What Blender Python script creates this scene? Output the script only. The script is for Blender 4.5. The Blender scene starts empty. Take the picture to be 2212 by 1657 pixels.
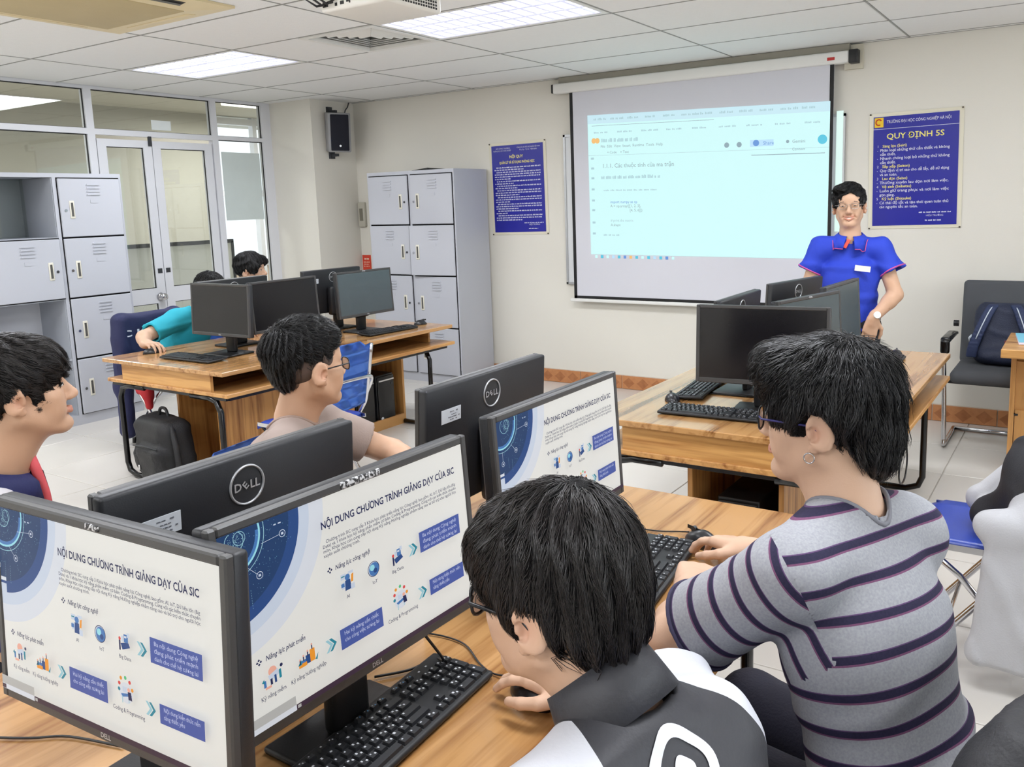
import bpy, bmesh, math, random
import numpy as np
from mathutils import Vector, Matrix
from mathutils.bvhtree import BVHTree

random.seed(7)
SC = bpy.context.scene
COL = SC.collection
PI = math.pi

# ------------------------------------------------------------------ camera
FW, FH = 2212.0, 1657.0
FOC, PCX, PCY = 1833.695, 1214.696, 720.964          # focal length and principal point in pixels
CAM_H = 1.55
YAW, PITCH, ROLL = -0.55945306, -0.15226131, -0.02794925
cf = Vector((math.sin(YAW) * math.cos(PITCH), math.cos(YAW) * math.cos(PITCH), math.sin(PITCH)))
cr0 = cf.cross(Vector((0, 0, 1))).normalized()
cu0 = cr0.cross(cf)
cr = cr0 * math.cos(ROLL) + cu0 * math.sin(ROLL)
cu = cu0 * math.cos(ROLL) - cr0 * math.sin(ROLL)
camd = bpy.data.cameras.new('camera')
camd.sensor_fit = 'HORIZONTAL'
camd.sensor_width = 36.0
camd.lens = FOC / FW * 36.0
camd.shift_x = (FW / 2 - PCX) / FW
camd.shift_y = (PCY - FH / 2) / FW
camd.clip_start = 0.05
cam = bpy.data.objects.new('camera', camd)
M4 = Matrix.Identity(4)
for i in range(3):
    M4[i][0], M4[i][1], M4[i][2] = cr[i], cu[i], -cf[i]
M4[2][3] = CAM_H
cam.matrix_world = M4
COL.objects.link(cam)
SC.camera = cam

# ------------------------------------------------------------------ sky, light, exposure
W = bpy.data.worlds.new('sky')
SC.world = W
W.use_nodes = True
bg = W.node_tree.nodes['Background']
bg.inputs[0].default_value = (0.86, 0.93, 1.0, 1)
bg.inputs[1].default_value = 1.6
SC.view_settings.view_transform = 'Standard'
SC.view_settings.look = 'None'
SC.view_settings.gamma = 1.0
SC.view_settings.use_curve_mapping = False
SC.view_settings.exposure = 0.06
try:
    SC.cycles.max_bounces = 6
    SC.cycles.diffuse_bounces = 3
    SC.cycles.glossy_bounces = 2
    SC.cycles.transmission_bounces = 3
    SC.cycles.transparent_max_bounces = 6
    SC.cycles.use_adaptive_sampling = True
    SC.cycles.adaptive_threshold = 0.07
    SC.cycles.adaptive_min_samples = 12
    SC.cycles.blur_glossy = 0.5
    SC.cycles.caustics_reflective = False
    SC.cycles.caustics_refractive = False
    SC.cycles.sample_clamp_indirect = 4.0
except Exception:
    pass
TROFFER_W = 27.0        # watts of each recessed ceiling light
WINDOW_W = 30.0         # daylight through each window of the right wall

# ------------------------------------------------------------------ helpers
def lin(c):
    return tuple((v / 255 / 12.92) if v / 255 <= 0.04045 else ((v / 255 + 0.055) / 1.055) ** 2.4 for v in c)

MATS = {}
def mat(name, rgb, rough=0.5, metal=0.0, var=0.06, vscale=8.0, bump=0.0, bscale=60.0, spec=0.5,
        coat=0.0, emit=0.0, trans=0.0, sss=0.0, alpha=1.0, stretch=(1, 1, 1), rvar=0.0):
    """plain procedural material: a colour with a little noise in it, and optional fine relief"""
    if name in MATS:
        return MATS[name]
    m = bpy.data.materials.new(name)
    m.use_nodes = True
    nt = m.node_tree
    b = nt.nodes['Principled BSDF']
    c = lin(rgb)
    b.inputs['Roughness'].default_value = rough
    b.inputs['Metallic'].default_value = metal
    b.inputs['Specular IOR Level'].default_value = spec
    b.inputs['Coat Weight'].default_value = coat
    b.inputs['Alpha'].default_value = alpha
    if trans:
        b.inputs['Transmission Weight'].default_value = trans
    if sss:
        b.inputs['Subsurface Weight'].default_value = sss
        b.inputs['Subsurface Radius'].default_value = (0.02, 0.008, 0.004)
        b.inputs['Subsurface Scale'].default_value = 0.3
    tc = nt.nodes.new('ShaderNodeTexCoord')
    mp = nt.nodes.new('ShaderNodeMapping')
    mp.inputs['Scale'].default_value = stretch
    nt.links.new(tc.outputs['Object'], mp.inputs['Vector'])
    nz = nt.nodes.new('ShaderNodeTexNoise')
    nz.inputs['Scale'].default_value = vscale
    nz.inputs['Detail'].default_value = 4
    nt.links.new(mp.outputs[0], nz.inputs['Vector'])
    mx = nt.nodes.new('ShaderNodeMix')
    mx.data_type = 'RGBA'
    mx.inputs[6].default_value = tuple(min(1, v * (1 - var)) for v in c) + (1,)
    mx.inputs[7].default_value = tuple(min(1, v * (1 + var)) for v in c) + (1,)
    nt.links.new(nz.outputs[0], mx.inputs[0])
    nt.links.new(mx.outputs[2], b.inputs['Base Color'])
    if emit:
        nt.links.new(mx.outputs[2], b.inputs['Emission Color'])
        b.inputs['Emission Strength'].default_value = emit
        m.cycles.emission_sampling = 'NONE'
    if rvar:
        ma = nt.nodes.new('ShaderNodeMath'); ma.operation = 'MULTIPLY_ADD'
        nt.links.new(nz.outputs[0], ma.inputs[0]); ma.inputs[1].default_value = rvar; ma.inputs[2].default_value = rough - rvar / 2
        nt.links.new(ma.outputs[0], b.inputs['Roughness'])
    if bump:
        n2 = nt.nodes.new('ShaderNodeTexNoise')
        n2.inputs['Scale'].default_value = bscale
        n2.inputs['Detail'].default_value = 3
        nt.links.new(mp.outputs[0], n2.inputs['Vector'])
        bp = nt.nodes.new('ShaderNodeBump')
        bp.inputs['Strength'].default_value = bump
        bp.inputs['Distance'].default_value = 0.01
        nt.links.new(n2.outputs[0], bp.inputs['Height'])
        nt.links.new(bp.outputs[0], b.inputs['Normal'])
    MATS[name] = m
    return m

def emis(name, rgb, strength=1.0, diff=0.0):
    """light-giving flat colour (screens, lamps)"""
    if name in MATS:
        return MATS[name]
    m = bpy.data.materials.new(name)
    m.use_nodes = True
    nt = m.node_tree
    b = nt.nodes['Principled BSDF']
    c = lin(rgb)
    b.inputs['Base Color'].default_value = (c[0] * diff, c[1] * diff, c[2] * diff, 1)
    b.inputs['Roughness'].default_value = 0.35
    b.inputs['Specular IOR Level'].default_value = 0.25
    tc = nt.nodes.new('ShaderNodeTexCoord')
    nz = nt.nodes.new('ShaderNodeTexNoise'); nz.inputs['Scale'].default_value = 3.0
    nt.links.new(tc.outputs['Object'], nz.inputs['Vector'])
    mx = nt.nodes.new('ShaderNodeMix'); mx.data_type = 'RGBA'
    mx.inputs[6].default_value = tuple(v * 0.985 for v in c) + (1,)
    mx.inputs[7].default_value = c + (1,)
    nt.links.new(nz.outputs[0], mx.inputs[0])
    nt.links.new(mx.outputs[2], b.inputs['Emission Color'])
    b.inputs['Emission Strength'].default_value = strength
    m.cycles.emission_sampling = 'NONE'
    MATS[name] = m
    return m

def wood(name, axis='Y', light=(214, 168, 112), dark=(160, 106, 58), rough=0.32, scale=1.0, coat=0.0):
    """zebra-grain laminate, grain running along one object axis"""
    if name in MATS:
        return MATS[name]
    m = bpy.data.materials.new(name)
    m.use_nodes = True
    nt = m.node_tree
    b = nt.nodes['Principled BSDF']
    b.inputs['Roughness'].default_value = rough
    b.inputs['Specular IOR Level'].default_value = 0.4
    b.inputs['Coat Weight'].default_value = coat; b.inputs['Coat Roughness'].default_value = 0.10
    tc = nt.nodes.new('ShaderNodeTexCoord')
    mp = nt.nodes.new('ShaderNodeMapping')
    s = {'X': (0.9, 16, 16), 'Y': (16, 0.9, 16), 'Z': (16, 16, 0.9)}[axis]
    mp.inputs['Scale'].default_value = tuple(v * scale for v in s)
    nt.links.new(tc.outputs['Object'], mp.inputs['Vector'])
    n1 = nt.nodes.new('ShaderNodeTexNoise')
    n1.inputs['Scale'].default_value = 1.0; n1.inputs['Detail'].default_value = 3; n1.inputs['Roughness'].default_value = 0.62
    n1.inputs['Distortion'].default_value = 0.6
    nt.links.new(mp.outputs[0], n1.inputs['Vector'])
    mp2 = nt.nodes.new('ShaderNodeMapping')
    mp2.inputs['Scale'].default_value = tuple(v * 4.2 * scale for v in s)
    nt.links.new(tc.outputs['Object'], mp2.inputs['Vector'])
    n2 = nt.nodes.new('ShaderNodeTexNoise'); n2.inputs['Scale'].default_value = 1.0; n2.inputs['Detail'].default_value = 4
    nt.links.new(mp2.outputs[0], n2.inputs['Vector'])
    ad = nt.nodes.new('ShaderNodeMath'); ad.operation = 'MULTIPLY_ADD'
    nt.links.new(n2.outputs[0], ad.inputs[0]); ad.inputs[1].default_value = 0.4
    nt.links.new(n1.outputs[0], ad.inputs[2])
    rp = nt.nodes.new('ShaderNodeValToRGB')
    e = rp.color_ramp.elements
    e[0].position = 0.50; e[0].color = lin(dark) + (1,)
    e[1].position = 0.76; e[1].color = lin(light) + (1,)
    mid = rp.color_ramp.elements.new(0.60); mid.color = lin(tuple((a * .42 + c * .58) for a, c in zip(dark, light))) + (1,)
    nt.links.new(ad.outputs[0], rp.inputs[0])
    nt.links.new(rp.outputs[0], b.inputs['Base Color'])
    bp = nt.nodes.new('ShaderNodeBump'); bp.inputs['Strength'].default_value = 0.06; bp.inputs['Distance'].default_value = 0.003
    nt.links.new(n2.outputs[0], bp.inputs['Height']); nt.links.new(bp.outputs[0], b.inputs['Normal'])
    MATS[name] = m
    return m

class MB:
    """collects simple shapes and links them as one mesh object"""
    def __init__(s):
        s.v = []; s.f = []; s.m = []; s.sm = []
    def add(s, vs, fs, mi=0, smooth=False, M=None):
        o = len(s.v)
        if M is not None:
            vs = [M @ Vector(v) for v in vs]
        s.v += [tuple(v) for v in vs]
        s.f += [tuple(i + o for i in f) for f in fs]
        s.m += [mi] * len(fs); s.sm += [smooth] * len(fs)
        return s
    def box(s, x0, y0, z0, x1, y1, z1, mi=0, M=None):
        v = [(x0, y0, z0), (x1, y0, z0), (x1, y1, z0), (x0, y1, z0), (x0, y0, z1), (x1, y0, z1), (x1, y1, z1), (x0, y1, z1)]
        return s.add(v, [(0, 3, 2, 1), (4, 5, 6, 7), (0, 1, 5, 4), (1, 2, 6, 5), (2, 3, 7, 6), (3, 0, 4, 7)], mi, False, M)
    def rbox(s, x0, y0, z0, x1, y1, z1, r=0.005, seg=2, mi=0, M=None, smooth=True):
        """box with rounded edges"""
        bm = bmesh.new()
        bmesh.ops.create_cube(bm, size=1.0)
        for v in bm.verts:
            v.co = Vector((x0 + (v.co.x + .5) * (x1 - x0), y0 + (v.co.y + .5) * (y1 - y0), z0 + (v.co.z + .5) * (z1 - z0)))
        r = min(r, .49 * min(x1 - x0, y1 - y0, z1 - z0))
        bmesh.ops.bevel(bm, geom=bm.edges[:], offset=r, segments=seg, profile=0.5, affect='EDGES')
        return s.bm(bm, mi, M, smooth)
    def bm(s, bm, mi=0, M=None, smooth=False):
        bm.verts.ensure_lookup_table()
        for i, v in enumerate(bm.verts):
            v.index = i
        s.add([v.co.copy() for v in bm.verts], [[v.index for v in f.verts] for f in bm.faces], mi, smooth, M)
        bm.free()
        return s
    def cyl(s, p0, p1, r0, r1=None, n=16, mi=0, M=None, cap=True):
        r1 = r0 if r1 is None else r1
        p0 = Vector(p0); p1 = Vector(p1)
        d = (p1 - p0).normalized()
        a = d.orthogonal().normalized(); b = d.cross(a)
        v = []
        for p, r in ((p0, r0), (p1, r1)):
            for i in range(n):
                t = 2 * PI * i / n
                v.append(p + (a * math.cos(t) + b * math.sin(t)) * r)
        f = [(i, (i + 1) % n, n + (i + 1) % n, n + i) for i in range(n)]
        s.add(v, f, mi, True, M)
        if cap:
            s.add(v, [tuple(range(n))[::-1], tuple(range(n, 2 * n))], mi, False, M)
        return s
    def tube(s, pts, r, n=8, mi=0, M=None, closed=False, taper=None):
        pts = [Vector(p) for p in pts]
        k = len(pts)
        v = []; up = None
        for i, p in enumerate(pts):
            a = pts[(i - 1) % k] if (closed or i > 0) else p
            c = pts[(i + 1) % k] if (closed or i < k - 1) else p
            d = (c - a).normalized()
            if up is None:
                up = d.orthogonal().normalized()
            else:
                up = (up - d * up.dot(d)).normalized()
            q = d.cross(up)
            rr = r if taper is None else r * taper[i]
            for j in range(n):
                t = 2 * PI * j / n
                v.append(p + (up * math.cos(t) + q * math.sin(t)) * rr)
        f = []
        for i in range(k if closed else k - 1):
            i2 = (i + 1) % k
            for j in range(n):
                j2 = (j + 1) % n
                f.append((i * n + j, i * n + j2, i2 * n + j2, i2 * n + j))
        if not closed:
            f.append(tuple(range(n))[::-1]); f.append(tuple(range((k - 1) * n, k * n)))
        return s.add(v, f, mi, True, M)
    def lathe(s, prof, n=24, mi=0, M=None):
        v = []
        for r, z in prof:
            for i in range(n):
                t = 2 * PI * i / n
                v.append((r * math.cos(t), r * math.sin(t), z))
        f = []
        for k in range(len(prof) - 1):
            for i in range(n):
                f.append((k * n + i, k * n + (i + 1) % n, (k + 1) * n + (i + 1) % n, (k + 1) * n + i))
        f.append(tuple(range(n))[::-1]); f.append(tuple(range((len(prof) - 1) * n, len(prof) * n)))
        return s.add(v, f, mi, True, M)
    def prism(s, poly, z0, z1, mi=0, M=None):
        """extrude a 2-D outline along local z"""
        n = len(poly)
        v = [(x, y, z0) for x, y in poly] + [(x, y, z1) for x, y in poly]
        f = [tuple(range(n))[::-1], tuple(range(n, 2 * n))] + [(i, (i + 1) % n, n + (i + 1) % n, n + i) for i in range(n)]
        return s.add(v, f, mi, False, M)
    def build(s, name, mats, parent=None, loc=None, rot=None, kind=None, label=None):
        me = bpy.data.meshes.new(name)
        me.from_pydata(s.v, [], s.f)
        if not isinstance(mats, (list, tuple)):
            mats = [mats]
        for m in mats:
            me.materials.append(m)
        me.polygons.foreach_set('material_index', s.m)
        me.polygons.foreach_set('use_smooth', s.sm)
        me.update()
        return link(name, me, parent, loc, rot, kind, label)

def link(name, me, parent=None, loc=None, rot=None, kind=None, label=None):
    o = bpy.data.objects.new(name, me)
    COL.objects.link(o)
    if parent is not None:
        o.parent = parent
    if loc is not None:
        o.location = loc
    if rot is not None:
        o.rotation_euler = rot
    if kind:
        o['kind'] = kind
    if label:
        o['label'] = label
    return o

def empty(name, loc=(0, 0, 0), rz=0.0, label=None, cat=None, group=None, kind=None, rot=None):
    o = bpy.data.objects.new(name, None)
    o.empty_display_size = 0.1
    COL.objects.link(o)
    o.location = loc
    o.rotation_euler = rot if rot is not None else (0, 0, rz)
    tag(o, label, cat, group, kind)
    return o

def tag(o, label=None, cat=None, group=None, kind=None):
    if label: o['label'] = label
    if cat: o['category'] = cat
    if group: o['group'] = group
    if kind: o['kind'] = kind
    return o

def kids(o):
    return [c for c in bpy.data.objects if c.parent == o]

def copy_tree(o, parent=None):
    c = o.copy()
    COL.objects.link(c)
    c.parent = parent
    for ch in kids(o):
        copy_tree(ch, c)
    return c

def rotm(rx=0, ry=0, rz=0, loc=(0, 0, 0)):
    return Matrix.Translation(loc) @ Matrix.Rotation(rz, 4, 'Z') @ Matrix.Rotation(ry, 4, 'Y') @ Matrix.Rotation(rx, 4, 'X')

_txt = {}
def text_geo(body, size=0.1, align='LEFT', bold=0.0, shear=0.0, spacing=1.0, line=1.0, sx=1.0):
    """outline text turned into flat polygons lying in the local x-y plane"""
    key = (body, size, align, bold, shear, spacing, line, sx)
    if key in _txt:
        return _txt[key]
    cu_ = bpy.data.curves.new('text', 'FONT')
    cu_.body = body; cu_.size = size; cu_.align_x = align; cu_.offset = bold * size; cu_.shear = shear
    cu_.space_character = spacing; cu_.space_line = line; cu_.resolution_u = 2
    cu_.fill_mode = 'FRONT'
    o = bpy.data.objects.new('text', cu_)
    COL.objects.link(o)
    dg = bpy.context.evaluated_depsgraph_get()
    me = bpy.data.meshes.new_from_object(o.evaluated_get(dg))
    vs = [(v.co.x * sx, v.co.y, 0.0) for v in me.vertices]
    fs = [tuple(p.vertices) for p in me.polygons]
    bpy.data.objects.remove(o); bpy.data.meshes.remove(me); bpy.data.curves.remove(cu_)
    _txt[key] = (vs, fs)
    return vs, fs

def put_text(mb, body, x, y, size, mi=0, z=0.0, M=None, fit=None, **k):
    vs, fs = text_geo(body, size, **k)
    if fit and vs:
        w = max(v[0] for v in vs) - min(v[0] for v in vs)
        if w > 0:
            q = fit / w
            vs = [(v[0] * q, v[1], v[2]) for v in vs]
    mb.add([(v[0] + x, v[1] + y, z) for v in vs], fs, mi, False, M)

# ================================================================== the room
XL, XR, YF, YB, ZC = -6.80, 2.30, 6.18, -1.80, 2.568
m_wall = mat('cream_wall_paint', (226, 222, 212), 0.75, var=0.02, vscale=2.0, bump=0.05, bscale=180)
m_ceil = mat('ceiling_tile_board', (242, 242, 241), 0.8, var=0.02, vscale=30, bump=0.25, bscale=220)
m_tbar = mat('ceiling_grid_grey', (160, 160, 156), 0.6)
m_floor = mat('floor_porcelain', (220, 215, 208), 0.24, var=0.025, vscale=3.0, spec=0.5, rvar=0.08)
m_grout = mat('floor_grout', (206, 200, 192), 0.8)
m_alu = mat('white_aluminium', (222, 223, 228), 0.35, var=0.015)
m_gask = mat('black_gasket', (28, 28, 28), 0.6)
m_white = mat('white_plastic', (233, 232, 228), 0.4, var=0.02)
m_black = mat('black_plastic', (24, 24, 26), 0.42, var=0.1, bump=0.04, bscale=400)
m_blackg = mat('black_gloss', (14, 14, 16), 0.2, var=0.1)
m_chrome = mat('chrome_tube', (205, 205, 208), 0.18, metal=1.0, var=0.03)
m_dgrey = mat('dark_grey_metal', (52, 54, 58), 0.45, var=0.06)

def glass_mat():
    m = bpy.data.materials.new('clear_window_glass')
    m.use_nodes = True
    nt = m.node_tree
    nt.nodes.clear()
    out = nt.nodes.new('ShaderNodeOutputMaterial')
    tr = nt.nodes.new('ShaderNodeBsdfTransparent'); tr.inputs[0].default_value = (0.90, 0.92, 0.90, 1)
    gl = nt.nodes.new('ShaderNodeBsdfGlossy'); gl.inputs[1].default_value = 0.02
    nz = nt.nodes.new('ShaderNodeTexNoise'); nz.inputs['Scale'].default_value = 2.0
    fr = nt.nodes.new('ShaderNodeLayerWeight'); fr.inputs[0].default_value = .5
    pw = nt.nodes.new('ShaderNodeMath'); pw.operation = 'POWER'; nt.links.new(fr.outputs['Facing'], pw.inputs[0]); pw.inputs[1].default_value = 3.0
    m2 = nt.nodes.new('ShaderNodeMath'); m2.operation = 'MULTIPLY_ADD'; nt.links.new(pw.outputs[0], m2.inputs[0]); m2.inputs[1].default_value = .55; m2.inputs[2].default_value = .06
    ma = nt.nodes.new('ShaderNodeMath'); ma.operation = 'MULTIPLY_ADD'
    nt.links.new(nz.outputs[0], ma.inputs[0]); ma.inputs[1].default_value = 0.02
    nt.links.new(m2.outputs[0], ma.inputs[2])
    mx = nt.nodes.new('ShaderNodeMixShader')
    nt.links.new(ma.outputs[0], mx.inputs[0]); nt.links.new(tr.outputs[0], mx.inputs[1]); nt.links.new(gl.outputs[0], mx.inputs[2])
    nt.links.new(mx.outputs[0], out.inputs[0])
    return m
m_glass = glass_mat()

def structure(o):
    o['kind'] = 'structure'
    return o

# ---- floor: slab with separate porcelain tiles
fl = structure(MB().box(-10.6, YB - .2, -0.12, XR + .2, 10.0, -0.006).build('floor', m_grout))
TS = 0.60
tile_mb = MB().rbox(0.003, 0.003, -0.010, TS - 0.003, TS - 0.003, 0.0, r=0.0015, seg=1, smooth=False)
tile_ob = None
x0f, y0f = XL + 0.16 - TS, YF - 14 * TS
for i in range(-1, 16):
    for j in range(0, 14):
        x, y = x0f + i * TS, y0f + j * TS
        if x > XR or y < YB - TS or x < XL - TS * 1.2:
            continue
        if tile_ob is None:
            tile_ob = tile_mb.build('floor_tile', m_floor, fl, (x, y, 0))
        else:
            o = tile_ob.copy(); COL.objects.link(o); o.location = (x, y, 0)
structure(MB().box(-10.6, YB, -0.005, XL - TS * 1.35, 10.0, 0.0).build('floor', m_floor))

# ---- walls
structure(MB().box(XL - 0.1, YF, 0, XR + 0.1, YF + 0.15, ZC + .25).build('wall_front', m_wall))
# right wall with two windows (outside the picture; they light the room)
WIN = ((.2, 2.2), (3.0, 5.0))
mb = MB()
ye = [YB] + [q for w_ in WIN for q in w_] + [YF]
for i in range(0, len(ye), 2):
    mb.box(XR, ye[i], 0, XR + .15, ye[i + 1], ZC + .25)
for (a, b2) in WIN:
    mb.box(XR, a, 0, XR + .15, b2, .95); mb.box(XR, a, 2.25, XR + .15, b2, ZC + .25)
structure(mb.build('wall_right', m_wall))
for i, (a, b2) in enumerate(WIN):
    wf = structure(empty('window_%d' % (20 + i), (XR + .08, (a + b2) / 2, .95)))
    hw = (b2 - a) / 2
    for (y0, y1, z0, z1) in ((-hw, -hw + .05, 0, 1.3), (hw - .05, hw, 0, 1.3), (-.025, .025, 0, 1.3)):
        MB().box(-.03, y0, z0, .03, y1, z1).build('mullion', m_alu, wf)
    for (z0, z1) in ((0, .05), (1.25, 1.3)):
        MB().box(-.03, -hw, z0, .03, hw, z1).build('transom', m_alu, wf)
    ld = bpy.data.lights.new('window_daylight', 'AREA'); ld.shape = 'RECTANGLE'; ld.size = 1.25; ld.size_y = 1.9; ld.energy = WINDOW_W; ld.color = (.90, .96, 1.0)
    lo = bpy.data.objects.new('window_daylight', ld); COL.objects.link(lo); lo.parent = wf; lo.location = (.10, 0, .65); lo.rotation_euler = (0, PI / 2 + .30, 0)
structure(MB().box(XL, YB - 0.15, 0, XR + 0.15, YB, ZC + .25).build('wall_back', m_wall))
structure(MB().box(XL - .05, 5.64, 0, -6.21, YF, ZC + .02).build('wall_column', m_wall))

# ---- baseboard of patterned terracotta tiles along the front wall
def terracotta():
    m = bpy.data.materials.new('terracotta_diamond_tile')
    m.use_nodes = True
    nt = m.node_tree; b = nt.nodes['Principled BSDF']
    b.inputs['Roughness'].default_value = 0.35
    tc = nt.nodes.new('ShaderNodeTexCoord')
    sp = nt.nodes.new('ShaderNodeSeparateXYZ'); nt.links.new(tc.outputs['Object'], sp.inputs[0])
    def mth(op, a, bb=None):
        n = nt.nodes.new('ShaderNodeMath'); n.operation = op
        for k, q in enumerate((a, bb)):
            if q is None: continue
            if isinstance(q, (int, float)): n.inputs[k].default_value = q
            else: nt.links.new(q, n.inputs[k])
        return n.outputs[0]
    a = mth('ABSOLUTE', mth('SUBTRACT', mth('MULTIPLY', mth('FRACT', mth('DIVIDE', sp.outputs[0], 0.13)), 2.0), 1.0))
    c = mth('ABSOLUTE', mth('SUBTRACT', mth('DIVIDE', sp.outputs[2], 0.055), 1.0))
    d = mth('LESS_THAN', mth('ADD', a, c), 0.82)
    nz = nt.nodes.new('ShaderNodeTexNoise'); nz.inputs['Scale'].default_value = 26; nz.inputs['Detail'].default_value = 4
    nt.links.new(tc.outputs['Object'], nz.inputs['Vector'])
    m1 = nt.nodes.new('ShaderNodeMix'); m1.data_type = 'RGBA'
    m1.inputs[6].default_value = lin((176, 112, 70)) + (1,); m1.inputs[7].default_value = lin((206, 146, 96)) + (1,)
    nt.links.new(nz.outputs[0], m1.inputs[0])
    m2 = nt.nodes.new('ShaderNodeMix'); m2.data_type = 'RGBA'
    m2.inputs[6].default_value = lin((148, 88, 52)) + (1,); m2.inputs[7].default_value = lin((190, 128, 82)) + (1,)
    nt.links.new(nz.outputs[0], m2.inputs[0])
    m3 = nt.nodes.new('ShaderNodeMix'); m3.data_type = 'RGBA'
    nt.links.new(d, m3.inputs[0]); nt.links.new(m1.outputs[2], m3.inputs[6]); nt.links.new(m2.outputs[2], m3.inputs[7])
    nt.links.new(m3.outputs[2], b.inputs['Base Color'])
    return m
m_terra = terracotta()
bb = structure(MB().box(-6.21, YF - 0.007, 0, XR, YF, 0.118).build('baseboard_front', mat('skirting_grout', (214, 204, 190), 0.7)))
tp = None
BT = 0.402
k = 0
x = -6.10
while x < XR - 0.1:
    if tp is None:
        tp = MB().rbox(0.003, -0.013, 0.002, BT - 0.003, 0.0, 0.113, r=0.002, seg=1, smooth=False).build('skirting_tile', m_terra, bb, (x, YF - 0.002, 0))
    else:
        o = tp.copy(); COL.objects.link(o); o.location = (x, YF - 0.002, 0)
    x += BT

# ---- ceiling: dark void slab, grid bars, separate tiles
GX = [-5.90, -4.70, -3.50, -2.30, -1.10, 0.10, 1.30]
PY = 0.615
GY = [6.12 - PY * i for i in range(0, 14)]
ce = structure(MB().box(XL - .05, YB - .1, ZC + 0.16, XR + .1, YF + .1, ZC + 0.22).build('ceiling', m_tbar))
mbb = MB()
for gx in GX:
    mbb.box(gx - 0.004, YB, ZC - 0.001, gx + 0.004, YF, ZC + 0.03)
for gy in GY:
    mbb.box(XL, gy - 0.004, ZC - 0.001, XR, gy + 0.004, ZC + 0.03)
mbb.box(XL, YF - .012, ZC - 0.001, XR, YF, ZC + .03)
mbb.build('grid_bar', m_tbar, ce)
xs = [XL] + GX + [XR]
ys = [YB] + sorted(g for g in GY if g > YB) + [YF]
LIGHT_CELLS = {(-5.90, 3), (-3.50, 3), (-1.10, 3), (-5.90, 8), (-3.50, 8), (-1.10, 8), (0.10, 5.5)}
def cell_light(xa, ya):
    for gx in (-5.90, -3.50, -1.10, 1.30):
        for row in (4, 8, 12):
            if abs(xa - gx) < .01 and abs(ya - (6.12 - PY * row)) < .01:
                return True
    return False
tile_cache = {}
for i in range(len(xs) - 1):
    for j in range(len(ys) - 1):
        xa, xb, ya, yb = xs[i], xs[i + 1], ys[j], ys[j + 1]
        if xb - xa < .05 or yb - ya < .05:
            continue
        if cell_light(xa, ya) and xb - xa > 0.9:
            continue
        vent = abs(xa + 4.70) < .01 and abs(ya - (6.12 - PY * 4)) < .01
        if vent:
            xb = -4.10
        key = (round(xb - xa, 3), round(yb - ya, 3))
        if key not in tile_cache:
            w, d = key
            tile_cache[key] = MB().rbox(0.0045, 0.0045, 0.001, w - 0.0045, d - 0.0045, 0.016, r=0.003, seg=1, smooth=False).build('ceiling_tile', m_ceil, ce, (xa, ya, ZC))
        else:
            o = tile_cache[key].copy(); COL.objects.link(o); o.location = (xa, ya, ZC)

# ---- recessed ceiling lights with louvre cells
m_tube = emis('lamp_tube_glow', (245, 247, 255), 9.0)
m_refl = mat('lamp_reflector', (238, 240, 252), 0.25, var=0.02, emit=0.75)
m_louv = mat('lamp_louvre', (214, 216, 240), 0.25, var=0.03, emit=0.55)
def troffer(x0, y0, label):
    w, d = 1.2, PY
    root = empty('ceiling_light', (x0 + w / 2, y0 + d / 2, ZC), 0, label, 'light', 'recessed ceiling lights')
    mb = MB()
    a, b2 = w / 2 - .008, d / 2 - .008
    mb.box(-a, -b2, 0, a, -b2 + .03, .015); mb.box(-a, b2 - .03, 0, a, b2, .015)
    mb.box(-a, -b2 + .03, 0, -a + .03, b2 - .03, .015); mb.box(a - .03, -b2 + .03, 0, a, b2 - .03, .015)
    mb.build('frame', m_white, root)
    h = .085
    mb = MB()
    mb.box(-a + .03, -b2 + .03, h, a - .03, b2 - .03, h + .01)
    mb.box(-a + .02, -b2 + .03, .015, -a + .03, b2 - .03, h); mb.box(a - .03, -b2 + .03, .015, a - .02, b2 - .03, h)
    mb.box(-a + .03, -b2 + .02, .015, a - .03, -b2 + .03, h); mb.box(-a + .03, b2 - .03, .015, a - .03, b2 - .02, h)
    mb.build('reflector_tray', m_refl, root)
    rows = 3; rw = (2 * b2 - .06) / rows
    for k in range(rows):
        yc = -b2 + .03 + rw * (k + .5)
        MB().cyl((-a + .06, yc, h - .025), (a - .06, yc, h - .025), .014, n=10).build('lamp_tube', m_tube, root)
    # curved-look louvre: lengthwise blades and cross blades, each blade thickest at its foot
    lv = MB()
    for k in range(rows + 1):
        yc = -b2 + .03 + rw * k
        lv.prism([(-.014, .0), (.014, .0), (.003, .052), (-.003, .052)], -a + .03, a - .03, M=Matrix(((0, 0, 1, 0), (1, 0, 0, yc), (0, 1, 0, .004), (0, 0, 0, 1))))
    n = 13
    for k in range(n):
        xc = -a + .03 + (2 * a - .06) * (k + .5) / n
        lv.prism([(-.010, .0), (.010, .0), (.002, .048), (-.002, .048)], -b2 + .03, b2 - .03, M=Matrix(((1, 0, 0, xc), (0, 0, -1, 0), (0, 1, 0, .005), (0, 0, 0, 1))))
    lv.build('louvre', m_louv, root)
    ld = bpy.data.lights.new('lamp_light', 'AREA')
    ld.shape = 'RECTANGLE'; ld.size = 1.1; ld.size_y = .5; ld.energy = TROFFER_W
    ld.color = (0.95, 0.98, 1.0)
    lo = bpy.data.objects.new('lamp_light', ld); COL.objects.link(lo); lo.parent = root; lo.location = (0, 0, -0.004)
    return root
labs = {(-5.90, 4): 'recessed ceiling light nearest the glass doors, glowing white', (-3.50, 4): 'recessed ceiling light with louvre cells beside the projector',
        (-1.10, 4): 'recessed ceiling light in front of the projection screen', (1.30, 4): 'recessed ceiling light in the front right corner'}
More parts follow.
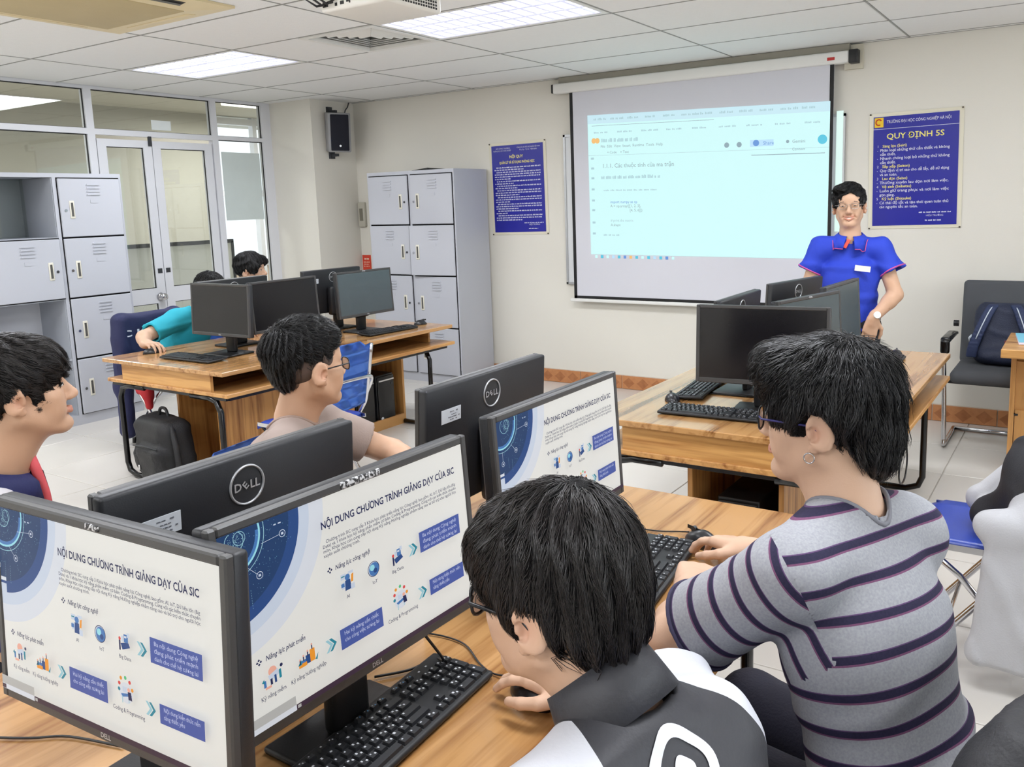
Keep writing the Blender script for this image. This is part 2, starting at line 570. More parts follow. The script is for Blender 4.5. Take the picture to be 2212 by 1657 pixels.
for row in (4, 8, 12):
    for gx in (-5.90, -3.50, -1.10, 1.30):
        wn = {-5.90: 'left side', -3.50: 'centre left', -1.10: 'centre right', 1.30: 'right side'}[gx]
        if gx == 1.30:
            continue
        troffer(gx, 6.12 - PY * row, labs.get((gx, row), 'recessed ceiling light on the %s, %s row from the screen' % (wn, {8: 'second', 12: 'third'}.get(row, 'first'))))

# ---- square supply vent in the ceiling
vr = empty('ceiling_vent', (-3.80, 6.12 - PY * 3.5, ZC), 0, 'square white ceiling air vent with slanted blades beside the light', 'vent')
MB().box(-.3, -.3, .03, .3, .3, .04).build('backing', mat('vent_dark', (40, 38, 34), .8), vr)
mb = MB()
for (a0, b0, a1, b1) in ((-.3, -.3, .3, -.26), (-.3, .26, .3, .3), (-.3, -.26, -.26, .26), (.26, -.26, .3, .26)):
    mb.box(a0, b0, -.006, a1, b1, .02)
mb.build('frame', m_white, vr)
for sgn_axis in range(4):
    for k in range(5):
        q = .045 + k * .044
        # triangle-sector blades: each sits at distance q from the centre and slopes outward
        b = MB().add([(-q, q, .004), (q, q, .004), (q + .018, q + .022, .026), (-q - .018, q + .022, .026)], [(0, 1, 2, 3)])
        b.add([(-q, q, .007), (q, q, .007), (q + .018, q + .022, .029), (-q - .018, q + .022, .029)], [(3, 2, 1, 0)])
        b.add([(-q, q, .004), (q, q, .004), (q, q, .007), (-q, q, .007)], [(0, 1, 2, 3)])
        b.build('blade', m_white, vr, rot=(0, 0, sgn_axis * PI / 2))

# ---- cassette air conditioner
ac = empty('cassette_air_conditioner', (-4.20, 2.42, ZC), 0, 'yellowed square cassette air conditioner set in the ceiling', 'air conditioner')
m_yel = mat('yellowed_plastic', (226, 208, 166), 0.45, var=0.05, vscale=3)
m_yel2 = mat('yellowed_grille', (188, 170, 128), 0.6, var=0.06, bump=.15, bscale=300)
mb = MB()
R0, R1 = .50, .335
for q in range(4):
    M = Matrix.Rotation(q * PI / 2, 4, 'Z')
    mb.add([(-R0, -R0, -.012), (R0, -R0, -.012), (R1, -R1, -.030), (-R1, -R1, -.030)], [(0, 3, 2, 1)], 0, False, M)
    mb.add([(-R0, -R0, -.012), (R0, -R0, -.012), (R0, -R0, .0), (-R0, -R0, .0)], [(0, 1, 2, 3)], 0, False, M)
mb.build('panel', m_yel, ac)
MB().rbox(-R1, -R1, -.034, R1, R1, -.018, r=.012).build('intake_grille', m_yel2, ac)
for q in range(4):
    M = Matrix.Rotation(q * PI / 2, 4, 'Z') @ Matrix.Translation((0, -.42, -.0212)) @ Matrix.Rotation(-.108, 4, 'X')
    if q == 1:       # the one outlet whose flap stands open
        MB().box(-.26, -.028, -.0012, .26, .028, .001, M=M).build('air_slot', m_gask, ac)
        MB().box(-.25, -.004, -.010, .25, .012, -.0015, M=M @ Matrix.Rotation(.5, 4, 'X')).build('louvre_flap', mat('flap_grey', (120, 118, 112), .4), ac)
    else:
        MB().rbox(-.26, -.026, -.0022, .26, .026, .001, r=.0008, seg=1, M=M).build('louvre_flap', m_yel, ac)

# ---- ceiling projector hanging from a bracket
pj = empty('projector', (-2.575, 2.765, 2.352), 0, 'white ceiling projector with cables, hanging before the ceiling light', 'projector')
m_pj = mat('projector_white', (226, 222, 214), .45, var=.02)
MB().rbox(-.185, -.165, 0, .185, .165, .105, r=.012).build('housing', m_pj, pj)
mb = MB()
for i in range(18):
    for j in range(7):
        y = -.14 + i * .0155; z = .014 + j * .0125
        mb.box(.1845, y, z, .187, y + .009, z + .008)
mb.build('vent_grille', m_gask, pj)
mb = MB()
for (px_, pz, w, h2) in ((-.17, .02, .03, .02), (-.13, .03, .02, .012), (-.10, .018, .012, .012), (-.07, .02, .02, .013), (-.035, .025, .012, .02), (-.13, .07, .03, .012), (-.08, .07, .012, .012), (-.05, .065, .014, .014), (-.02, .02, .006, .05)):
    mb.box(px_, -.167, pz, px_ + w, -.1645, pz + h2)
mb.build('port', m_gask, pj)
mb = MB()
mb.cyl((-.08, .16, .055), (-.08, .185, .055), .035, .03, n=20)
mb.build('lens', m_blackg, pj)
mb = MB().cyl((0, 0, .10), (0, 0, ZC - 2.352), .022, n=12).box(-.08, -.06, .1, .08, .06, .112).box(-.07, -.07, ZC - 2.352 - .006, .07, .07, ZC - 2.352)
mb.build('ceiling_mount', m_white, pj)
for k in range(3):
    p = [(-.15 + k * .03, -.165, .03 + .01 * k), (-.17 + k * .03, -.20, .02), (-.20 + k * .02, -.225, .045 + k * .01), (-.17, -.20, .10), (-.10, -.10, .17), (-.04, -.03, ZC - 2.352)]
    MB().tube(p, .005, n=6).build('cable', m_black, pj)

# ---- glazed partition with double doors on the left
def bar(mb, y0, y1, z0, z1, x0=XL - .03, x1=XL + .03, mi=0):
    mb.box(x0, y0, z0, x1, y1, z1, mi)
gw = structure(empty('wall_left', (0, 0, 0)))
MB().box(XL - .04, YB, 0, XL + .03, 2.30, ZC + .15).build('solid_panel', m_wall, gw)
MB().box(XL - .03, 2.30, 0, XL + .03, 3.855, .9).build('solid_panel', m_alu, gw)
for (y0, y1, z0, z1) in ((2.30, 2.35, .95, ZC - .025), (3.855, 3.915, 0, ZC - .025), (4.985, 5.045, 0, ZC - .025), (5.535, 5.64, 0, ZC - .025)):
    mb = MB(); bar(mb, y0, y1, z0, z1); mb.build('mullion', m_alu, gw)
for (y0, y1, z0, z1) in ((2.30, 3.855, 2.195, 2.24), (3.915, 4.985, 2.195, 2.24), (5.045, 5.535, 2.205, 2.24), (2.30, 5.64, ZC - .025, ZC), (5.045, 5.535, 0.0, .12), (2.30, 3.855, .9, .95)):
    mb = MB(); bar(mb, y0, y1, z0, z1); mb.build('transom', m_alu, gw)
pn = 0
for (y0, y1, z0, z1) in ((2.35, 3.855, 2.24, ZC - .025), (3.915, 4.985, 2.24, ZC - .025), (5.045, 5.535, 2.24, ZC - .025), (2.35, 3.855, .95, 2.195), (5.045, 5.535, .12, 2.205)):
    pn += 1
    w = structure(MB().box(XL - .003, y0, z0, XL + .003, y1, z1).build('window_%d' % pn, m_glass))
    mb = MB()
    t = .007
    bar(mb, y0, y0 + t, z0, z1, XL + .004, XL + .012); bar(mb, y1 - t, y1, z0, z1, XL + .004, XL + .012)
    bar(mb, y0, y1, z0, z0 + t * .6, XL + .004, XL + .012); bar(mb, y0, y1, z1 - t, z1, XL + .004, XL + .012)
    mb.build('gasket', m_gask, w)
def leaf(n, y0, y1, knob):
    d = structure(empty('door_%d' % n, (XL, y0, 0)))
    w = y1 - y0; H = 2.165; s = .075
    mb = MB()
    for (a, b2, z0, z1) in ((0, s, 0, H), (w - s, w, 0, H), (s, w - s, H - .06, H), (s, w - s, .80, .93), (s, w - s, 0, .18)):
        mb.box(-.022, a, z0, .022, b2, z1)
    mb.build('door_frame', m_alu, d)
    for (z0, z1) in ((.93, H - .06), (.18, .80)):
        MB().box(-.003, s, z0, .003, w - s, z1).build('door_pane', m_glass, d)
        mb = MB()
        mb.box(.003, s, z0, .010, s + .006, z1).box(.003, w - s - .006, z0, .010, w - s, z1).box(.003, s, z1 - .006, .010, w - s, z1).box(.003, s, z0, .010, w - s, z0 + .006)
        mb.build('gasket', m_gask, d)
    ey = w - .035 if knob else .035
    MB().box(.022, ey - .02, 1.055, .026, ey + .02, 1.095).build('latch_plate', m_dgrey, d)
    if knob:
        mb = MB().lathe([(.032, 0), (.034, .006), (.02, .012), (.014, .02), (.014, .032), (.026, .042), (.032, .055), (.028, .068), (.012, .074)], n=20, M=Matrix.Translation((.022, w - .055, .855)) @ Matrix.Rotation(PI / 2, 4, 'Y'))
        mb.build('door_knob', m_chrome, d)
leaf(1, 3.925, 4.392, True)
leaf(2, 4.398, 4.975, False)
mb = MB(); bar(mb, 4.36, 4.39, 2.12, 2.20, XL + .024, XL + .035)
mb.build('top_bolt', m_dgrey, gw)
MB().box(XL + .004, 4.42, 2.26, XL + .006, 4.60, 2.34).build('paper_sheet', mat('pale_paper', (225, 230, 230), .6), gw)
MB().box(XL + .004, 5.08, 1.48, XL + .006, 5.50, 2.10).build('frosted_sheet', mat('frosted_film', (206, 216, 214), .5), gw)

# ---- corridor behind the glass
m_corr = mat('corridor_wall', (174, 171, 160), .8, var=.03)
structure(MB().box(-9.4, YB, 0, -9.3, 6.9, 3.0).build('wall_corridor', m_corr))
structure(MB().box(-10.6, 9.6, 0, XL - .1, 9.7, 3.0).build('wall_corridor_end', m_corr))
structure(MB().box(XL - .1, YF + .15, 0, XL, 10.0, 3.0).build('wall_corridor_inner', m_corr))
structure(MB().box(-10.6, YB - .1, 2.75, XL - .04, 10.0, 2.85).build('ceiling_corridor', mat('corridor_ceiling', (190, 186, 172), .85)))
cw = structure(empty('window_9', (0, 0, 0)))
for y in (6.9, 7.5, 8.1, 8.7, 9.3):
    MB().box(-9.40, y - .03, 0.0, -9.32, y + .03, 2.75).build('mullion', m_alu, cw)
for z in (0.0, .85, 1.75, 2.65):
    MB().box(-9.40, 6.9, z, -9.33, 9.6, z + .08).build('transom', m_alu, cw)
MB().box(-9.37, 6.9, .08, -9.36, 9.6, .85).build('window_panel', mat('corridor_panel', (196, 178, 160), .6), cw)
hb = empty('railing_board', (-8.2, 5.2, 0), 0, 'long grey board frame standing in the corridor behind the glass doors', 'board')
MB().box(-.02, -.95, .35, .02, .95, 1.24).build('board', mat('corridor_board', (196, 198, 194), .5), hb)
mb = MB().box(-.03, -.97, 1.22, .03, .97, 1.26).box(-.03, -.97, .33, .03, .97, .36).box(-.03, -.97, 0, .03, -.94, 1.24).box(-.03, .94, 0, .03, .97, 1.24)
mb.build('board_frame', m_dgrey, hb)
for q, yy in enumerate((2.2, 6.6)):  # lamps added to brighten the corridor seen through the glass
    cl = empty('added_corridor_lamp', (-8.0, yy, 2.74), 0, 'small added ceiling lamp in the corridor behind the glass, %s' % ('nearer the lockers' if q == 0 else 'nearer the far windows'), 'light', 'added corridor lamps')
    MB().rbox(-.1, -.5, -.04, .1, .5, 0, r=.01).build('lamp_cover', emis('added_corridor_glow', (255, 250, 240), 3.0), cl)
    ld = bpy.data.lights.new('corridor_fill_light', 'AREA'); ld.shape = 'RECTANGLE'; ld.size = .3; ld.size_y = 1.0; ld.energy = 85
    lo = bpy.data.objects.new('corridor_fill_light', ld); COL.objects.link(lo); lo.parent = cl; lo.location = (0, 0, -.05)

# ================================================================== front wall: screen, posters, boards
m_scr = mat('screen_fabric', (214, 214, 222), .85, var=.01)
m_scrb = mat('screen_black_border', (14, 14, 16), .6)
wb = empty('whiteboard', (-2.64, YF, 0), 0, 'white board on the wall behind the projection screen', 'whiteboard')
MB().box(-1.145, -.018, .88, 1.13, 0, 2.10).build('board_surface', mat('whiteboard_enamel', (226, 228, 230), .25, var=.01), wb)
mb = MB()
for (a, b2, c, d) in ((-1.155, 1.14, .868, .886), (-1.155, 1.14, 2.094, 2.112), (-1.155, -1.137, .868, 2.112), (1.122, 1.14, .868, 2.112)):
    mb.box(a, -.026, c, b2, 0, d)
mb.build('board_frame', mat('brushed_aluminium', (190, 192, 194), .4, metal=.6), wb)

ps = empty('projection_screen', (-2.63, YF - .07, 0), 0, 'pull-down projection screen with black borders showing a web page', 'projection screen')
mb = MB().rbox(-1.205, -.035, 2.438, 1.165, .04, 2.518, r=.012)
mb.build('housing', m_white, ps)
MB().rbox(-1.222, -.03, 2.445, -1.203, .05, 2.515, r=.004).build('end_bracket', m_black, ps)
MB().rbox(1.163, -.04, 2.432, 1.222, .05, 2.52, r=.004).build('end_bracket', m_black, ps)
MB().box(1.12, .03, 2.40, 1.24, .07, 2.56).build('wall_plate', mat('wall_plate_cream', (206, 200, 182), .5), ps)
MB().box(-1.16, -.01, 2.515, 1.16, .06, ZC - .003).build('mount_rail', mat('mount_rail_grey', (150, 146, 134), .6), ps)
MB().box(1.02, -.0365, 2.462, 1.07, -.035, 2.482).build('maker_tag', mat('red_tag', (196, 50, 48), .5), ps)
fabz = .775
MB().box(-1.061, -.004, fabz - .02, 1.061, 0, 2.45).build('fabric', m_scr, ps)
mb = MB().box(-1.061, -.006, fabz - .02, -1.033, -.004, 2.45).box(1.033, -.006, fabz - .02, 1.061, -.004, 2.45).box(-1.061, -.006, fabz - .02, 1.061, -.004, fabz + .005)
mb.build('border', m_scrb, ps)
MB().rbox(-1.10, -.014, .728, 1.10, .012, .757, r=.008).build('bottom_bar', m_white, ps)
# the projected picture: a browser window with a notebook page
PJ = 0.92
pj_bg = emis('projected_page', (203, 243, 243), PJ, .15)
pj_top = emis('projected_tabbar', (196, 228, 238), PJ, .15)
pj_ln = emis('projected_line', (166, 200, 208), PJ, .15)
pj_gr = emis('projected_text', (142, 166, 176), PJ, .12)
pj_bl = emis('projected_blue', (104, 150, 214), PJ, .12)
pj_or = emis('projected_orange', (240, 190, 120), PJ, .12)
pj_cy = emis('projected_cyan', (92, 196, 222), PJ, .12)
pj_pl = emis('projected_pill', (186, 222, 246), PJ, .12)
PM = [pj_bg, pj_top, pj_ln, pj_gr, pj_bl, pj_or, pj_cy, pj_pl]
# corners of the picture in the screen's x-z plane (keystoned by the projector)
ptl, ptr, pbl, pbr = (-.895, 2.246), (1.040, 2.196), (-.889, 1.128), (1.036, 1.108)
def pjp(u, v, y=-.0075):
    x = (ptl[0] * (1 - u) + ptr[0] * u) * (1 - v) + (pbl[0] * (1 - u) + pbr[0] * u) * v
    z = (ptl[1] * (1 - u) + ptr[1] * u) * (1 - v) + (pbl[1] * (1 - u) + pbr[1] * u) * v
    return (x, y, z)
pic = MB()
def prect(u0, v0, u1, v1, mi, y=-.0075):
    n = max(1, int((u1 - u0) * 8))
    for k in range(n):
        a, b2 = u0 + (u1 - u0) * k / n, u0 + (u1 - u0) * (k + 1) / n
        pic.add([pjp(a, v1, y), pjp(b2, v1, y), pjp(b2, v0, y), pjp(a, v0, y)], [(0, 1, 2, 3)], mi)
prect(0, 0, 1, 1, 0)
prect(0, 0, 1, .062, 1, -.0080)
prect(0, .285, 1, .2868, 2, -.0080)
prect(.71, .318, .985, .3225, 3, -.0080)
rng = random.Random(3)
def pline(u0, v, u1, h=.018, mi=2):
    """blurred small lettering: a run of word-length dashes"""
    u = u0
    while u < u1:
        w = rng.uniform(.008, .03)
        n_ = max(1, int(w / .005))
        for k_ in range(n_):
            prect(u + w * k_ / n_, v + h * rng.uniform(0, .4), u + w * (k_ + .7) / n_, v + h, mi, -.0083)
        u += w + .006
def ptext(body, u, v, size, mi=3, **k):
    vs, fs = text_geo(body, size, **k)
    pic.add([pjp(u + x / 1.93, v - y / 1.10, -.0085) for x, y, z in vs], fs, mi)
for k in range(12):
    pline(.03 + k * .079, .022, .03 + k * .079 + .05, .016)
prect(.02, .075, .56, .0775, 3, -.0083)
for k in range(9):
    pline(.03 + k * .11, .118, .03 + k * .11 + .06, .012)
pline(.065, .168, .235, .026)
ptext('File  Edit  View  Insert  Runtime  Tools  Help', .06, .232, .030)
ptext('+ Code    + Text', .09, .275, .028)
ptext('1.1.1. Các thuộc tính của ma trận', .065, .375, .046)
pline(.06, .430, .335, .024)
pline(.07, .53, .31, .010, 2)
ptext('import numpy as np', .10, .628, .030, 4)
ptext('A = np.array([[1, 2, 3],', .10, .657, .030)
ptext('[4, 5, 6]])', .19, .687, .030)
ptext('# print the matrix', .10, .760, .028, 2)
ptext('A.shape', .10, .792, .028)
pline(.065, .85, .14, .012, 2)
for v in (.30, .37, .44, .52, .60, .67, .76, .84):
    prect(.012, v, .026, v + .014, 2, -.0083)
def pdisc(u, v, r, mi, n=18):
    pts = [pjp(u + r * math.cos(2 * PI * k / n), v + r * 1.75 * math.sin(2 * PI * k / n), -.0086) for k in range(n)]
    pic.add(pts, [tuple(range(n))], mi)
pdisc(.028, .182, .011, 5); pdisc(.045, .182, .011, 5)
pdisc(.975, .235, .017, 6)
prect(.705, .222, .795, .265, 7, -.0082)
ptext('Share', .755, .255, .036, 4); pdisc(.728, .242, .012, 4)
ptext('Gemini', .865, .250, .032); pdisc(.848, .240, .006, 3)
pdisc(.612, .248, .010, 3); pdisc(.662, .248, .010, 3)
ptext('Connect', .865, .298, .026)
pic.build('projected_picture', PM, ps)
tb = MB()
for k in range(14):
    u = .02 + k * .0275
    q = [pjp(u, 1.005), pjp(u + .012, 1.005), pjp(u + .012, 1.026), pjp(u, 1.026)]
    tb.add([q[3], q[2], q[1], q[0]], [(0, 1, 2, 3)], [0, 6, 0, 7, 6, 4, 5, 6, 0, 6, 7, 6, 4, 0][k])
tb.build('projected_taskbar', PM, ps)
MB().box(-1.558 + 2.64, -.0285, 1.30, -1.512 + 2.64, -.0275, 2.13).build('projector_spill', emis('projected_spill', (228, 255, 248), .8, .2), wb)  # glowing strip painted in for projector light spilling past the screen

m_pblue = mat('poster_blue', (22, 26, 150), .35, var=.06, vscale=6)
m_pfilm = mat('clear_poster_film', (226, 220, 200), .15, var=.01)
m_pyel = mat('poster_yellow', (238, 226, 120), .5)
m_ptxt = mat('poster_white', (214, 214, 232), .5)
m_nail = mat('nail_metal', (90, 84, 74), .4, metal=.8)
def poster(x0, x1, z0, z1, name, label, shear, build_text):
    w, h = x1 - x0, z1 - z0
    r = empty(name, ((x0 + x1) / 2, YF, (z0 + z1) / 2), 0, label, 'poster')
    r.rotation_euler = (0, shear, 0)
    MB().box(-w / 2 - .028, -.005, -h / 2 - .022, w / 2 + .028, -.002, h / 2 + .024).build('film_margin', m_pfilm, r)
    MB().box(-w / 2, -.008, -h / 2, w / 2, -.005, h / 2).build('print', m_pblue, r)
    for sx in (-1, 1):
        for sz in (-1, 1):
            MB().cyl((sx * (w / 2 + .02), -.012, sz * (h / 2 + .018)), (sx * (w / 2 + .02), 0, sz * (h / 2 + .018)), .006, n=8).build('nail', m_nail, r)
    mb = MB()
    TX = Matrix(((1, 0, 0, -w / 2), (0, 0, -1, -.0088), (0, 1, 0, h / 2), (0, 0, 0, 1)))
    build_text(mb, w, h, TX)
    mb.build('lettering', kind='stuff', parent=r, mats=[m_ptxt, m_pyel, mat('logo_yellow', (240, 200, 40), .5), mat('logo_red', (200, 50, 30), .5)])
def dashes(mb, x0, y, x1, hgt, M, rr):
    """small print too blurred to read: a row of word-long marks with ragged tops"""
    x = x0
    while x < x1:
        wd = min(rr.uniform(.012, .034), x1 - x)
        n = max(1, int(wd / .006))
        for k in range(n):
            a, b2 = x + wd * k / n, x + wd * (k + .82) / n
            mb.add([(a, -y, 0), (b2, -y, 0), (b2, -y + hgt * rr.uniform(.6, 1.0), 0), (a, -y + hgt * rr.uniform(.6, 1.0), 0)], [(0, 1, 2, 3)], 0, False, M)
        x += wd + .006
def txt5s(mb, w, h, M):
    T = lambda s, x, y, size, mi=0, **k: put_text(mb, s, x, -y, size, mi, 0, M, **k)
    T('TRƯỜNG ĐẠI HỌC CÔNG NGHIỆP HÀ NỘI', .085, .045, .027, fit=.40, bold=.01)
    mb.box(0.0, -.083, -.0004, w, -.080, .0004, 0, M)
    mb.box(.006, -.070, -.0004, .064, -.006, .0002, 2, M)
    ang = [(.034 + .019 * math.cos(t), -.036 + .019 * math.sin(t), .0006) for t in [0.6 + i * .42 for i in range(12)]]
    mb.tube([Vector(p) for p in ang], .004, n=5, mi=3, M=M)
    T('QUY ĐỊNH 5S', .085, .150, .052, 1, fit=.36, bold=.015)
    L = [('1', 'Sàng lọc (Seiri)', 1), ('-', 'Phân loại những thứ cần thiết và không', 0), ('', 'cần thiết.', 0), ('-', 'Nhanh chóng loại bỏ những thứ không', 0), ('', 'cần thiết.', 0),
         ('2', 'Sắp xếp (Seiton)', 1), ('-', 'Quy định vị trí sao cho dễ lấy, dễ sử dụng', 0), ('', 'và an toàn.', 0), ('3', 'Lau dọn (Seiso)', 1), ('-', 'Thường xuyên lau dọn nơi làm việc.', 0),
         ('4', 'Vệ sinh (Seiketsu)', 1), ('-', 'Luôn giữ trang phục và nơi làm việc', 0), ('', 'gọn gàng.', 0), ('5', 'Kỷ luật (Shitsuke)', 1), ('-', 'Có thái độ tốt và tạo thói quen tuân thủ', 0), ('', 'các nguyên tắc an toàn.', 0)]
    for i, (a, s, c) in enumerate(L):
        y = .205 + i * .0272
        if a: T(a, .025, y, .024, 0)
        T(s, .045 if not c else .06, y, .026, c, bold=.012, fit=(.435 if len(s) > 33 else None))
    rr5 = random.Random(9); dashes(mb, .30, .652, .50, .010, M, rr5); T('HIỆU TRƯỞNG', .345, .675, .016); dashes(mb, .34, .706, .44, .010, M, rr5)
poster(-1.310, -.776, 1.340, 2.072, 'rules_poster', 'blue 5S rules poster with yellow heading beside the teacher', -.012, txt5s)
def txtlab(mb, w, h, M):
    T = lambda s, x, y, size, mi=0, **k: put_text(mb, s, x, -y, size, mi, 0, M, **k)
    T('BỘ CÔNG THƯƠNG', .05, .032, .017, fit=.15); T('TRƯỜNG ĐẠI HỌC CÔNG NGHIỆP', .02, .052, .017, fit=.19)
    T('CỘNG HÒA XÃ HỘI CHỦ NGHĨA VIỆT NAM', .27, .032, .017, fit=.24); T('Độc lập - Tự do - Hạnh phúc', .30, .052, .017, fit=.18)
    T('NỘI QUY', .19, .112, .034, 1, bold=.02)
    T('QUẢN LÝ VÀ SỬ DỤNG PHÒNG HỌC', .08, .158, .030, 1, fit=.37, bold=.02)
    rr = random.Random(5)
    ends = {1, 5, 7, 9, 12, 15, 18, 20, 23}
    for i in range(24):
        x = .045 if (i == 0 or (i - 1) in ends) else .025
        dashes(mb, x, .195 + i * .0198, (w - .03) if i not in ends else rr.uniform(.12, .34), .0115, M, rr)
    dashes(mb, .32, .678, .52, .010, M, rr); T('HIỆU TRƯỞNG', .37, .695, .0165); dashes(mb, .365, .728, .46, .010, M, rr)
poster(-4.545, -4.005, 1.313, 2.065, 'rules_poster', 'blue poster of dense small print between the tall locker and the screen', -.012, txtlab)

so = empty('wall_box', (-6.155, YF, 1.495), 0, 'grey electrical box on the wall left of the tall lockers', 'switch box')
MB().rbox(-.045, -.03, -.12, .045, 0, .12, r=.006).build('box', mat('grey_switch_box', (186, 182, 168), .5), so)
MB().box(-.02, -.034, -.06, .02, -.03, .06).build('switch', mat('switch_dark', (120, 116, 104), .5), so)
rs = empty('red_sign', (-6.145, YF, 1.02), 0, 'small red fire safety notice on the wall above the monitors', 'sign')
MB().box(-.055, -.006, -.075, .055, 0, .075).build('plate', mat('sign_red', (214, 66, 44), .5, var=.05), rs)
mb = MB(); rs_ = random.Random(6)
for (y_, xa, xb, hh) in ((-.030, -.03, .035, .020), (.0, -.04, .04, .012), (.02, -.035, .03, .010), (.04, -.04, .035, .010)):
    dashes(mb, xa, y_, xb, hh, Matrix(((1, 0, 0, 0), (0, 0, -1, -.007), (0, 1, 0, 0), (0, 0, 0, 1))), rs_)
mb.build('lettering', mat('sign_cream', (246, 214, 190), .5), rs)

# ---- loudspeaker on the column
sp = empty('loudspeaker', (-6.21, 5.86, 2.09), 0, 'black loudspeaker with grey rim mounted on the corner column', 'speaker')
MS = Matrix.Translation((.11, 0, .18)) @ Matrix.Rotation(-.55, 4, 'Z') @ Matrix.Rotation(.12, 4, 'Y')
MB().rbox(-.08, -.105, -.18, .075, .105, .18, r=.012, M=MS).build('cabinet', mat('speaker_grey', (150, 150, 152), .5), sp)
MB().rbox(.07, -.085, -.165, .084, .085, .165, r=.01, M=MS).build('grille', mat('speaker_cloth', (18, 20, 34), .8, bump=.3, bscale=500), sp)
MB().cyl((.083, 0, -.12), (.088, 0, -.12), .010, n=12, M=MS).build('badge', m_chrome, sp)
MB().box(0, -.03, -.06, .02, .03, .42).box(.0, -.015, .36, .10, .015, .385).box(0, -.015, -.04, .09, .015, -.015).build('wall_bracket', m_dgrey, sp)
MB().tube([(.10, .10, .34), (.06, .16, .40), (.05, .20, .43), (.03, .24, .475)], .006, n=6).build('cable', m_dgrey, sp)

# ================================================================== steel lockers
m_lock = mat('locker_grey_paint', (188, 190, 198), .40, var=.02, vscale=3)
m_lockin = mat('locker_inside_paint', (176, 180, 188), .55, var=.04)
m_lockd = mat('locker_gap', (30, 30, 32), .8)
m_hand = mat('locker_handle_cream', (222, 218, 204), .4)
ZR = [.075, .50, .955, 1.40, 1.835]
def locker(name, loc, rz, label, doors, ajar=None, w=1.0, d=.46, H=1.868):
    """front faces local -y; columns left and right; doors[(col,row)] -> True when there is one"""
    r = empty(name, loc, rz, label, 'locker')
    mb = MB()
    t = .018
    mb.box(-w / 2, .0005, .075, -w / 2 + t, d - .006, H - .03).box(w / 2 - t, .0005, .075, w / 2, d - .006, H - .03).box(-w / 2, d - .006, .075, w / 2, d, H - .03)
    mb.box(-w / 2, 0, H - .03, w / 2, d, H).box(-w / 2, 0, 0, w / 2, d, .075)
    mb.box(-.014, .0005, .075, .014, d - .006, H - .03)
    mb.build('body', m_lock, r)
    for z in ZR[1:4]:
        MB().box(-w / 2 + t, .004, z - .008, w / 2 - t, d - .006, z + .008).build('shelf', m_lockin, r)
    for col in (0, 1):
        x0 = -w / 2 + t if col == 0 else .014
        x1 = -.014 if col == 0 else w / 2 - t
        for row in range(4):
            z0, z1 = ZR[row], ZR[row + 1]
            if not doors.get((col, row), True):
                # inside lining of the open compartment
                MB().box(x0 + .002, .006, z0, x0 + .006, d - .008, z1).box(x1 - .006, .006, z0, x1 - .002, d - .008, z1).box(x0, d - .012, z0, x1, d - .008, z1).build('compartment_lining', m_lockin, r)
                continue
            D = empty('door', (0, 0, 0)); D.parent = r
            hinge = x0 if col == 0 else x1
            dm = MB().rbox(x0 + .003, -.016, z0 + .006, x1 - .003, -.001, z1 - .006, r=.004, seg=1, smooth=False)
            bpy.data.objects.remove(D)
            D = dm.build('door', m_lock, r)
            ang = (ajar or {}).get((col, row), 0.0)
            if ang:
                D.matrix_local = Matrix.Translation((hinge, 0, 0)) @ Matrix.Rotation(ang, 4, 'Z') @ Matrix.Translation((-hinge, 0, 0))
            gp = MB().box(x0 - .003, .0005, z0 - .002, x1 + .003, .003, z1 + .002)
            gp.build('door_gap', m_lockd, r)
            sg = 1 if col == 0 else -1
            hx = (x1 - .085) if col == 0 else (x0 + .085)
            hz = z0 + (z1 - z0) * .47
            MB().rbox(hx - .018, -.021, hz - .065, hx + .018, -.014, hz + .065, r=.006).build('handle_plate', m_hand, D)
            MB().box(hx - .008, -.0225, hz - .05, hx + .008, -.0205, hz + .05).build('handle_slot', mat('handle_slot', (84, 82, 78), .4), D)
            MB().cyl((hx + sg * .045, -.02, hz - .005), (hx + sg * .045, -.014, hz - .005), .010, n=12).build('key_lock', m_dgrey if not (col == 1) else m_chrome, D)
            vx = (x0 + x1) / 2 + (.02 if col else 0)
            for q in range(4):
                zz = z1 - .055 - q * .024
                MB().prism([(-.05, 0), (.05, 0), (.046, .010), (-.046, .010)], 0, .007, M=Matrix(((1, 0, 0, vx), (0, 0, -1, -.016), (0, 1, 0, zz), (0, 0, 0, 1)))).build('vent_slot', m_lock, D)
            MB().box(vx - .028, -.0185, z1 - .185, vx + .028, -.0165, z1 - .160).build('card_holder', m_lock, D)
    return r
# beside the glazed partition: two columns, some compartments without a door
lk = locker('locker', (-6.40, 3.36, 0), PI / 2, 'white steel locker with open compartments beside the glass doors', {(0, 3): False, (0, 1): False, (0, 0): False})
lf = locker('locker', (-5.105, 5.70, 0), 0, 'white steel locker against the front wall beside the blue poster', {}, {(1, 2): .09})
MB().add([(-.02, .05, 1.869), (.18, .04, 1.869), (.30, .30, 1.869), (.02, .32, 1.869), (.0, .05, 1.873), (.18, .04, 1.888), (.30, .30, 1.873), (.02, .32, 1.876)],
         [(0, 3, 2, 1), (4, 5, 6, 7), (0, 1, 5, 4), (1, 2, 6, 5), (2, 3, 7, 6), (3, 0, 4, 7)]).build('top_sheet', m_blackg, lf)

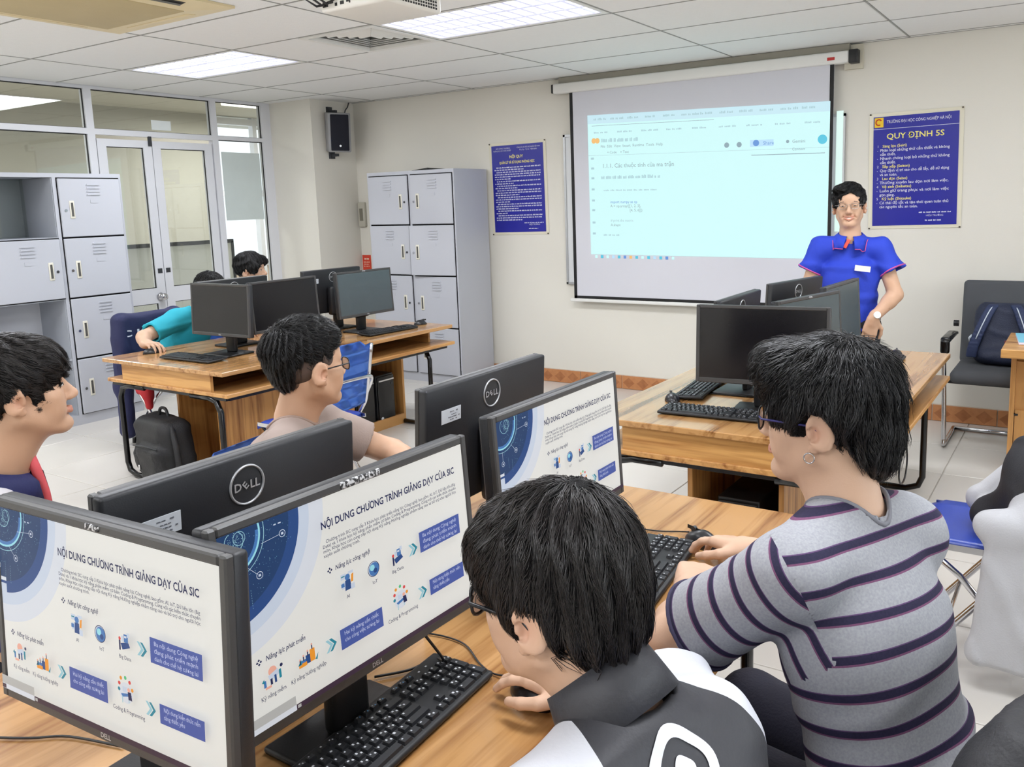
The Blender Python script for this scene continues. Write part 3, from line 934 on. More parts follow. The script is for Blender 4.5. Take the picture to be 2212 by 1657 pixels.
# ================================================================== desks
w_top = wood('desk_top_wood', 'Y', (190, 144, 92), (126, 80, 40), .27, coat=.55)
w_apr = wood('desk_apron_wood', 'X', (206, 156, 94), (140, 88, 42))
w_ped = wood('desk_pedestal_wood', 'Z', (200, 148, 88), (134, 84, 42))
w_sid = wood('desk_side_wood', 'Y', (202, 152, 94), (140, 90, 46))
DZ = .722
def desk(loc, hx, hy, label):
    r = empty('computer_desk', loc, 0, label, 'desk', 'long wooden computer desks')
    MB().rbox(-hx, -hy, .698, hx, hy, DZ, r=.003, seg=1, smooth=False).build('desk_top', w_top, r)
    ax = hx - .145
    MB().box(-ax, -hy + .03, .60, ax, -hy + .048, .698).build('end_panel', w_apr, r)
    MB().box(-ax, hy - .10, .60, ax, hy - .082, .698).build('end_panel', w_apr, r)
    MB().rbox(-hx, -hy + .02, .578, hx, hy + .02, .60, r=.003, seg=1, smooth=False).build('keyboard_shelf', w_sid, r)
    MB().box(-.009, -hy + .048, .60, .009, hy - .10, .698).build('spine_panel', w_sid, r)
    for y in (-.42, .14):
        MB().box(-ax, y, .60, ax, y + .018, .698).build('divider', w_apr, r)
    # pedestal: near compartment open to the end, far compartment open to the right
    px = .195
    n0, n1 = -hy + .22, -hy + .72
    f0, f1 = hy - .66, hy - .14
    for x in (-px, px - .02):
        MB().box(x, n0, .03, x + .02, n1, .578).build('pedestal_board', w_ped, r)
        MB().box(x, n1, .03, x + .02, f0, .578).build('pedestal_board', w_ped, r)
    MB().box(-px, f0, .03, -px + .02, f1, .578).build('pedestal_board', w_ped, r)
    for y in (n1 - .02, f0, f1 - .02):
        MB().box(-px + .02, y, .03, px - (.02 if y < f0 else 0), y + .02, .578).build('pedestal_board', w_ped, r)
    MB().box(-px, n0, 0, px, f1, .03).build('plinth', w_sid, r)
    MB().box(px - .02, f0 + .02, .03, px, f1 - .02, .075).build('plinth_board', w_sid, r)
    MB().box(px - .02, f0 + .02, .52, px, f1 - .02, .578).build('plinth_board', w_sid, r)
    for sx in (-1, 1):
        for yy in (-hy + .04, hy - .16):
            e = hx - .09
            p = [(sx * .22, yy, .563), (sx * (e - .09), yy, .563), (sx * (e - .03), yy, .548), (sx * e, yy, .49), (sx * e, yy, .09), (sx * (e - .02), yy, .04), (sx * (e - .08), yy, .018), (sx * .2, yy, .018)]
            MB().tube(p, .0165, n=10).build('leg', m_blackg, r)
    mb = MB()
    for sx in (-1, 1):
        mb.box(sx * (hx - .03) - .012, -hy + .05, .560, sx * (hx - .03) + .012, hy - .05, .578)
    for sy in (-1, 1):
        mb.box(-hx + .03, sy * (hy - .045) - .012, .560, hx - .03, sy * (hy - .045) + .012, .578)
    mb.build('steel_rail', m_black, r)
    return r
desk((-1.14, 1.17, 0), .53, .965, 'nearest wooden computer desk, with monitors showing the same slide')
desk((-1.125, 3.775, 0), .53, .975, 'wooden computer desk in front of the projection screen, nobody seated')
desk((-4.385, 3.70, 0), .555, .95, 'wooden computer desk beside the lockers where two students sit')

# ---- teacher's desk at the right edge
td = empty('teacher_desk', (.35, 5.17, 0), 0, 'wooden teacher desk at the right edge with a blue book on it', 'desk')
MB().rbox(-.72, -.33, .70, .75, .28, .745, r=.003, seg=1, smooth=False).build('desk_top', w_apr, td)
MB().box(-.69, -.02, 0, -.665, .25, .66).build('side_panel', w_ped, td)
MB().box(-.665, .0, .0, .72, .02, .63).build('front_panel', w_ped, td)
MB().box(-.665, -.02, .33, -.645, .0, .34).build('panel_gap', m_gask, td)
MB().box(-.66, -.012, .0, .72, .0, .36).build('drawer_panel', w_ped, td)
MB().box(.70, -.02, 0, .725, .25, .66).build('side_panel', w_ped, td)
MB().box(-.68, .02, .63, .72, .25, .655).build('shelf', w_apr, td)
MB().box(-.66, .05, .655, -.63, .25, .70).box(.69, .05, .655, .72, .25, .70).build('spacer', m_gask, td)
bk = empty('book', (-.20, 5.18, .745), .12, 'pale blue paper book lying on the teacher desk', 'book')
MB().rbox(-.12, -.16, .001, .12, .16, .016, r=.002, seg=1).build('pages', mat('book_pages', (226, 220, 238), .6), bk)
MB().box(-.12, -.16, .016, .12, .16, .018).build('cover', mat('book_cover_blue', (120, 200, 226), .4, var=.08), bk)

# ================================================================== monitors
def torn_mat():
    m = bpy.data.materials.new('torn_label_remains'); m.use_nodes = True
    nt = m.node_tree; b_ = nt.nodes['Principled BSDF']; b_.inputs['Roughness'].default_value = .6
    tc = nt.nodes.new('ShaderNodeTexCoord'); nz = nt.nodes.new('ShaderNodeTexNoise'); nz.inputs['Scale'].default_value = 190; nz.inputs['Detail'].default_value = 4
    nt.links.new(tc.outputs['Object'], nz.inputs['Vector'])
    rp = nt.nodes.new('ShaderNodeValToRGB'); rp.color_ramp.elements[0].position = .46; rp.color_ramp.elements[0].color = lin((40, 40, 42)) + (1,); rp.color_ramp.elements[1].position = .56; rp.color_ramp.elements[1].color = lin((206, 206, 208)) + (1,)
    nt.links.new(nz.outputs[0], rp.inputs[0]); nt.links.new(rp.outputs[0], b_.inputs['Base Color'])
    MATS['torn_tape'] = m
torn_mat()
m_bez = mat('monitor_bezel', (66, 65, 65), .42, var=.06, bump=.03, bscale=500)
m_back = mat('monitor_back', (36, 37, 41), .45, var=.05, bump=.05, bscale=400)
m_scr_off = mat('monitor_screen_off', (16, 15, 20), .16, var=.05)
m_scr_grey = mat('monitor_screen_matt', (74, 84, 88), .22, var=.05)
m_logo = mat('logo_silver', (196, 198, 202), .3, metal=.4)
m_lab = mat('asset_label_white', (216, 222, 230), .5)
m_labtx = mat('asset_label_print', (110, 114, 124), .6)
WM, HM = .508, .306
def oval_logo(mb, M, R=.034, mi=0, mt=.0016):
    n = 40
    pts = [(R * math.cos(2 * PI * k / n), R * math.sin(2 * PI * k / n), 0) for k in range(n)]
    mb.tube(pts, .0022, n=5, mi=mi, M=M, closed=True)
    put_text(mb, 'D', -.0275, -.0075, .021, mi, .001, M, bold=.02)
    put_text(mb, 'LL', .0050, -.0075, .021, mi, .001, M, bold=.02)
    ev, ef = text_geo('E', .019, bold=.02)
    E_ = Matrix.Translation((-.004, 0, 0)) @ Matrix.Rotation(.7, 4, 'Z')
    mb.add([E_ @ Vector((v[0] - .005, v[1] - .0065, .001)) for v in ev], ef, mi, False, M)

def monitor(loc, yaw, label, screen='off', tilt=.058, sticker=False, paper=None, webcam=False, group='desktop monitors', zc=None):
    """root at the foot of the stand; the screen faces local +x"""
    r = empty('monitor', loc, yaw, label, 'monitor', group)
    zc = .268 if zc is None else zc
    T = Matrix.Translation((0, 0, zc)) @ Matrix.Rotation(-tilt, 4, 'Y')
    a, h = WM / 2, HM / 2
    bz, bb_, bt = .0135, .019, .0135
    mb = MB()
    mb.rbox(-.034, -a, -h, -.008, a, h, r=.006, M=T)
    mb.build('back_cover', m_back, r)
    mb = MB()
    for (y0, y1, z0, z1) in ((-a, -a + bz, -h, h), (a - bz, a, -h, h), (-a + bz, a - bz, h - bt, h), (-a + bz, a - bz, -h, -h + bb_)):
        mb.rbox(-.012, y0 - (0 if y0 == -a else .0), z0, .002, y1, z1, r=.0025, seg=1, smooth=False, M=T)
    bz_o = mb.build('bezel', m_bez, r)
    lg = MB()
    put_text(lg, 'DELL', 0, -h + .006, .010, 0, .0, T @ Matrix(((0, 0, 1, .0026), (1, 0, 0, 0), (0, 1, 0, 0), (0, 0, 0, 1))), align='CENTER', bold=.02)
    lg.build('maker_name', m_logo, bz_o)
    sm = {'off': m_scr_off, 'grey': m_scr_grey, 'slide': m_scr_off}[screen]
    so_ = MB().box(-.008, -a + bz, -h + bb_, -.0005, a - bz, h - bt, M=T).build('screen', sm, r)
    # stand: neck and foot plate
    MB().rbox(-.085, -.062, .10, -.034, .062, .30, r=.014).build('hinge_housing', m_back, r)
    MB().rbox(-.080, -.038, .012, -.052, .038, .22, r=.008).build('stand_neck', m_black, r)
    MB().rbox(-.135, -.112, 0.0, .055, .112, .013, r=.006).build('foot_plate', m_black, r)
    bl = MB()
    oval_logo(bl, T @ Matrix(((0, 0, -1, -.0350), (-1, 0, 0, 0), (0, 1, 0, .098), (0, 0, 0, 1))))
    bl.build('back_logo', m_logo, r)
    if sticker:
        st = MB().box(-.0352, .128, .062, -.034, .201, .095, M=T).build('asset_label', m_lab, r)
        lm = MB()
        LB = T @ Matrix(((0, 0, -1, -.0357), (-1, 0, 0, .201), (0, 1, 0, .095), (0, 0, 0, 1)))
        rl = random.Random(4)
        for (y_, xa, xb) in ((.009, .030, .062), (.016, .036, .056), (.022, .024, .068), (.028, .030, .058)):
            dashes(lm, xa, y_, xb, .0026, LB, rl)
        lm.build('label_print', m_labtx, st)
    if paper is not None:
        y0, y1, z0, z1 = paper
        MB().box(-.0362, y0, z0, -.0345, y1, z1, M=T).build('paper_slip', mat('white_paper', (228, 226, 232), .7), r)
    if webcam:
        MB().rbox(-.002, -.020, h - .011, .004, .010, h - .002, r=.002, M=T).build('peeled_tape', mat('torn_tape', (200, 200, 202), .6, var=.3, vscale=60), r)
    return r, T, so_

# ---- the lesson slide (flat print of light on a lit screen)
SW, SH = WM - .027, HM - .0325
ES = .70
def em(n, c, k=1.0): return emis('slide_' + n, c, ES * k, .25)
SM = [em('paper', (226, 225, 220)), em('navy_text', (38, 44, 84)), em('deep_blue', (42, 74, 130)), em('pale_blue', (196, 206, 222)), em('paler_blue', (212, 216, 224)),
      em('box_blue', (72, 90, 160)), em('box_text', (196, 204, 232)), em('teal', (42, 132, 152)), em('teal_light', (150, 196, 208)), em('orange', (232, 150, 50)),
      em('cyan_glow', (150, 214, 226)), em('mid_blue', (70, 118, 178)), em('dark_panel', (34, 62, 104)), em('taskbar', (178, 178, 176)), em('coral', (232, 170, 150)), em('plum', (60, 44, 62)), em('red', (214, 70, 70)), em('green', (90, 190, 130))]
(PAPER, NAVY, DEEP, PALE, PALER, BOX, BOXT, TEAL, TEALL, ORNG, GLOW, MID, DPAN, TBAR, CORAL, PLUM, RED, GREEN) = range(18)
def slide_mesh():
    mb = MB()
    lay = [0]
    def P(u, v, z):
        return (u * SW, -v * SH, z)
    def nz():
        lay[0] += 1
        return 2e-5 * lay[0]
    def poly(pts, mi, z=None):
        z = nz() if z is None else z
        mb.add([P(u, v, z) for u, v in pts], [tuple(range(len(pts)))[::-1]], mi)
    def rect(u0, v0, u1, v1, mi): poly([(u0, v0), (u1, v0), (u1, v1), (u0, v1)], mi)
    AS = SW / SH
    def arc_sector(r, mi, cu_=0.0, cv_=0.0, n=40):
        pts = [(0.0, 0.0)]
        for k in range(n + 1):
            t = (PI / 2) * k / n
            u, v = cu_ + r * math.cos(t), cv_ + r * AS * math.sin(t)
            pts.append((max(0, u), max(0, v)))
        poly(pts, mi)
    def disc(u, v, r, mi, n=20): poly([(u + r * math.cos(2 * PI * k / n), v + r * AS * math.sin(2 * PI * k / n)) for k in range(n)], mi)
    def ring(u, v, r, t, mi, a0=0.0, a1=2 * PI, n=32):
        z = nz()
        for k in range(n):
            p, q = a0 + (a1 - a0) * k / n, a0 + (a1 - a0) * (k + 1) / n
            c = [(u + rr * math.cos(x), v + rr * AS * math.sin(x)) for rr, x in ((r, p), (r, q), (r + t, q), (r + t, p))]
            c = [(max(0, a), max(0, b)) for a, b in c]
            mb.add([P(a, b, z) for a, b in c], [(0, 1, 2, 3)], mi)
    def line(u0, v0, u1, v1, w, mi):
        dx, dy = (u1 - u0), (v1 - v0) / AS
        L = math.hypot(dx, dy) or 1
        ox, oy = -dy / L * w / 2, dx / L * w / 2 * AS
        poly([(u0 + ox, v0 + oy), (u0 - ox, v0 - oy), (u1 - ox, v1 - oy), (u1 + ox, v1 + oy)][::-1], mi)
    def T(s, u, v, size, mi=NAVY, **k):
        put_text(mb, s, u * SW, -v * SH, size * SH, mi, nz(), **k)
    rect(0, 0, 1, 1, PAPER)
    arc_sector(.358, PALER); arc_sector(.305, PALE); arc_sector(.268, DEEP); arc_sector(.232, DPAN)
    rect(0, .42, .028, .49, PALE); rect(0, .385, .028, .42, PALER); rect(0, .405, .05, .42, DEEP)
    ring(.03, .03, .088, .012, MID, 0, PI / 2 + .3); ring(.03, .03, .098, .006, GLOW, -.2, PI / 2 + .4); ring(.03, .03, .115, .002, TEALL, -.2, PI / 2 + .4)
    rg = random.Random(11)
    for k in range(150):
        a, rr = rg.uniform(0, PI / 2), rg.uniform(.07, .22)
        u, v = .02 + rr * math.cos(a), rr * AS * math.sin(a)
        s = rg.uniform(.0006, .0016)
        rect(u, v, u + s, v + s * AS, GLOW if rg.random() < .6 else TEALL)
    ring(.045, .045, .028, .002, TEALL); ring(.062, .035, .018, .0015, TEALL, n=20)
    for k in range(90):
        a, rr = rg.uniform(0, 2 * PI), rg.uniform(0, .03)
        u, v = .048 + rr * math.cos(a), max(0, .045 + rr * AS * math.sin(a)); rect(u, v, u + .0016, v + .0026, TEALL)
    for (u, v) in ((.197, .091), (.109, .248), (.013, .31)):
        ring(u, v, .009, .0018, PALE, n=20); rect(u - .004, v - .006, u + .004, v + .006, PALE)
    line(.125, .10, .188, .091, .0012, PALE); line(.075, .19, .103, .24, .0012, PALE); line(.013, .22, .013, .29, .0012, PALE)
    for (u, v0, v1) in ((.075, .30, .40), (.05, .28, .36), (.145, .18, .20), (.17, .12, .13)):
        for q in range(8):
            vv = v0 + (v1 - v0) * q / 8; rect(u, vv, u + .001, vv + (v1 - v0) / 16, TEALL)
    rect(.17, .03, .178, .036, PALE); rect(.185, .03, .195, .036, PALE)
    T('NỘI DUNG CHƯƠNG TRÌNH GIẢNG DẠY CỦA SIC', .331, .157, .056, NAVY, bold=.022, fit=.605 * SW)
    for i, (s, u0, u1) in enumerate((('Chương trình SIC cung cấp 3 Khóa học phát triển năng lực Công nghệ, bao gồm: AI, IoT, Dữ liệu lớn (Big', .343, .937), ('Data) và 1 khóa học kỹ năng phần mềm cơ bản: Coding & Programming. Cùng với các kiến thức chuyên', .330, .937),
                                     ('môn, Khóa học còn cung cấp nội dung Kỹ năng Hướng nghiệp nhằm nâng cao và bổ trợ cho người học', .330, .937), ('xuyên suốt chương trình.', .330, .474))):
        T(s, u0, .236 + i * .0245, .026, NAVY, fit=(u1 - u0) * SW, bold=.004)
    def bullet(u, v):
        for (a, b) in ((-.006, 0), (.006, 0), (0, -.0105), (0, .0105)):
            poly([(u + a - .004, v + b), (u + a, v + b - .007), (u + a + .004, v + b), (u + a, v + b + .007)], NAVY)
    bullet(.346, .387); T('Năng lực công nghệ', .366, .398, .036, NAVY, shear=.25, bold=.012, fit=.142 * SW)
    bullet(.071, .663); T('Năng lực phát triển', .092, .674, .036, NAVY, shear=.25, bold=.012, fit=.138 * SW)
    for s, u, v in (('AI', .405, .580), ('IoT', .518, .578), ('Big Data', .621, .578), ('Coding & Programming', .625, .850), ('Kỹ năng mềm', .106, .862), ('Kỹ năng hướng nghiệp', .230, .862)):
        wf_ = {'Kỹ năng mềm': .083, 'Kỹ năng hướng nghiệp': .128, 'Coding & Programming': .138}.get(s)
        T(s, u, v, .031 if wf_ else .027, NAVY, align='CENTER', bold=.004, fit=wf_ * SW if wf_ else None)
    def box(u0, v0, u1, v1, lines):
        rect(u0, v0, u1, v1, BOX)
        hgt = (v1 - v0); n = len(lines)
        for i, s in enumerate(lines):
            T(s, u0 + .016, v0 + hgt * (.36 if n == 2 else .30) + i * .036, .031, BOXT, fit=(u1 - u0 - .034) * SW * (.58 if s.startswith('tảng') else 1.0))
    box(.732, .419, .939, .543, ('Ba nội dung Công nghệ', 'đang phát triển mạnh', 'dành cho thế hệ tương lai'))
    box(.760, .731, .938, .827, ('Nội dung kiến thức nền', 'tảng thiết yếu'))
    box(.357, .728, .534, .840, ('Hai kỹ năng cần thiết', 'cho công việc tương lai'))
    def chev(u, v):
        for du, mi in ((-.014, TEALL), (0, TEAL)):
            poly([(u + du - .012, v - .034), (u + du - .002, v - .034), (u + du + .016, v), (u + du - .002, v + .034), (u + du - .012, v + .034), (u + du + .005, v)], mi)
    chev(.703, .496); chev(.728, .777); chev(.325, .777)
    # small pictures: assistant robot, globe, data worker, people, tower builders, programmer
    rect(.382, .44, .402, .47, PALE); rect(.383, .485, .398, .52, PALE); rect(.412, .438, .432, .452, PALE); disc(.408, .465, .010, MID)
    poly([(.398, .48), (.418, .48), (.421, .535), (.395, .535)], DEEP); poly([(.424, .46), (.433, .455), (.429, .50), (.42, .50)], ORNG); rect(.381, .49, .394, .51, MID); rect(.418, .51, .434, .54, PALE); rect(.383, .45, .398, .456, TEAL)
    disc(.516, .493, .024, PALE); disc(.518, .495, .0215, MID); disc(.511, .484, .010, GLOW); disc(.523, .505, .008, DEEP); ring(.516, .493, .0225, .0022, NAVY)
    poly([(.607, .50), (.640, .485), (.648, .51), (.614, .53)], DEEP); rect(.622, .45, .640, .49, MID); rect(.612, .46, .620, .49, PALE); rect(.636, .44, .646, .462, PALE)
    rect(.600, .485, .607, .535, NAVY); disc(.604, .477, .005, RED); rect(.624, .458, .634, .468, PALER)
    disc(.62, .745, .030, PALER)
    for (a, b, mi) in ((-.028, -.03, RED), (-.02, -.058, ORNG), (0, -.066, GREEN), (.018, -.05, RED), (-.03, .0, TEAL), (.028, -.015, ORNG)):
        disc(.62 + a, .735 + b, .0055, mi)
    poly([(.598, .755), (.640, .74), (.645, .752), (.603, .77)], MID); rect(.602, .765, .605, .80, TEALL); rect(.63, .755, .633, .79, TEALL); rect(.606, .715, .624, .742, PALE); poly([(.628, .735), (.642, .735), (.646, .775), (.63, .775)], NAVY); disc(.633, .725, .006, CORAL)
    disc(.108, .735, .014, CORAL); poly([(.092, .75), (.125, .735), (.13, .765), (.096, .78)], PALE); rect(.076, .765, .084, .80, MID); rect(.098, .77, .105, .80, NAVY); rect(.112, .76, .119, .80, DEEP); rect(.128, .745, .136, .79, TEAL)
    poly([(.070, .77), (.078, .755), (.080, .78)], TEAL); rect(.08, .80, .10, .812, CORAL); disc(.138, .728, .005, NAVY)
    rect(.238, .735, .256, .80, ORNG); rect(.222, .755, .238, .80, DEEP); rect(.206, .77, .222, .80, MID); rect(.196, .785, .225, .805, ORNG); poly([(.193, .79), (.205, .76), (.207, .79)], TEAL)
    for (u, v) in ((.247, .715), (.230, .738), (.214, .752), (.201, .765)):
        rect(u - .002, v, u + .002, v + .022, NAVY); disc(u, v - .004, .003, CORAL)
    poly([(.255, .80), (.268, .77), (.262, .805)], TEAL)
    rect(0, .925, .172, .972, TBAR); rect(0, .972, .172, 1.0, PALER); rect(0, .975, .02, .998, PLUM)
    rect(.172, .972, 1.0, 1.0, PLUM); rect(.176, .978, .188, .995, TBAR)
    return mb
slide_mb = slide_mesh()
SLIDE_ME = None
def add_slide(root, T, scr, dim=1.0):
    global SLIDE_ME
    M = T @ Matrix(((0, 0, 1, .0), (1, 0, 0, -SW / 2), (0, 1, 0, HM / 2 - .0135), (0, 0, 0, 1)))
    if SLIDE_ME is None:
        o = slide_mb.build('slide_picture', SM, scr)
        SLIDE_ME = o.data
    else:
        o = link('slide_picture', SLIDE_ME, scr)
    o.matrix_local = M
    return o

LY = .722
def mon(cx, cy, yaw_deg, label, **k):
    return monitor((cx, cy, LY), math.radians(yaw_deg), label, **k)
# nearest desk
ra, Ta, sa = mon(-1.098, .570, -87.4, 'nearest monitor showing the slide, at the lower left of the picture', screen='slide', webcam=True, zc=.275); add_slide(ra, Ta, sa)
rb, Tb, sb = mon(-.907, .871, -1.0, 'large monitor showing the slide in front of the boy in the black jacket', screen='slide', zc=.282); add_slide(rb, Tb, sb)
re_, Te, se = mon(-.964, 1.538, 0, 'monitor showing the slide behind the head of the boy in the black jacket', screen='slide'); add_slide(re_, Te, se)
for yy in (-.07, -.055, -.04, -.02, .0, .02):
    pass
MB().rbox(-.001, -.035, HM / 2 - .0125, .0035, .045, HM / 2 - .001, r=.002, M=Tb).build('peeled_tape', mat('torn_tape', (200, 200, 202), .6, var=.3, vscale=60), rb)
mon(-1.256, .903, 180.3, 'monitor seen from behind with a white label, nearer the left boy', sticker=True, paper=(-.048, .050, -.06, .048))
mon(-1.300, 1.670, 181.2, 'monitor seen from behind with a long white paper strip', sticker=True, paper=(-.030, .032, -.075, .045))
# desk before the screen
mon(-1.057, 3.117, -82.7, 'black switched-off monitor facing the camera on the empty desk')
mon(-.975, 3.52, -13.6, 'grey monitor with tape on top, middle of the empty desk, facing right', screen='grey', webcam=True)
mon(-.986, 4.116, -3.0, 'grey monitor nearest the teacher, facing right', screen='grey')
mon(-1.30, 3.47, 181, 'monitor seen from behind with round logo, left side of the empty desk', sticker=True)
mon(-1.27, 4.20, 168, 'far monitor seen from behind beside the teacher, on the empty desk')
# desk by the lockers
mon(-4.306, 3.114, -88.4, 'black monitor at the near end of the desk by the lockers')
mon(-4.154, 3.475, 0.2, 'black monitor facing right on the desk by the lockers, middle one')
mon(-4.163, 4.158, -.3, 'grey-green monitor at the far end of the desk by the lockers', screen='grey', webcam=True)
mon(-4.60, 3.42, 179, 'monitor seen from behind in front of the student in turquoise', sticker=True)
mon(-4.556, 4.202, 177.5, 'monitor seen from behind below the red notice', sticker=True)

# ================================================================== keyboards, mice, towers
m_key = mat('key_black', (38, 39, 43), .45, var=.08)
m_kbd = mat('keyboard_black', (30, 31, 34), .5, var=.08)
m_legend = mat('key_legend', (206, 208, 214), .5)
m_legblue = mat('key_legend_blue', (90, 160, 214), .4)
KW, KD = .440, .128
def key_layout():
    u = .0187
    ks = []
    x0, y0 = -.2085, .049
    def row(y, widths, x=x0, h=1.0):
        for w in widths:
            if w > 0: ks.append((x + w * u / 2, y, w * u - .0030, h * u - .0035))
            x += abs(w) * u
    row(y0, [1, -.7, 1, 1, 1, 1, -.35, 1, 1, 1, 1, -.35, 1, 1, 1, 1], h=.72)
    r = [y0 - .0215 - i * u for i in range(5)]
    row(r[0], [1] * 13 + [2]); row(r[1], [1.5] + [1] * 12 + [1.5]); row(r[2], [1.75] + [1] * 11 + [2.25]); row(r[3], [2.25] + [1] * 10 + [2.75]); row(r[4], [1.25, 1.25, 1.25, 6.25, 1.25, 1.25, 1.25, 1.25])
    xn = x0 + 15.3 * u
    row(y0, [1, 1, 1], xn, .72); row(r[0], [1, 1, 1], xn); row(r[1], [1, 1, 1], xn); row(r[3], [-1, 1], xn); row(r[4], [1, 1, 1], xn)
    xp = xn + 3.3 * u
    row(r[0], [1, 1, 1, 1], xp); row(r[1], [1, 1, 1], xp); row(r[2], [1, 1, 1], xp); row(r[3], [1, 1, 1], xp); row(r[4], [2, 1], xp)
    ks.append((xp + 3.5 * u, (r[1] + r[2]) / 2, u - .003, 2 * u - .0035)); ks.append((xp + 3.5 * u, (r[3] + r[4]) / 2, u - .003, 2 * u - .0035))
    return ks
KEYS = key_layout()
_key_me = {}
def keyboard(loc, yaw, label, fine=True):
    """width along local x, front edge toward -y"""
    r = empty('keyboard', loc, yaw, label, 'keyboard', 'black keyboards')
    Tk = Matrix.Rotation(.045, 4, 'X') @ Matrix.Translation((0, 0, .012))
    mb = MB().rbox(-KW / 2, -KD / 2, -.006, KW / 2, KD / 2 + .002, .006, r=.005, M=Tk)
    mb.box(-KW / 2 + .03, .05, -.012, -KW / 2 + .05, .06, -.004, M=Tk).box(KW / 2 - .05, .05, -.012, KW / 2 - .03, .06, -.004, M=Tk)
    mb.build('case', m_kbd, r)
    if fine:
        lg = MB(); rk = random.Random(2)
        for (x, y, w, d) in KEYS:
            q = (round(w, 4), round(d, 4))
            if q not in _key_me:
                k = MB()
                v = [(-w / 2, -d / 2, 0), (w / 2, -d / 2, 0), (w / 2, d / 2, 0), (-w / 2, d / 2, 0), (-w / 2 + .0018, -d / 2 + .002, .0055), (w / 2 - .0018, -d / 2 + .002, .0055), (w / 2 - .0018, d / 2 - .001, .0055), (-w / 2 + .0018, d / 2 - .001, .0055)]
                k.add(v, [(4, 5, 6, 7), (0, 1, 5, 4), (1, 2, 6, 5), (2, 3, 7, 6), (3, 0, 4, 7)])
                o = k.build('key', m_key, r); _key_me[q] = o.data
            else:
                o = link('key', _key_me[q], r)
            o.matrix_local = Tk @ Matrix.Translation((x, y, .0058))
            blue = y > .045 and x > -.02
            L = min(w, d) * .28
            lx, ly = x - w / 2 + .0045, y + d * .10
            if w < .10:
                lg.box(lx, ly, .0113, lx + L * rk.uniform(.5, 1.0), ly + L * rk.uniform(.5, 1), .0116, 0, Tk)
                if blue or rk.random() < .3:
                    lg.box(lx + L * 1.4, ly - L, .0113, lx + L * 2.1, ly - L * .2, .0116, 1 if blue else 0, Tk)
        for k in range(3):
            lg.box(.13 + k * .02, .0475, .0061, .134 + k * .02, .0505, .0064, 0, Tk)
        lg.build('key_legend', [m_legend, m_legblue], r, kind='stuff')
    else:
        kb = MB()
        for (x, y, w, d) in KEYS:
            kb.box(x - w / 2, y - d / 2, .0058, x + w / 2, y + d / 2, .011, 0, Tk)
        kb.build('keys', m_key, r, kind='stuff')
    return r
kp3 = keyboard((-.905, .885, LY), 1.645, 'keyboard beside the hand of the boy in the black jacket')
kp2 = keyboard((-.80, 1.585, LY), 1.70, 'keyboard under the hands of the boy in the striped shirt')
kg = keyboard((-1.20, 3.02, LY), .06, 'keyboard lying crosswise in front of the black monitor on the empty desk')
kj = keyboard((-1.43, 3.42, LY), -1.45, 'keyboard turned sideways left of the black monitor on the empty desk')
ki = keyboard((-.83, 4.30, LY), 1.6, 'keyboard next to the far mouse on the empty desk', fine=False)
kf = keyboard((-4.35, 2.945, LY), .02, 'keyboard at the near end of the desk by the lockers', fine=False)
k5 = keyboard((-4.02, 4.20, LY), 1.50, 'keyboard at the far end of the desk by the lockers', fine=False)

def mouse_mesh():
    bm = bmesh.new()
    bmesh.ops.create_uvsphere(bm, u_segments=20, v_segments=12, radius=1)
    for v in bm.verts:
        x, y, z = v.co
        taper = 1 - .10 * x * x
        v.co = Vector((x * .056, y * .031 * taper, max(0, z) * (.036 - .010 * max(0, x)) if z > 0 else z * .002))
    mb = MB().bm(bm, 0, None, True)
    return mb
m_mouse = mat('mouse_black', (36, 36, 40), .3, var=.06)
def mouse(loc, yaw, label, cable=None):
    r = empty('mouse', loc, yaw, label, 'mouse', 'black mice')
    o = mouse_mesh(); o.build('shell', m_mouse, r)
    mb = MB().box(.005, -.0006, .026, .052, .0006, .0352)
    mb.build('button_gap', m_gask, r)
    MB().cyl((.028, -.004, .030), (.028, .004, .030), .008, n=12).build('scroll_wheel', m_dgrey, r)
    if cable:
        MB().tube(cable, .0018, n=6).build('cable', m_black, r)
    return r
def smooth_path(pts, k=6):
    out = []
    P_ = [Vector(p) for p in pts]
    for i in range(len(P_) - 1):
        p0, p1, p2, p3 = P_[max(0, i - 1)], P_[i], P_[i + 1], P_[min(len(P_) - 1, i + 2)]
        for t in [q / k for q in range(k)]:
            out.append(0.5 * ((2 * p1) + (p2 - p0) * t + (2 * p0 - 5 * p1 + 4 * p2 - p3) * t * t + (3 * p1 - p0 - 3 * p2 + p3) * t ** 3))
    out.append(P_[-1])
    return out
def loc_path(pts, loc, yaw):
    c, s = math.cos(-yaw), math.sin(-yaw)
    return smooth_path([((x - loc[0]) * c - (y - loc[1]) * s, (x - loc[0]) * s + (y - loc[1]) * c, z - loc[2]) for x, y, z in pts])
def mouse_w(x, y, yaw, label, path=None):
    l = (x, y, LY)
    return mouse(l, yaw, label, loc_path(path, l, yaw) if path else None)
cz = LY + .004
mouse_w(-.765, 1.095, 2.75, 'mouse with its cable beside the boy in the black jacket', [(-.81, 1.115, cz + .01), (-.86, 1.115, cz), (-.905, 1.13, cz), (-.97, 1.17, cz), (-1.03, 1.175, cz), (-1.09, 1.16, cz)])
mouse_w(-.765, 1.835, 2.7, 'mouse under the hand of the boy in the striped shirt', [(-.81, 1.86, cz + .01), (-.85, 1.87, cz), (-.90, 1.85, cz), (-1.0, 1.84, cz)])
mouse_w(-1.455, 3.175, 2.2, 'mouse at the left edge of the empty desk beside the keyboard', [(-1.49, 3.22, cz + .01), (-1.50, 3.28, cz), (-1.40, 3.34, cz), (-1.2, 3.36, cz)])
mouse_w(-.83, 4.575, 1.7, 'mouse at the far end of the empty desk below the teacher')
mouse_w(-4.05, 4.56, 1.4, 'mouse at the far end of the desk by the lockers')
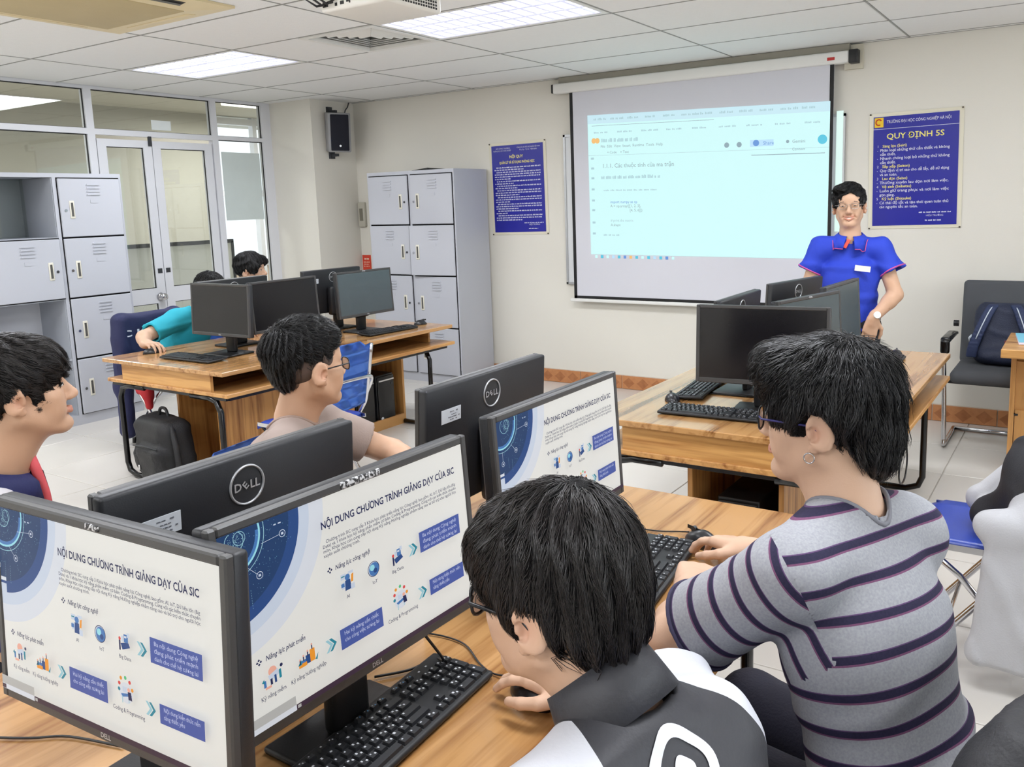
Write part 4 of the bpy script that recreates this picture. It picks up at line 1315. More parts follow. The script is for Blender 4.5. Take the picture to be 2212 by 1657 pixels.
mouse_w(-4.80, 2.985, 1.2, 'mouse under the hand of the student in turquoise')
mc = MB().tube(smooth_path([(-1.60, .50, cz), (-1.45, .573, cz), (-1.40, .60, cz), (-1.351, .632, cz), (-1.25, .66, cz)]), .002, n=6).build('loose_cable', m_black)
tag(mc, 'thin black cable lying on the nearest desk beside the lower left monitor', 'cable')
mc = MB().tube(smooth_path([(-.94, 1.0, .86), (-.92, 1.03, .80), (-.93, 1.06, .76), (-.98, 1.09, .735), (-1.0, 1.05, .728), (-1.04, 1.0, .728)]), .0025, n=6).build('loose_cable', m_black)
tag(mc, 'black cable hanging under the large slide monitor behind its keyboard', 'cable')

m_cpu = mat('tower_black', (26, 27, 31), .4, var=.06)
def tower(loc, yaw, label):
    r = empty('computer_tower', loc, yaw, label, 'computer', 'computer towers in the desks')
    MB().rbox(-.36, -.085, 0, 0, .085, .36, r=.006).build('case', m_cpu, r)
    MB().rbox(0, -.08, .01, .014, .08, .35, r=.006).build('front_panel', m_black, r)
    MB().box(.014, -.075, .315, .018, .075, .325).build('silver_strip', m_chrome, r)
    mb = MB(); put_text(mb, 'DELL', 0, 0, .03, 0, 0, Matrix(((0, 0, 1, .0148), (1, 0, 0, 0), (0, 1, 0, .10), (0, 0, 0, 1))), align='CENTER'); mb.build('maker_name', m_dgrey, r)
    MB().cyl((.013, -.055, .05), (.017, -.055, .05), .012, n=14).build('sticker', m_lab, r)
    MB().cyl((.013, .055, .29), (.017, .055, .29), .009, n=14).build('power_button', m_dgrey, r)
    return r
tower((-4.21, 4.33, .03), 0, 'computer tower in the open cupboard of the desk by the lockers, the farther one')
tower((-4.21, 4.13, .03), 0, 'computer tower in the open cupboard of the desk by the lockers, the nearer one')
tower((-1.12, 3.05, .03), -PI / 2, 'computer tower in the end cupboard of the empty desk')

# ================================================================== chairs
m_bseat = mat('blue_chair_vinyl', (40, 68, 168), .35, var=.05, bump=.05, bscale=300)
m_bback = mat('blue_chair_plastic', (70, 120, 206), .4, var=.05)
def folding_chair(loc, yaw, label):
    """faces local +x; seat .45 high"""
    r = empty('folding_chair', loc, yaw, label, 'chair', 'blue folding chairs')
    mb = MB()
    bm = bmesh.new(); bmesh.ops.create_grid(bm, x_segments=8, y_segments=8, size=.2)
    for v in bm.verts:
        q = (v.co.x / .2) ** 2 + (v.co.y / .2) ** 2
        v.co = Vector((v.co.x * (1.0 if abs(v.co.y) < .19 else .92) + .02, v.co.y, .452 - .012 * (1 - min(1, q)) - (.02 if v.co.x > .17 else 0)))
    bmesh.ops.solidify(bm, geom=bm.faces[:], thickness=.028)
    mb.bm(bm, 0, None, True).build('seat', m_bseat, r)
    B = Matrix.Translation((-.205, 0, .52)) @ Matrix.Rotation(-.20, 4, 'Y')
    bm = bmesh.new(); bmesh.ops.create_grid(bm, x_segments=6, y_segments=8, size=1)
    for v in bm.verts:
        z, y = (v.co.x + 1) / 2 * .36, v.co.y * .195
        if v.co.x > .9 and abs(v.co.y) > .7: z -= .03
        v.co = Vector((-.028 * (1 - v.co.y ** 2), y, z))
    bmesh.ops.solidify(bm, geom=bm.faces[:], thickness=.012)
    MB().bm(bm, 0, B, True).build('backrest', m_bback, r)
    for s in (-1, 1):
        y = s * .215
        # long leg from the back top down to the front floor, and the rear leg
        p = [(-.265, s * .205, .84), (-.20, s * .212, .56), (-.13, y, .44), (.20, y, .02)]
        MB().tube(smooth_path(p, 4), .0115, n=8).build('front_leg', m_chrome, r)
        MB().tube([(.17, y - s * .022, .425), (.06, y - s * .022, .34), (-.22, y - s * .022, .02)], .0105, n=8).build('rear_leg', m_chrome, r)
        MB().box(-.19, y - s * .012 - .004, .425, .19, y - s * .012 + .004, .446).build('seat_rail', m_chrome, r)
        MB().cyl((.20, y, 0), (.195, y, .035), .014, n=10).build('foot_cap', m_black, r)
        MB().cyl((-.22, y - s * .022, 0), (-.215, y - s * .022, .035), .014, n=10).build('foot_cap', m_black, r)
    MB().tube([(.10, -.215, .147), (.10, .215, .147)], .007, n=8).build('cross_bar', m_chrome, r)
    MB().tube([(-.15, -.193, .10), (-.15, .193, .10)], .007, n=8).build('cross_bar', m_black, r)
    MB().tube(smooth_path([(-.20, -.212, .56), (-.235, -.222, .64), (-.26, -.15, .665), (-.27, .15, .665), (-.235, .222, .64), (-.20, .212, .56)], 4), .010, n=8).build('back_hoop', m_chrome, r)
    return r
folding_chair((-3.52, 3.06, 0), PI - .02, 'empty blue folding chair pulled up to the desk by the lockers, nearest the glasses boy')
folding_chair((-.24, 3.02, 0), PI, 'blue folding chair with a black and white jacket over its back, at the right edge')
folding_chair((-5.33, 3.45, 0), .05, 'blue folding chair under the student in turquoise')
folding_chair((-5.32, 4.06, 0), .0, 'blue folding chair under the far student beside the glass doors')
folding_chair((-1.84, 1.62, 0), .2, 'blue folding chair under the boy in the beige shirt')
folding_chair((-2.24, .93, 0), .45, 'blue folding chair under the boy at the left edge')
folding_chair((-.20, 1.33, 0), PI - .40, 'blue folding chair under the boy in the striped shirt')
folding_chair((-.21, .81, 0), PI - .25, 'blue folding chair under the boy in the black jacket')

m_gfab = mat('grey_chair_fabric', (78, 80, 84), .8, var=.06, bump=.2, bscale=700)
vc = empty('visitor_chair', (-.43, 5.70, 0), 0, 'grey fabric armchair with chrome cantilever frame against the front wall', 'chair')
def cushion(mb, x0, y0, z0, x1, y1, z1, r, M=None): mb.rbox(x0, y0, z0, x1, y1, z1, r=r, seg=4, M=M)
mb = MB(); cushion(mb, -.255, -.27, .42, .255, .22, .50, .035); mb.build('seat', m_gfab, vc)
VB = Matrix.Translation((0, .20, .47)) @ Matrix.Rotation(-.14, 4, 'X')
mb = MB(); cushion(mb, -.255, -.03, .0, .255, .03, .53, .028, VB); mb.build('backrest', m_gfab, vc)
for s in (-1, 1):
    p = [(s * .28, .20, .66), (s * .29, .12, .665), (s * .295, -.16, .655), (s * .295, -.215, .60), (s * .285, -.20, .30), (s * .28, -.19, .06), (s * .28, -.16, .02), (s * .28, .26, .018)]
    MB().tube(smooth_path(p, 4), .014, n=10).build('frame_tube', m_chrome, vc)
    MB().rbox(s * .29 - .028, -.215, .655, s * .29 + .028, .10, .690, r=.014, seg=3).build('armrest', m_blackg, vc)
    MB().rbox(s * .29 - .026, -.235, .59, s * .29 + .026, -.19, .68, r=.016, seg=3).build('armrest', m_blackg, vc)
MB().tube([(-.28, .26, .018), (.28, .26, .018)], .014, n=10).build('floor_tube', m_chrome, vc)
MB().tube([(-.28, -.10, .40), (.28, -.10, .40)], .012, n=10).build('seat_tube', m_black, vc)
MB().cyl((-.27, .22, .72), (-.30, .22, .72), .02, n=12).build('knob', m_black, vc)

# ================================================================== soft bodies: blended fields turned into one surface
def _v(p): return np.array(p, dtype=np.float64)
def unit(a):
    a = _v(a); return a / np.linalg.norm(a)

class Field:
    """list of blended solids; meshed by surface nets"""
    def __init__(s):
        s.ops = []; s.disp = None; s.cuts = []
    def rcone(s, a, b, ra, rb, k=.02, sub=False, plane=None):
        a, b = _v(a), _v(b)
        ab = b - a; L2 = max(1e-12, ab @ ab)
        def fn(X, Y, Z):
            px, py, pz = X - a[0], Y - a[1], Z - a[2]
            t = np.clip((px * ab[0] + py * ab[1] + pz * ab[2]) / L2, 0, 1)
            d = np.sqrt((px - t * ab[0]) ** 2 + (py - t * ab[1]) ** 2 + (pz - t * ab[2]) ** 2) - (ra + t * (rb - ra))
            if plane is not None:
                for (q, n) in plane:
                    d = np.maximum(d, (X - q[0]) * n[0] + (Y - q[1]) * n[1] + (Z - q[2]) * n[2])
            return d
        m = max(ra, rb)
        s.ops.append((np.minimum(a, b) - m, np.maximum(a, b) + m, fn, k, sub))
        return s
    def ell(s, c, r, R=None, k=.02, sub=False):
        c, r = _v(c), _v(r)
        R = np.eye(3) if R is None else np.array(R)      # rows: local axes in world
        def fn(X, Y, Z):
            px, py, pz = X - c[0], Y - c[1], Z - c[2]
            q0 = (px * R[0, 0] + py * R[0, 1] + pz * R[0, 2]); q1 = (px * R[1, 0] + py * R[1, 1] + pz * R[1, 2]); q2 = (px * R[2, 0] + py * R[2, 1] + pz * R[2, 2])
            k0 = np.sqrt((q0 / r[0]) ** 2 + (q1 / r[1]) ** 2 + (q2 / r[2]) ** 2)
            k1 = np.sqrt((q0 / r[0] ** 2) ** 2 + (q1 / r[1] ** 2) ** 2 + (q2 / r[2] ** 2) ** 2)
            return k0 * (k0 - 1) / np.maximum(k1, 1e-9)
        m = r.max()
        s.ops.append((c - m, c + m, fn, k, sub))
        return s
    def rbox(s, c, hs, R=None, rad=.01, k=.01, sub=False):
        c, hs = _v(c), _v(hs)
        R = np.eye(3) if R is None else np.array(R)
        def fn(X, Y, Z):
            px, py, pz = X - c[0], Y - c[1], Z - c[2]
            q = [np.abs(px * R[i, 0] + py * R[i, 1] + pz * R[i, 2]) - hs[i] + rad for i in range(3)]
            o = np.sqrt(np.maximum(q[0], 0) ** 2 + np.maximum(q[1], 0) ** 2 + np.maximum(q[2], 0) ** 2)
            return o + np.minimum(np.maximum(q[0], np.maximum(q[1], q[2])), 0) - rad
        m = np.linalg.norm(hs)
        s.ops.append((c - m, c + m, fn, k, sub))
        return s
    def cut(s, q, n):
        """keep the half-space behind the plane through q with outward normal n"""
        s.cuts.append((_v(q), unit(n)))
        return s
    def bounds(s):
        lo = np.min([o[0] for o in s.ops if not o[4]], axis=0); hi = np.max([o[1] for o in s.ops if not o[4]], axis=0)
        return lo - .012, hi + .012
    def grid(s, lo, hi, h):
        n = np.maximum(2, np.ceil((np.array(hi) - np.array(lo)) / h).astype(int) + 1)
        ax = [lo[i] + np.arange(n[i]) * h for i in range(3)]
        D = np.full(n, .5, dtype=np.float64)
        for (a, b, fn, k, sub) in s.ops:
            mg = k + 2.5 * h + .004
            i0 = [max(0, int(np.searchsorted(ax[i], a[i] - mg)) - 1) for i in range(3)]
            i1 = [min(n[i], int(np.searchsorted(ax[i], b[i] + mg)) + 1) for i in range(3)]
            if any(i1[i] - i0[i] < 1 for i in range(3)):
                continue
            sl = tuple(slice(i0[i], i1[i]) for i in range(3))
            d = fn(ax[0][sl[0]][:, None, None], ax[1][sl[1]][None, :, None], ax[2][sl[2]][None, None, :])
            A = D[sl]
            if sub:
                d = -d
                hh = np.clip(.5 - .5 * (A - d) / max(k, 1e-6), 0, 1)
                D[sl] = A * (1 - hh) + d * hh + k * hh * (1 - hh)
            else:
                hh = np.clip(.5 + .5 * (A - d) / max(k, 1e-6), 0, 1)
                D[sl] = A * (1 - hh) + d * hh - k * hh * (1 - hh)
        for q, nn in s.cuts:
            D = np.maximum(D, (ax[0][:, None, None] - q[0]) * nn[0] + (ax[1][None, :, None] - q[1]) * nn[1] + (ax[2][None, None, :] - q[2]) * nn[2])
        if s.disp is not None:
            idx = np.nonzero(np.abs(D) < .03 + h)
            P = np.stack([ax[i][idx[i]] for i in range(3)], 1)
            D[idx] += s.disp(P)
        return ax, D

def surface_net(ax, D):
    neg = D < 0
    nx, ny, nz = D.shape
    c = np.zeros((nx - 1, ny - 1, nz - 1), dtype=np.int8)
    for dx in (0, 1):
        for dy in (0, 1):
            for dz in (0, 1):
                c += neg[dx:nx - 1 + dx, dy:ny - 1 + dy, dz:nz - 1 + dz]
    act = (c > 0) & (c < 8)
    I, J, K = np.nonzero(act)
    N = len(I)
    if N == 0:
        return np.zeros((0, 3)), np.zeros((0, 4), int)
    vid = np.full(act.shape, -1, dtype=np.int64); vid[I, J, K] = np.arange(N)
    cor = {}
    for dx in (0, 1):
        for dy in (0, 1):
            for dz in (0, 1):
                cor[dx, dy, dz] = D[I + dx, J + dy, K + dz]
    acc = np.zeros((N, 3)); cnt = np.zeros(N)
    ks = list(cor)
    for a in ks:
        for b in ks:
            if sum(abs(a[i] - b[i]) for i in range(3)) == 1 and a < b:
                va, vb = cor[a], cor[b]
                m = (va < 0) != (vb < 0)
                t = np.where(m, va / np.where(m, va - vb, 1), 0)
                for i in range(3):
                    acc[:, i] += np.where(m, a[i] + t * (b[i] - a[i]), 0)
                cnt += m
    acc /= cnt[:, None]
    h = [ax[i][1] - ax[i][0] for i in range(3)]
    V = np.stack([ax[0][0] + (I + acc[:, 0]) * h[0], ax[1][0] + (J + acc[:, 1]) * h[1], ax[2][0] + (K + acc[:, 2]) * h[2]], 1)
    F = []
    for axis in range(3):
        s0 = [slice(None)] * 3; s1 = [slice(None)] * 3
        s0[axis] = slice(0, -1); s1[axis] = slice(1, None)
        a, b = neg[tuple(s0)], neg[tuple(s1)]
        m = a != b
        i, j, k = np.nonzero(m)
        o1, o2 = [q for q in range(3) if q != axis]
        idx = [i, j, k]
        ok = (idx[o1] > 0) & (idx[o1] < D.shape[o1] - 1) & (idx[o2] > 0) & (idx[o2] < D.shape[o2] - 1)
        i, j, k = i[ok], j[ok], k[ok]
        idx = [i, j, k]
        fl = a[i, j, k]
        def g(d1, d2):
            q = [x.copy() for x in idx]; q[o1] = q[o1] + d1; q[o2] = q[o2] + d2
            return vid[q[0], q[1], q[2]]
        quad = np.stack([g(-1, -1), g(0, -1), g(0, 0), g(-1, 0)], 1)
        if axis == 1:
            fl = ~fl
        quad = np.where(fl[:, None], quad, quad[:, ::-1])
        F.append(quad)
    F = np.concatenate(F)
    F = F[(F >= 0).all(1)]
    return V, F

def mesh_from(V, F, name, mats, parent, smooth=True, attrs=None, midx=None):
    me = bpy.data.meshes.new(name)
    me.vertices.add(len(V)); me.vertices.foreach_set('co', V.astype(np.float32).ravel())
    nf = len(F); w = F.shape[1]
    me.loops.add(nf * w); me.loops.foreach_set('vertex_index', F.astype(np.int32).ravel())
    me.polygons.add(nf)
    me.polygons.foreach_set('loop_start', np.arange(0, nf * w, w, dtype=np.int32))
    for m in (mats if isinstance(mats, (list, tuple)) else [mats]):
        me.materials.append(m)
    me.polygons.foreach_set('use_smooth', np.full(nf, smooth))
    if midx is not None:
        me.polygons.foreach_set('material_index', midx.astype(np.int32))
    for k, v in (attrs or {}).items():
        at = me.attributes.new(k, 'FLOAT', 'POINT'); at.data.foreach_set('value', v.astype(np.float32))
    me.update(calc_edges=True)
    o = link(name, me, parent)
    if parent is not None:
        o.matrix_parent_inverse = parent_inv(parent)
    return o
def parent_inv(p):
    return (Matrix.Translation(p.location) @ p.rotation_euler.to_matrix().to_4x4()).inverted()

def field_mesh(fd, h, fine=(), lo=None, hi=None):
    """mesh a field at cell size h; boxes in fine = [(lo, hi, h)] are meshed finer and replace the coarse surface there"""
    l, u = fd.bounds()
    if lo is not None: l = np.maximum(l, lo)
    if hi is not None: u = np.minimum(u, hi)
    ax, D = fd.grid(l, u, h)
    V, F = surface_net(ax, D)
    for (fl, fu, fh) in fine:
        fl, fu = _v(fl), _v(fu)
        if len(F):
            cen = V[F].mean(1)
            ins = ((cen > fl) & (cen < fu)).all(1)
            F = F[~ins]
        l2, u2 = fd.bounds()
        a2, D2 = fd.grid(np.maximum(fl - 2 * fh, l2), np.minimum(fu + 2 * fh, u2), fh)
        V2, F2 = surface_net(a2, D2)
        if len(F2):
            cen = V2[F2].mean(1)
            F2 = F2[((cen > fl - fh) & (cen < fu + fh)).all(1)]
            F = np.concatenate([F, F2 + len(V)]); V = np.concatenate([V, V2])
    used = np.unique(F); mp = np.full(len(V), -1); mp[used] = np.arange(len(used))
    return V[used], mp[F]

def folds(axis, amp=.004, f1=38., f2=90., seed=0, dirv=None):
    rg = np.random.RandomState(seed)
    A = rg.normal(size=(5, 3)); A /= np.linalg.norm(A, axis=1)[:, None]
    ph = rg.uniform(0, 6.28, 5)
    a = unit(axis)
    def fn(P):
        s = P @ a
        w = .25 * np.sin(P @ A[0] * 17 + ph[0]) + .2 * np.sin(P @ A[1] * 26 + ph[1])
        r = np.sin((s + .05 * w) * f1 + 2.2 * np.sin(P @ A[2] * 9 + ph[2]) + ph[3])
        r2 = np.sin(P @ A[3] * f2 * .6 + 3 * w + ph[4])
        return -amp * (np.maximum(r, 0) ** 3 * .9 + .22 * r2)
    return fn

# ------------------------------------------------------------------ people
def skin_mat(name, rgb):
    if name in MATS: return MATS[name]
    m = mat(name, rgb, .5, var=.045, vscale=14, bump=.04, bscale=350, spec=.35)
    nt = m.node_tree; b = nt.nodes['Principled BSDF']
    src = b.inputs['Base Color'].links[0].from_socket
    at = nt.nodes.new('ShaderNodeAttribute'); at.attribute_name = 'flush'
    mx = nt.nodes.new('ShaderNodeMix'); mx.data_type = 'RGBA'
    nt.links.new(at.outputs['Fac'], mx.inputs[0]); nt.links.new(src, mx.inputs[6])
    mx.inputs[7].default_value = lin((190, 104, 92)) + (1,)
    nt.links.new(mx.outputs[2], b.inputs['Base Color'])
    return m

class Head:
    def __init__(s, o, F, pitch=0.0, roll=0.0, sc=1.0):
        f = unit((F[0], F[1], 0)); l = np.array([-f[1], f[0], 0]); u = np.array([0, 0, 1.])
        f2 = f * math.cos(pitch) + u * math.sin(pitch); u2 = u * math.cos(pitch) - f * math.sin(pitch)
        l2 = l * math.cos(roll) + u2 * math.sin(roll); u3 = u2 * math.cos(roll) - l * math.sin(roll)
        s.o, s.F, s.L, s.U, s.sc = _v(o), f2, l2, u3, sc
        s.R = np.stack([s.F, s.L, s.U])
    def __call__(s, x, y, z):
        return s.o + s.sc * (x * s.F + y * s.L + z * s.U)
    def r(s, *q): return tuple(v * s.sc for v in q)
    def local(s, P): return ((P - s.o) @ s.R.T) / s.sc
    def matrix(s):
        M = Matrix.Identity(4)
        for i in range(3):
            M[i][0], M[i][1], M[i][2], M[i][3] = s.F[i] * s.sc, s.L[i] * s.sc, s.U[i] * s.sc, s.o[i]
        return M

def mouth_arc(smile):
    w = .0215 + .0085 * smile
    return [(.0955 - .0135 * (y / .024) ** 2, y, -.0640 + (.0015 + .0085 * smile) * (y / w) ** 2) for y in [w * k / 3.0 for k in range(-3, 4)]]

def head_field(fd, H, smile=0.0):
    R = H.R; e = lambda c, r, k=.015, sub=False: fd.ell(H(*c), H.r(*r), R, k * H.sc, sub)
    q = lambda a, b, ra, rb, k=.012, sub=False: fd.rcone(H(*a), H(*b), ra * H.sc, rb * H.sc, k * H.sc, sub)
    e((-.012, 0, .030), (.094, .0745, .086))                 # cranium
    e((.022, 0, -.020), (.066, .0615, .082), .025)           # face
    e((.052, 0, .040), (.040, .056, .040), .02)              # forehead
    for s in (-1, 1):
        q((-.005, s * .052, -.052), (.062, s * .017, -.096), .020, .017, .03)      # jaw line
        e((.056, s * .038, -.020), (.026, .024, .022), .02)                        # cheek bone
        e((.060, s * .030, -.050), (.022, .022, .026), .02)                        # cheek
        q((.078, s * .014, .024), (.070, s * .044, .022), .009, .008, .012)        # brow
        e((.092, s * .0310, .004), (.017, .0165, .0095), .010, True)               # eye socket
        e((.0735, s * .0315, .0035), (.0135, .0150, .0120), .003)                  # closed-lid mound
        e((.094, s * .0115, -.033), (.011, .0085, .008), .006)                     # nostril wing
    e((.074, 0, -.096), (.017, .019, .015), .02)             # chin
    q((.081, 0, .014), (.104, 0, -.026), .0075, .0115, .012)  # nose
    e((.104, 0, -.029), (.0105, .0105, .0095), .006)
    arcp = mouth_arc(smile)
    for up, rr, dz in ((True, .0050, .0035 + .0055 * smile), (False, .0056, -.0035 - .0050 * smile)):
        for i in range(len(arcp) - 1):
            p0, p1 = arcp[i], arcp[i + 1]
            t0, t1 = 1 - abs(i - 3) / 3.0, 1 - abs(i + 1 - 3) / 3.0
            q((p0[0] - .004, p0[1], p0[2] + dz * t0), (p1[0] - .004, p1[1], p1[2] + dz * t1), rr * (.45 + .55 * t0), rr * (.45 + .55 * t1), .005)
    for i in range(len(arcp) - 1):
        t0, t1 = 1 - abs(i - 3) / 3.0, 1 - abs(i + 1 - 3) / 3.0
        q(arcp[i], arcp[i + 1], .0016 + .0034 * smile * t0, .0016 + .0034 * smile * t1, .002, True)
    if smile:
        for s in (-1, 1):
            q((.093, s * .018, -.034), (.078, s * .036, -.062), .0018, .0018, .008, True)
    for s in (-1, 1):                                         # ears
        c, t = math.cos(.35), math.sin(.35) * s
        ER = np.stack([H.F * math.cos(.25) - H.U * math.sin(.25) * 1.0, H.L, H.U * math.cos(.25) + H.F * math.sin(.25)])
        ax_ = np.stack([ER[0] * c - ER[1] * (-t), ER[1] * c - ER[0] * t, ER[2]])
        fd.ell(H(-.010, s * .0765, -.010), H.r(.019, .0080, .031), ax_, .008 * H.sc)
        fd.ell(H(-.014, s * .085, -.006), H.r(.0225, .0068, .034), ax_, .004 * H.sc)
        fd.ell(H(-.011, s * .0925, -.003), H.r(.0160, .0048, .0265), ax_, .003 * H.sc, True)
        fd.ell(H(-.004, s * .0900, -.010), H.r(.0090, .0100, .0135), ax_, .003 * H.sc, True)
        fd.ell(H(.004, s * .0835, -.010), H.r(.005, .005, .008), ax_, .004 * H.sc)
        fd.ell(H(-.003, s * .083, -.034), H.r(.009, .006, .010), ax_, .005 * H.sc)

def neck_field(fd, H, nb, r0=.058):
    fd.rcone(H(-.022, 0, -.035), nb, .050 * H.sc, r0 * H.sc, .03)
    fd.rcone(H(.02, 0, -.075), _v(nb) + H.F * .012, .034 * H.sc, .046 * H.sc, .03)

def hand_field(fd, wrist, D, N, side, curl=(.35, .5, .4), spread=.10, sc=1.0, thumb=.5):
    """D: towards the fingertips, N: back of the hand, side: +1 when the thumb lies along D x N, else -1"""
    D = unit(D); N = unit(_v(N) - D * (_v(N) @ D)); S = np.cross(D, N) * side
    w = _v(wrist)
    L = [.070, .079, .072, .056]; off = [.030, .010, -.011, -.030]; kn = [.090, .094, .089, .080]; rr = [.0088, .0092, .0086, .0076]
    fd.rcone(w - D * .02, w + D * .03, .026 * sc, .024 * sc, .015)
    for i in range(4):
        K = w + (D * kn[i] + S * off[i]) * sc - N * .004
        fd.rcone(w + D * .012 * sc + S * off[i] * .55 * sc, K, .0165 * sc, .0125 * sc, .014)
        a = 0.0; p = K; seg = [.46, .30, .24]
        dd = unit(D + S * (off[i] / .03) * spread)
        for j in range(3):
            a += curl[j] * (1.0 + .10 * (i - 1))
            d2 = dd * math.cos(a) - N * math.sin(a)
            e = p + d2 * L[i] * seg[j] * sc
            fd.rcone(p, e, rr[i] * sc * (1.0 - .07 * j), rr[i] * sc * (.94 - .08 * j), .0035)
            p = e
    fd.ell(w + (D * .05 - N * .008) * sc, (.04 * sc, .036 * sc, .014 * sc), np.stack([D, S, N]), .012)
    t0 = w + (D * .022 + S * .026 - N * .006) * sc
    d1 = unit(D * .62 + S * .70 - N * .35 * thumb); t1 = t0 + d1 * .044 * sc
    d2 = unit(D * .92 + S * .18 - N * .45 * thumb); t2 = t1 + d2 * .032 * sc
    d3 = unit(D * .95 - S * .12 - N * .45 * thumb); t3 = t2 + d3 * .026 * sc
    fd.rcone(t0, t1, .0165 * sc, .0115 * sc, .012); fd.rcone(t1, t2, .0108 * sc, .0098 * sc, .004); fd.rcone(t2, t3, .0098 * sc, .0080 * sc, .004)
    return p

def torso_field(fd, B, g=0.0, k=.036, low=True):
    """B: dict hip, chest, neck, shL, shR, F (body forward); g inflates for clothing"""
    hip, ch, nb, sl, sr = (_v(B[q]) for q in ('hip', 'chest', 'neck', 'shL', 'shR'))
    w = B.get('w', 1.0); tr = B.get('trap', .030)
    L = unit(sl - sr); U = unit(nb - hip); F = unit(np.cross(L, U)); U2 = np.cross(F, L)
    R = np.stack([F, L, U2])
    Uc = unit(nb - ch); Fc = unit(np.cross(L, Uc)); Rc = np.stack([Fc, L, np.cross(Fc, L)])
    if low:
        fd.ell(hip + U * .02, (.105 * w + g, .155 * w + g, .115 + g), R, k)
    fd.ell(hip * .55 + ch * .45, (.098 * w + g, .138 * w + g, .15 + g), R, k)
    fd.ell(ch - Uc * .01, (.102 * w + g, .148 * w + g, .155 + g), Rc, k)
    fd.rcone(sl, sr, .044 + g, .044 + g, k)
    fd.rcone(nb - Uc * tr, sl + Uc * .004, .040 + g, .044 + g, k * .7)
    fd.rcone(nb - Uc * tr, sr + Uc * .004, .040 + g, .044 + g, k * .7)
    return R

class Person:
    def __init__(s, label, base, cat='person'):
        s.root = empty('person', base, 0, label, cat)
        s.skin = Field()
    def add(s, fd, name, m, h, fine=(), attr=None, lo=None, hi=None, parent=None, midx=None, split=None, snap=()):
        V, F = field_mesh(fd, h, fine, lo, hi)
        for (q, n_, c_, rad) in snap:
            sd = (V - _v(q)) @ n_
            m_ = (np.abs(sd) < h * .62) & (np.linalg.norm(V - _v(c_), axis=1) < rad)
            V[m_] -= sd[m_][:, None] * n_
        if split is not None:
            # faces of the second piece get vertices of their own, so a pattern breaks cleanly at the seam
            sp_ = split(V[F].mean(1))
            used = np.unique(F[sp_ > 0]); mp = np.arange(len(V)); 
            V0 = V; parts = np.zeros(len(V), int)
            for q in range(1, int(sp_.max()) + 1):
                used = np.unique(F[sp_ == q]); mp = np.full(len(V0), -1); mp[used] = np.arange(len(used)) + len(V)
                F[sp_ == q] = mp[F[sp_ == q]]
                V = np.concatenate([V, V0[used]]); parts = np.concatenate([parts, np.full(len(used), q)])
            at = attr(V, parts)
        else:
            at = attr(V) if attr else None
        mi = midx(V[F].mean(1)) if midx else None
        o = mesh_from(V, F, name, m, s.root, True, at, mi)
        return o

def bake_local(o, P, verts):
    return verts

def panel_mat(name, cols, rough=.55, bump=.08, bscale=200):
    """cloth sewn from panels: the 'panel' value 0..n picks the colour with clean edges"""
    m = mat(name, cols[0], rough, var=.05, vscale=4, bump=bump, bscale=bscale)
    nt = m.node_tree; b = nt.nodes['Principled BSDF']
    at = nt.nodes.new('ShaderNodeAttribute'); at.attribute_name = 'panel'
    cur = b.inputs['Base Color'].links[0].from_socket
    for i, c in enumerate(cols[1:], 1):
        st = nt.nodes.new('ShaderNodeMath'); st.operation = 'GREATER_THAN'; st.inputs[1].default_value = i - .5
        nt.links.new(at.outputs['Fac'], st.inputs[0])
        mx = nt.nodes.new('ShaderNodeMix'); mx.data_type = 'RGBA'
        nt.links.new(st.outputs[0], mx.inputs[0]); nt.links.new(cur, mx.inputs[6]); mx.inputs[7].default_value = lin(c) + (1,)
        cur = mx.outputs[2]
    nt.links.new(cur, b.inputs['Base Color'])
    return m
m_hair = None
def hair_mat(name, rgb, rough=.38):
    if name in MATS: return MATS[name]
    m = mat(name, rgb, rough, var=.35, vscale=90, spec=.6, stretch=(1, 1, 1))
    return m

def hair_cap(H, style):
    fd = Field()
    R = H.R
    for (c, r, k, sub) in style['solids']:
        fd.ell(H(*c), H.r(*r), R, k * H.sc, sub)
    for (q, n) in style.get('cuts', ()):
        nn = n[0] * H.F + n[1] * H.L + n[2] * H.U
        fd.cut(H(*q), nn)
    return fd

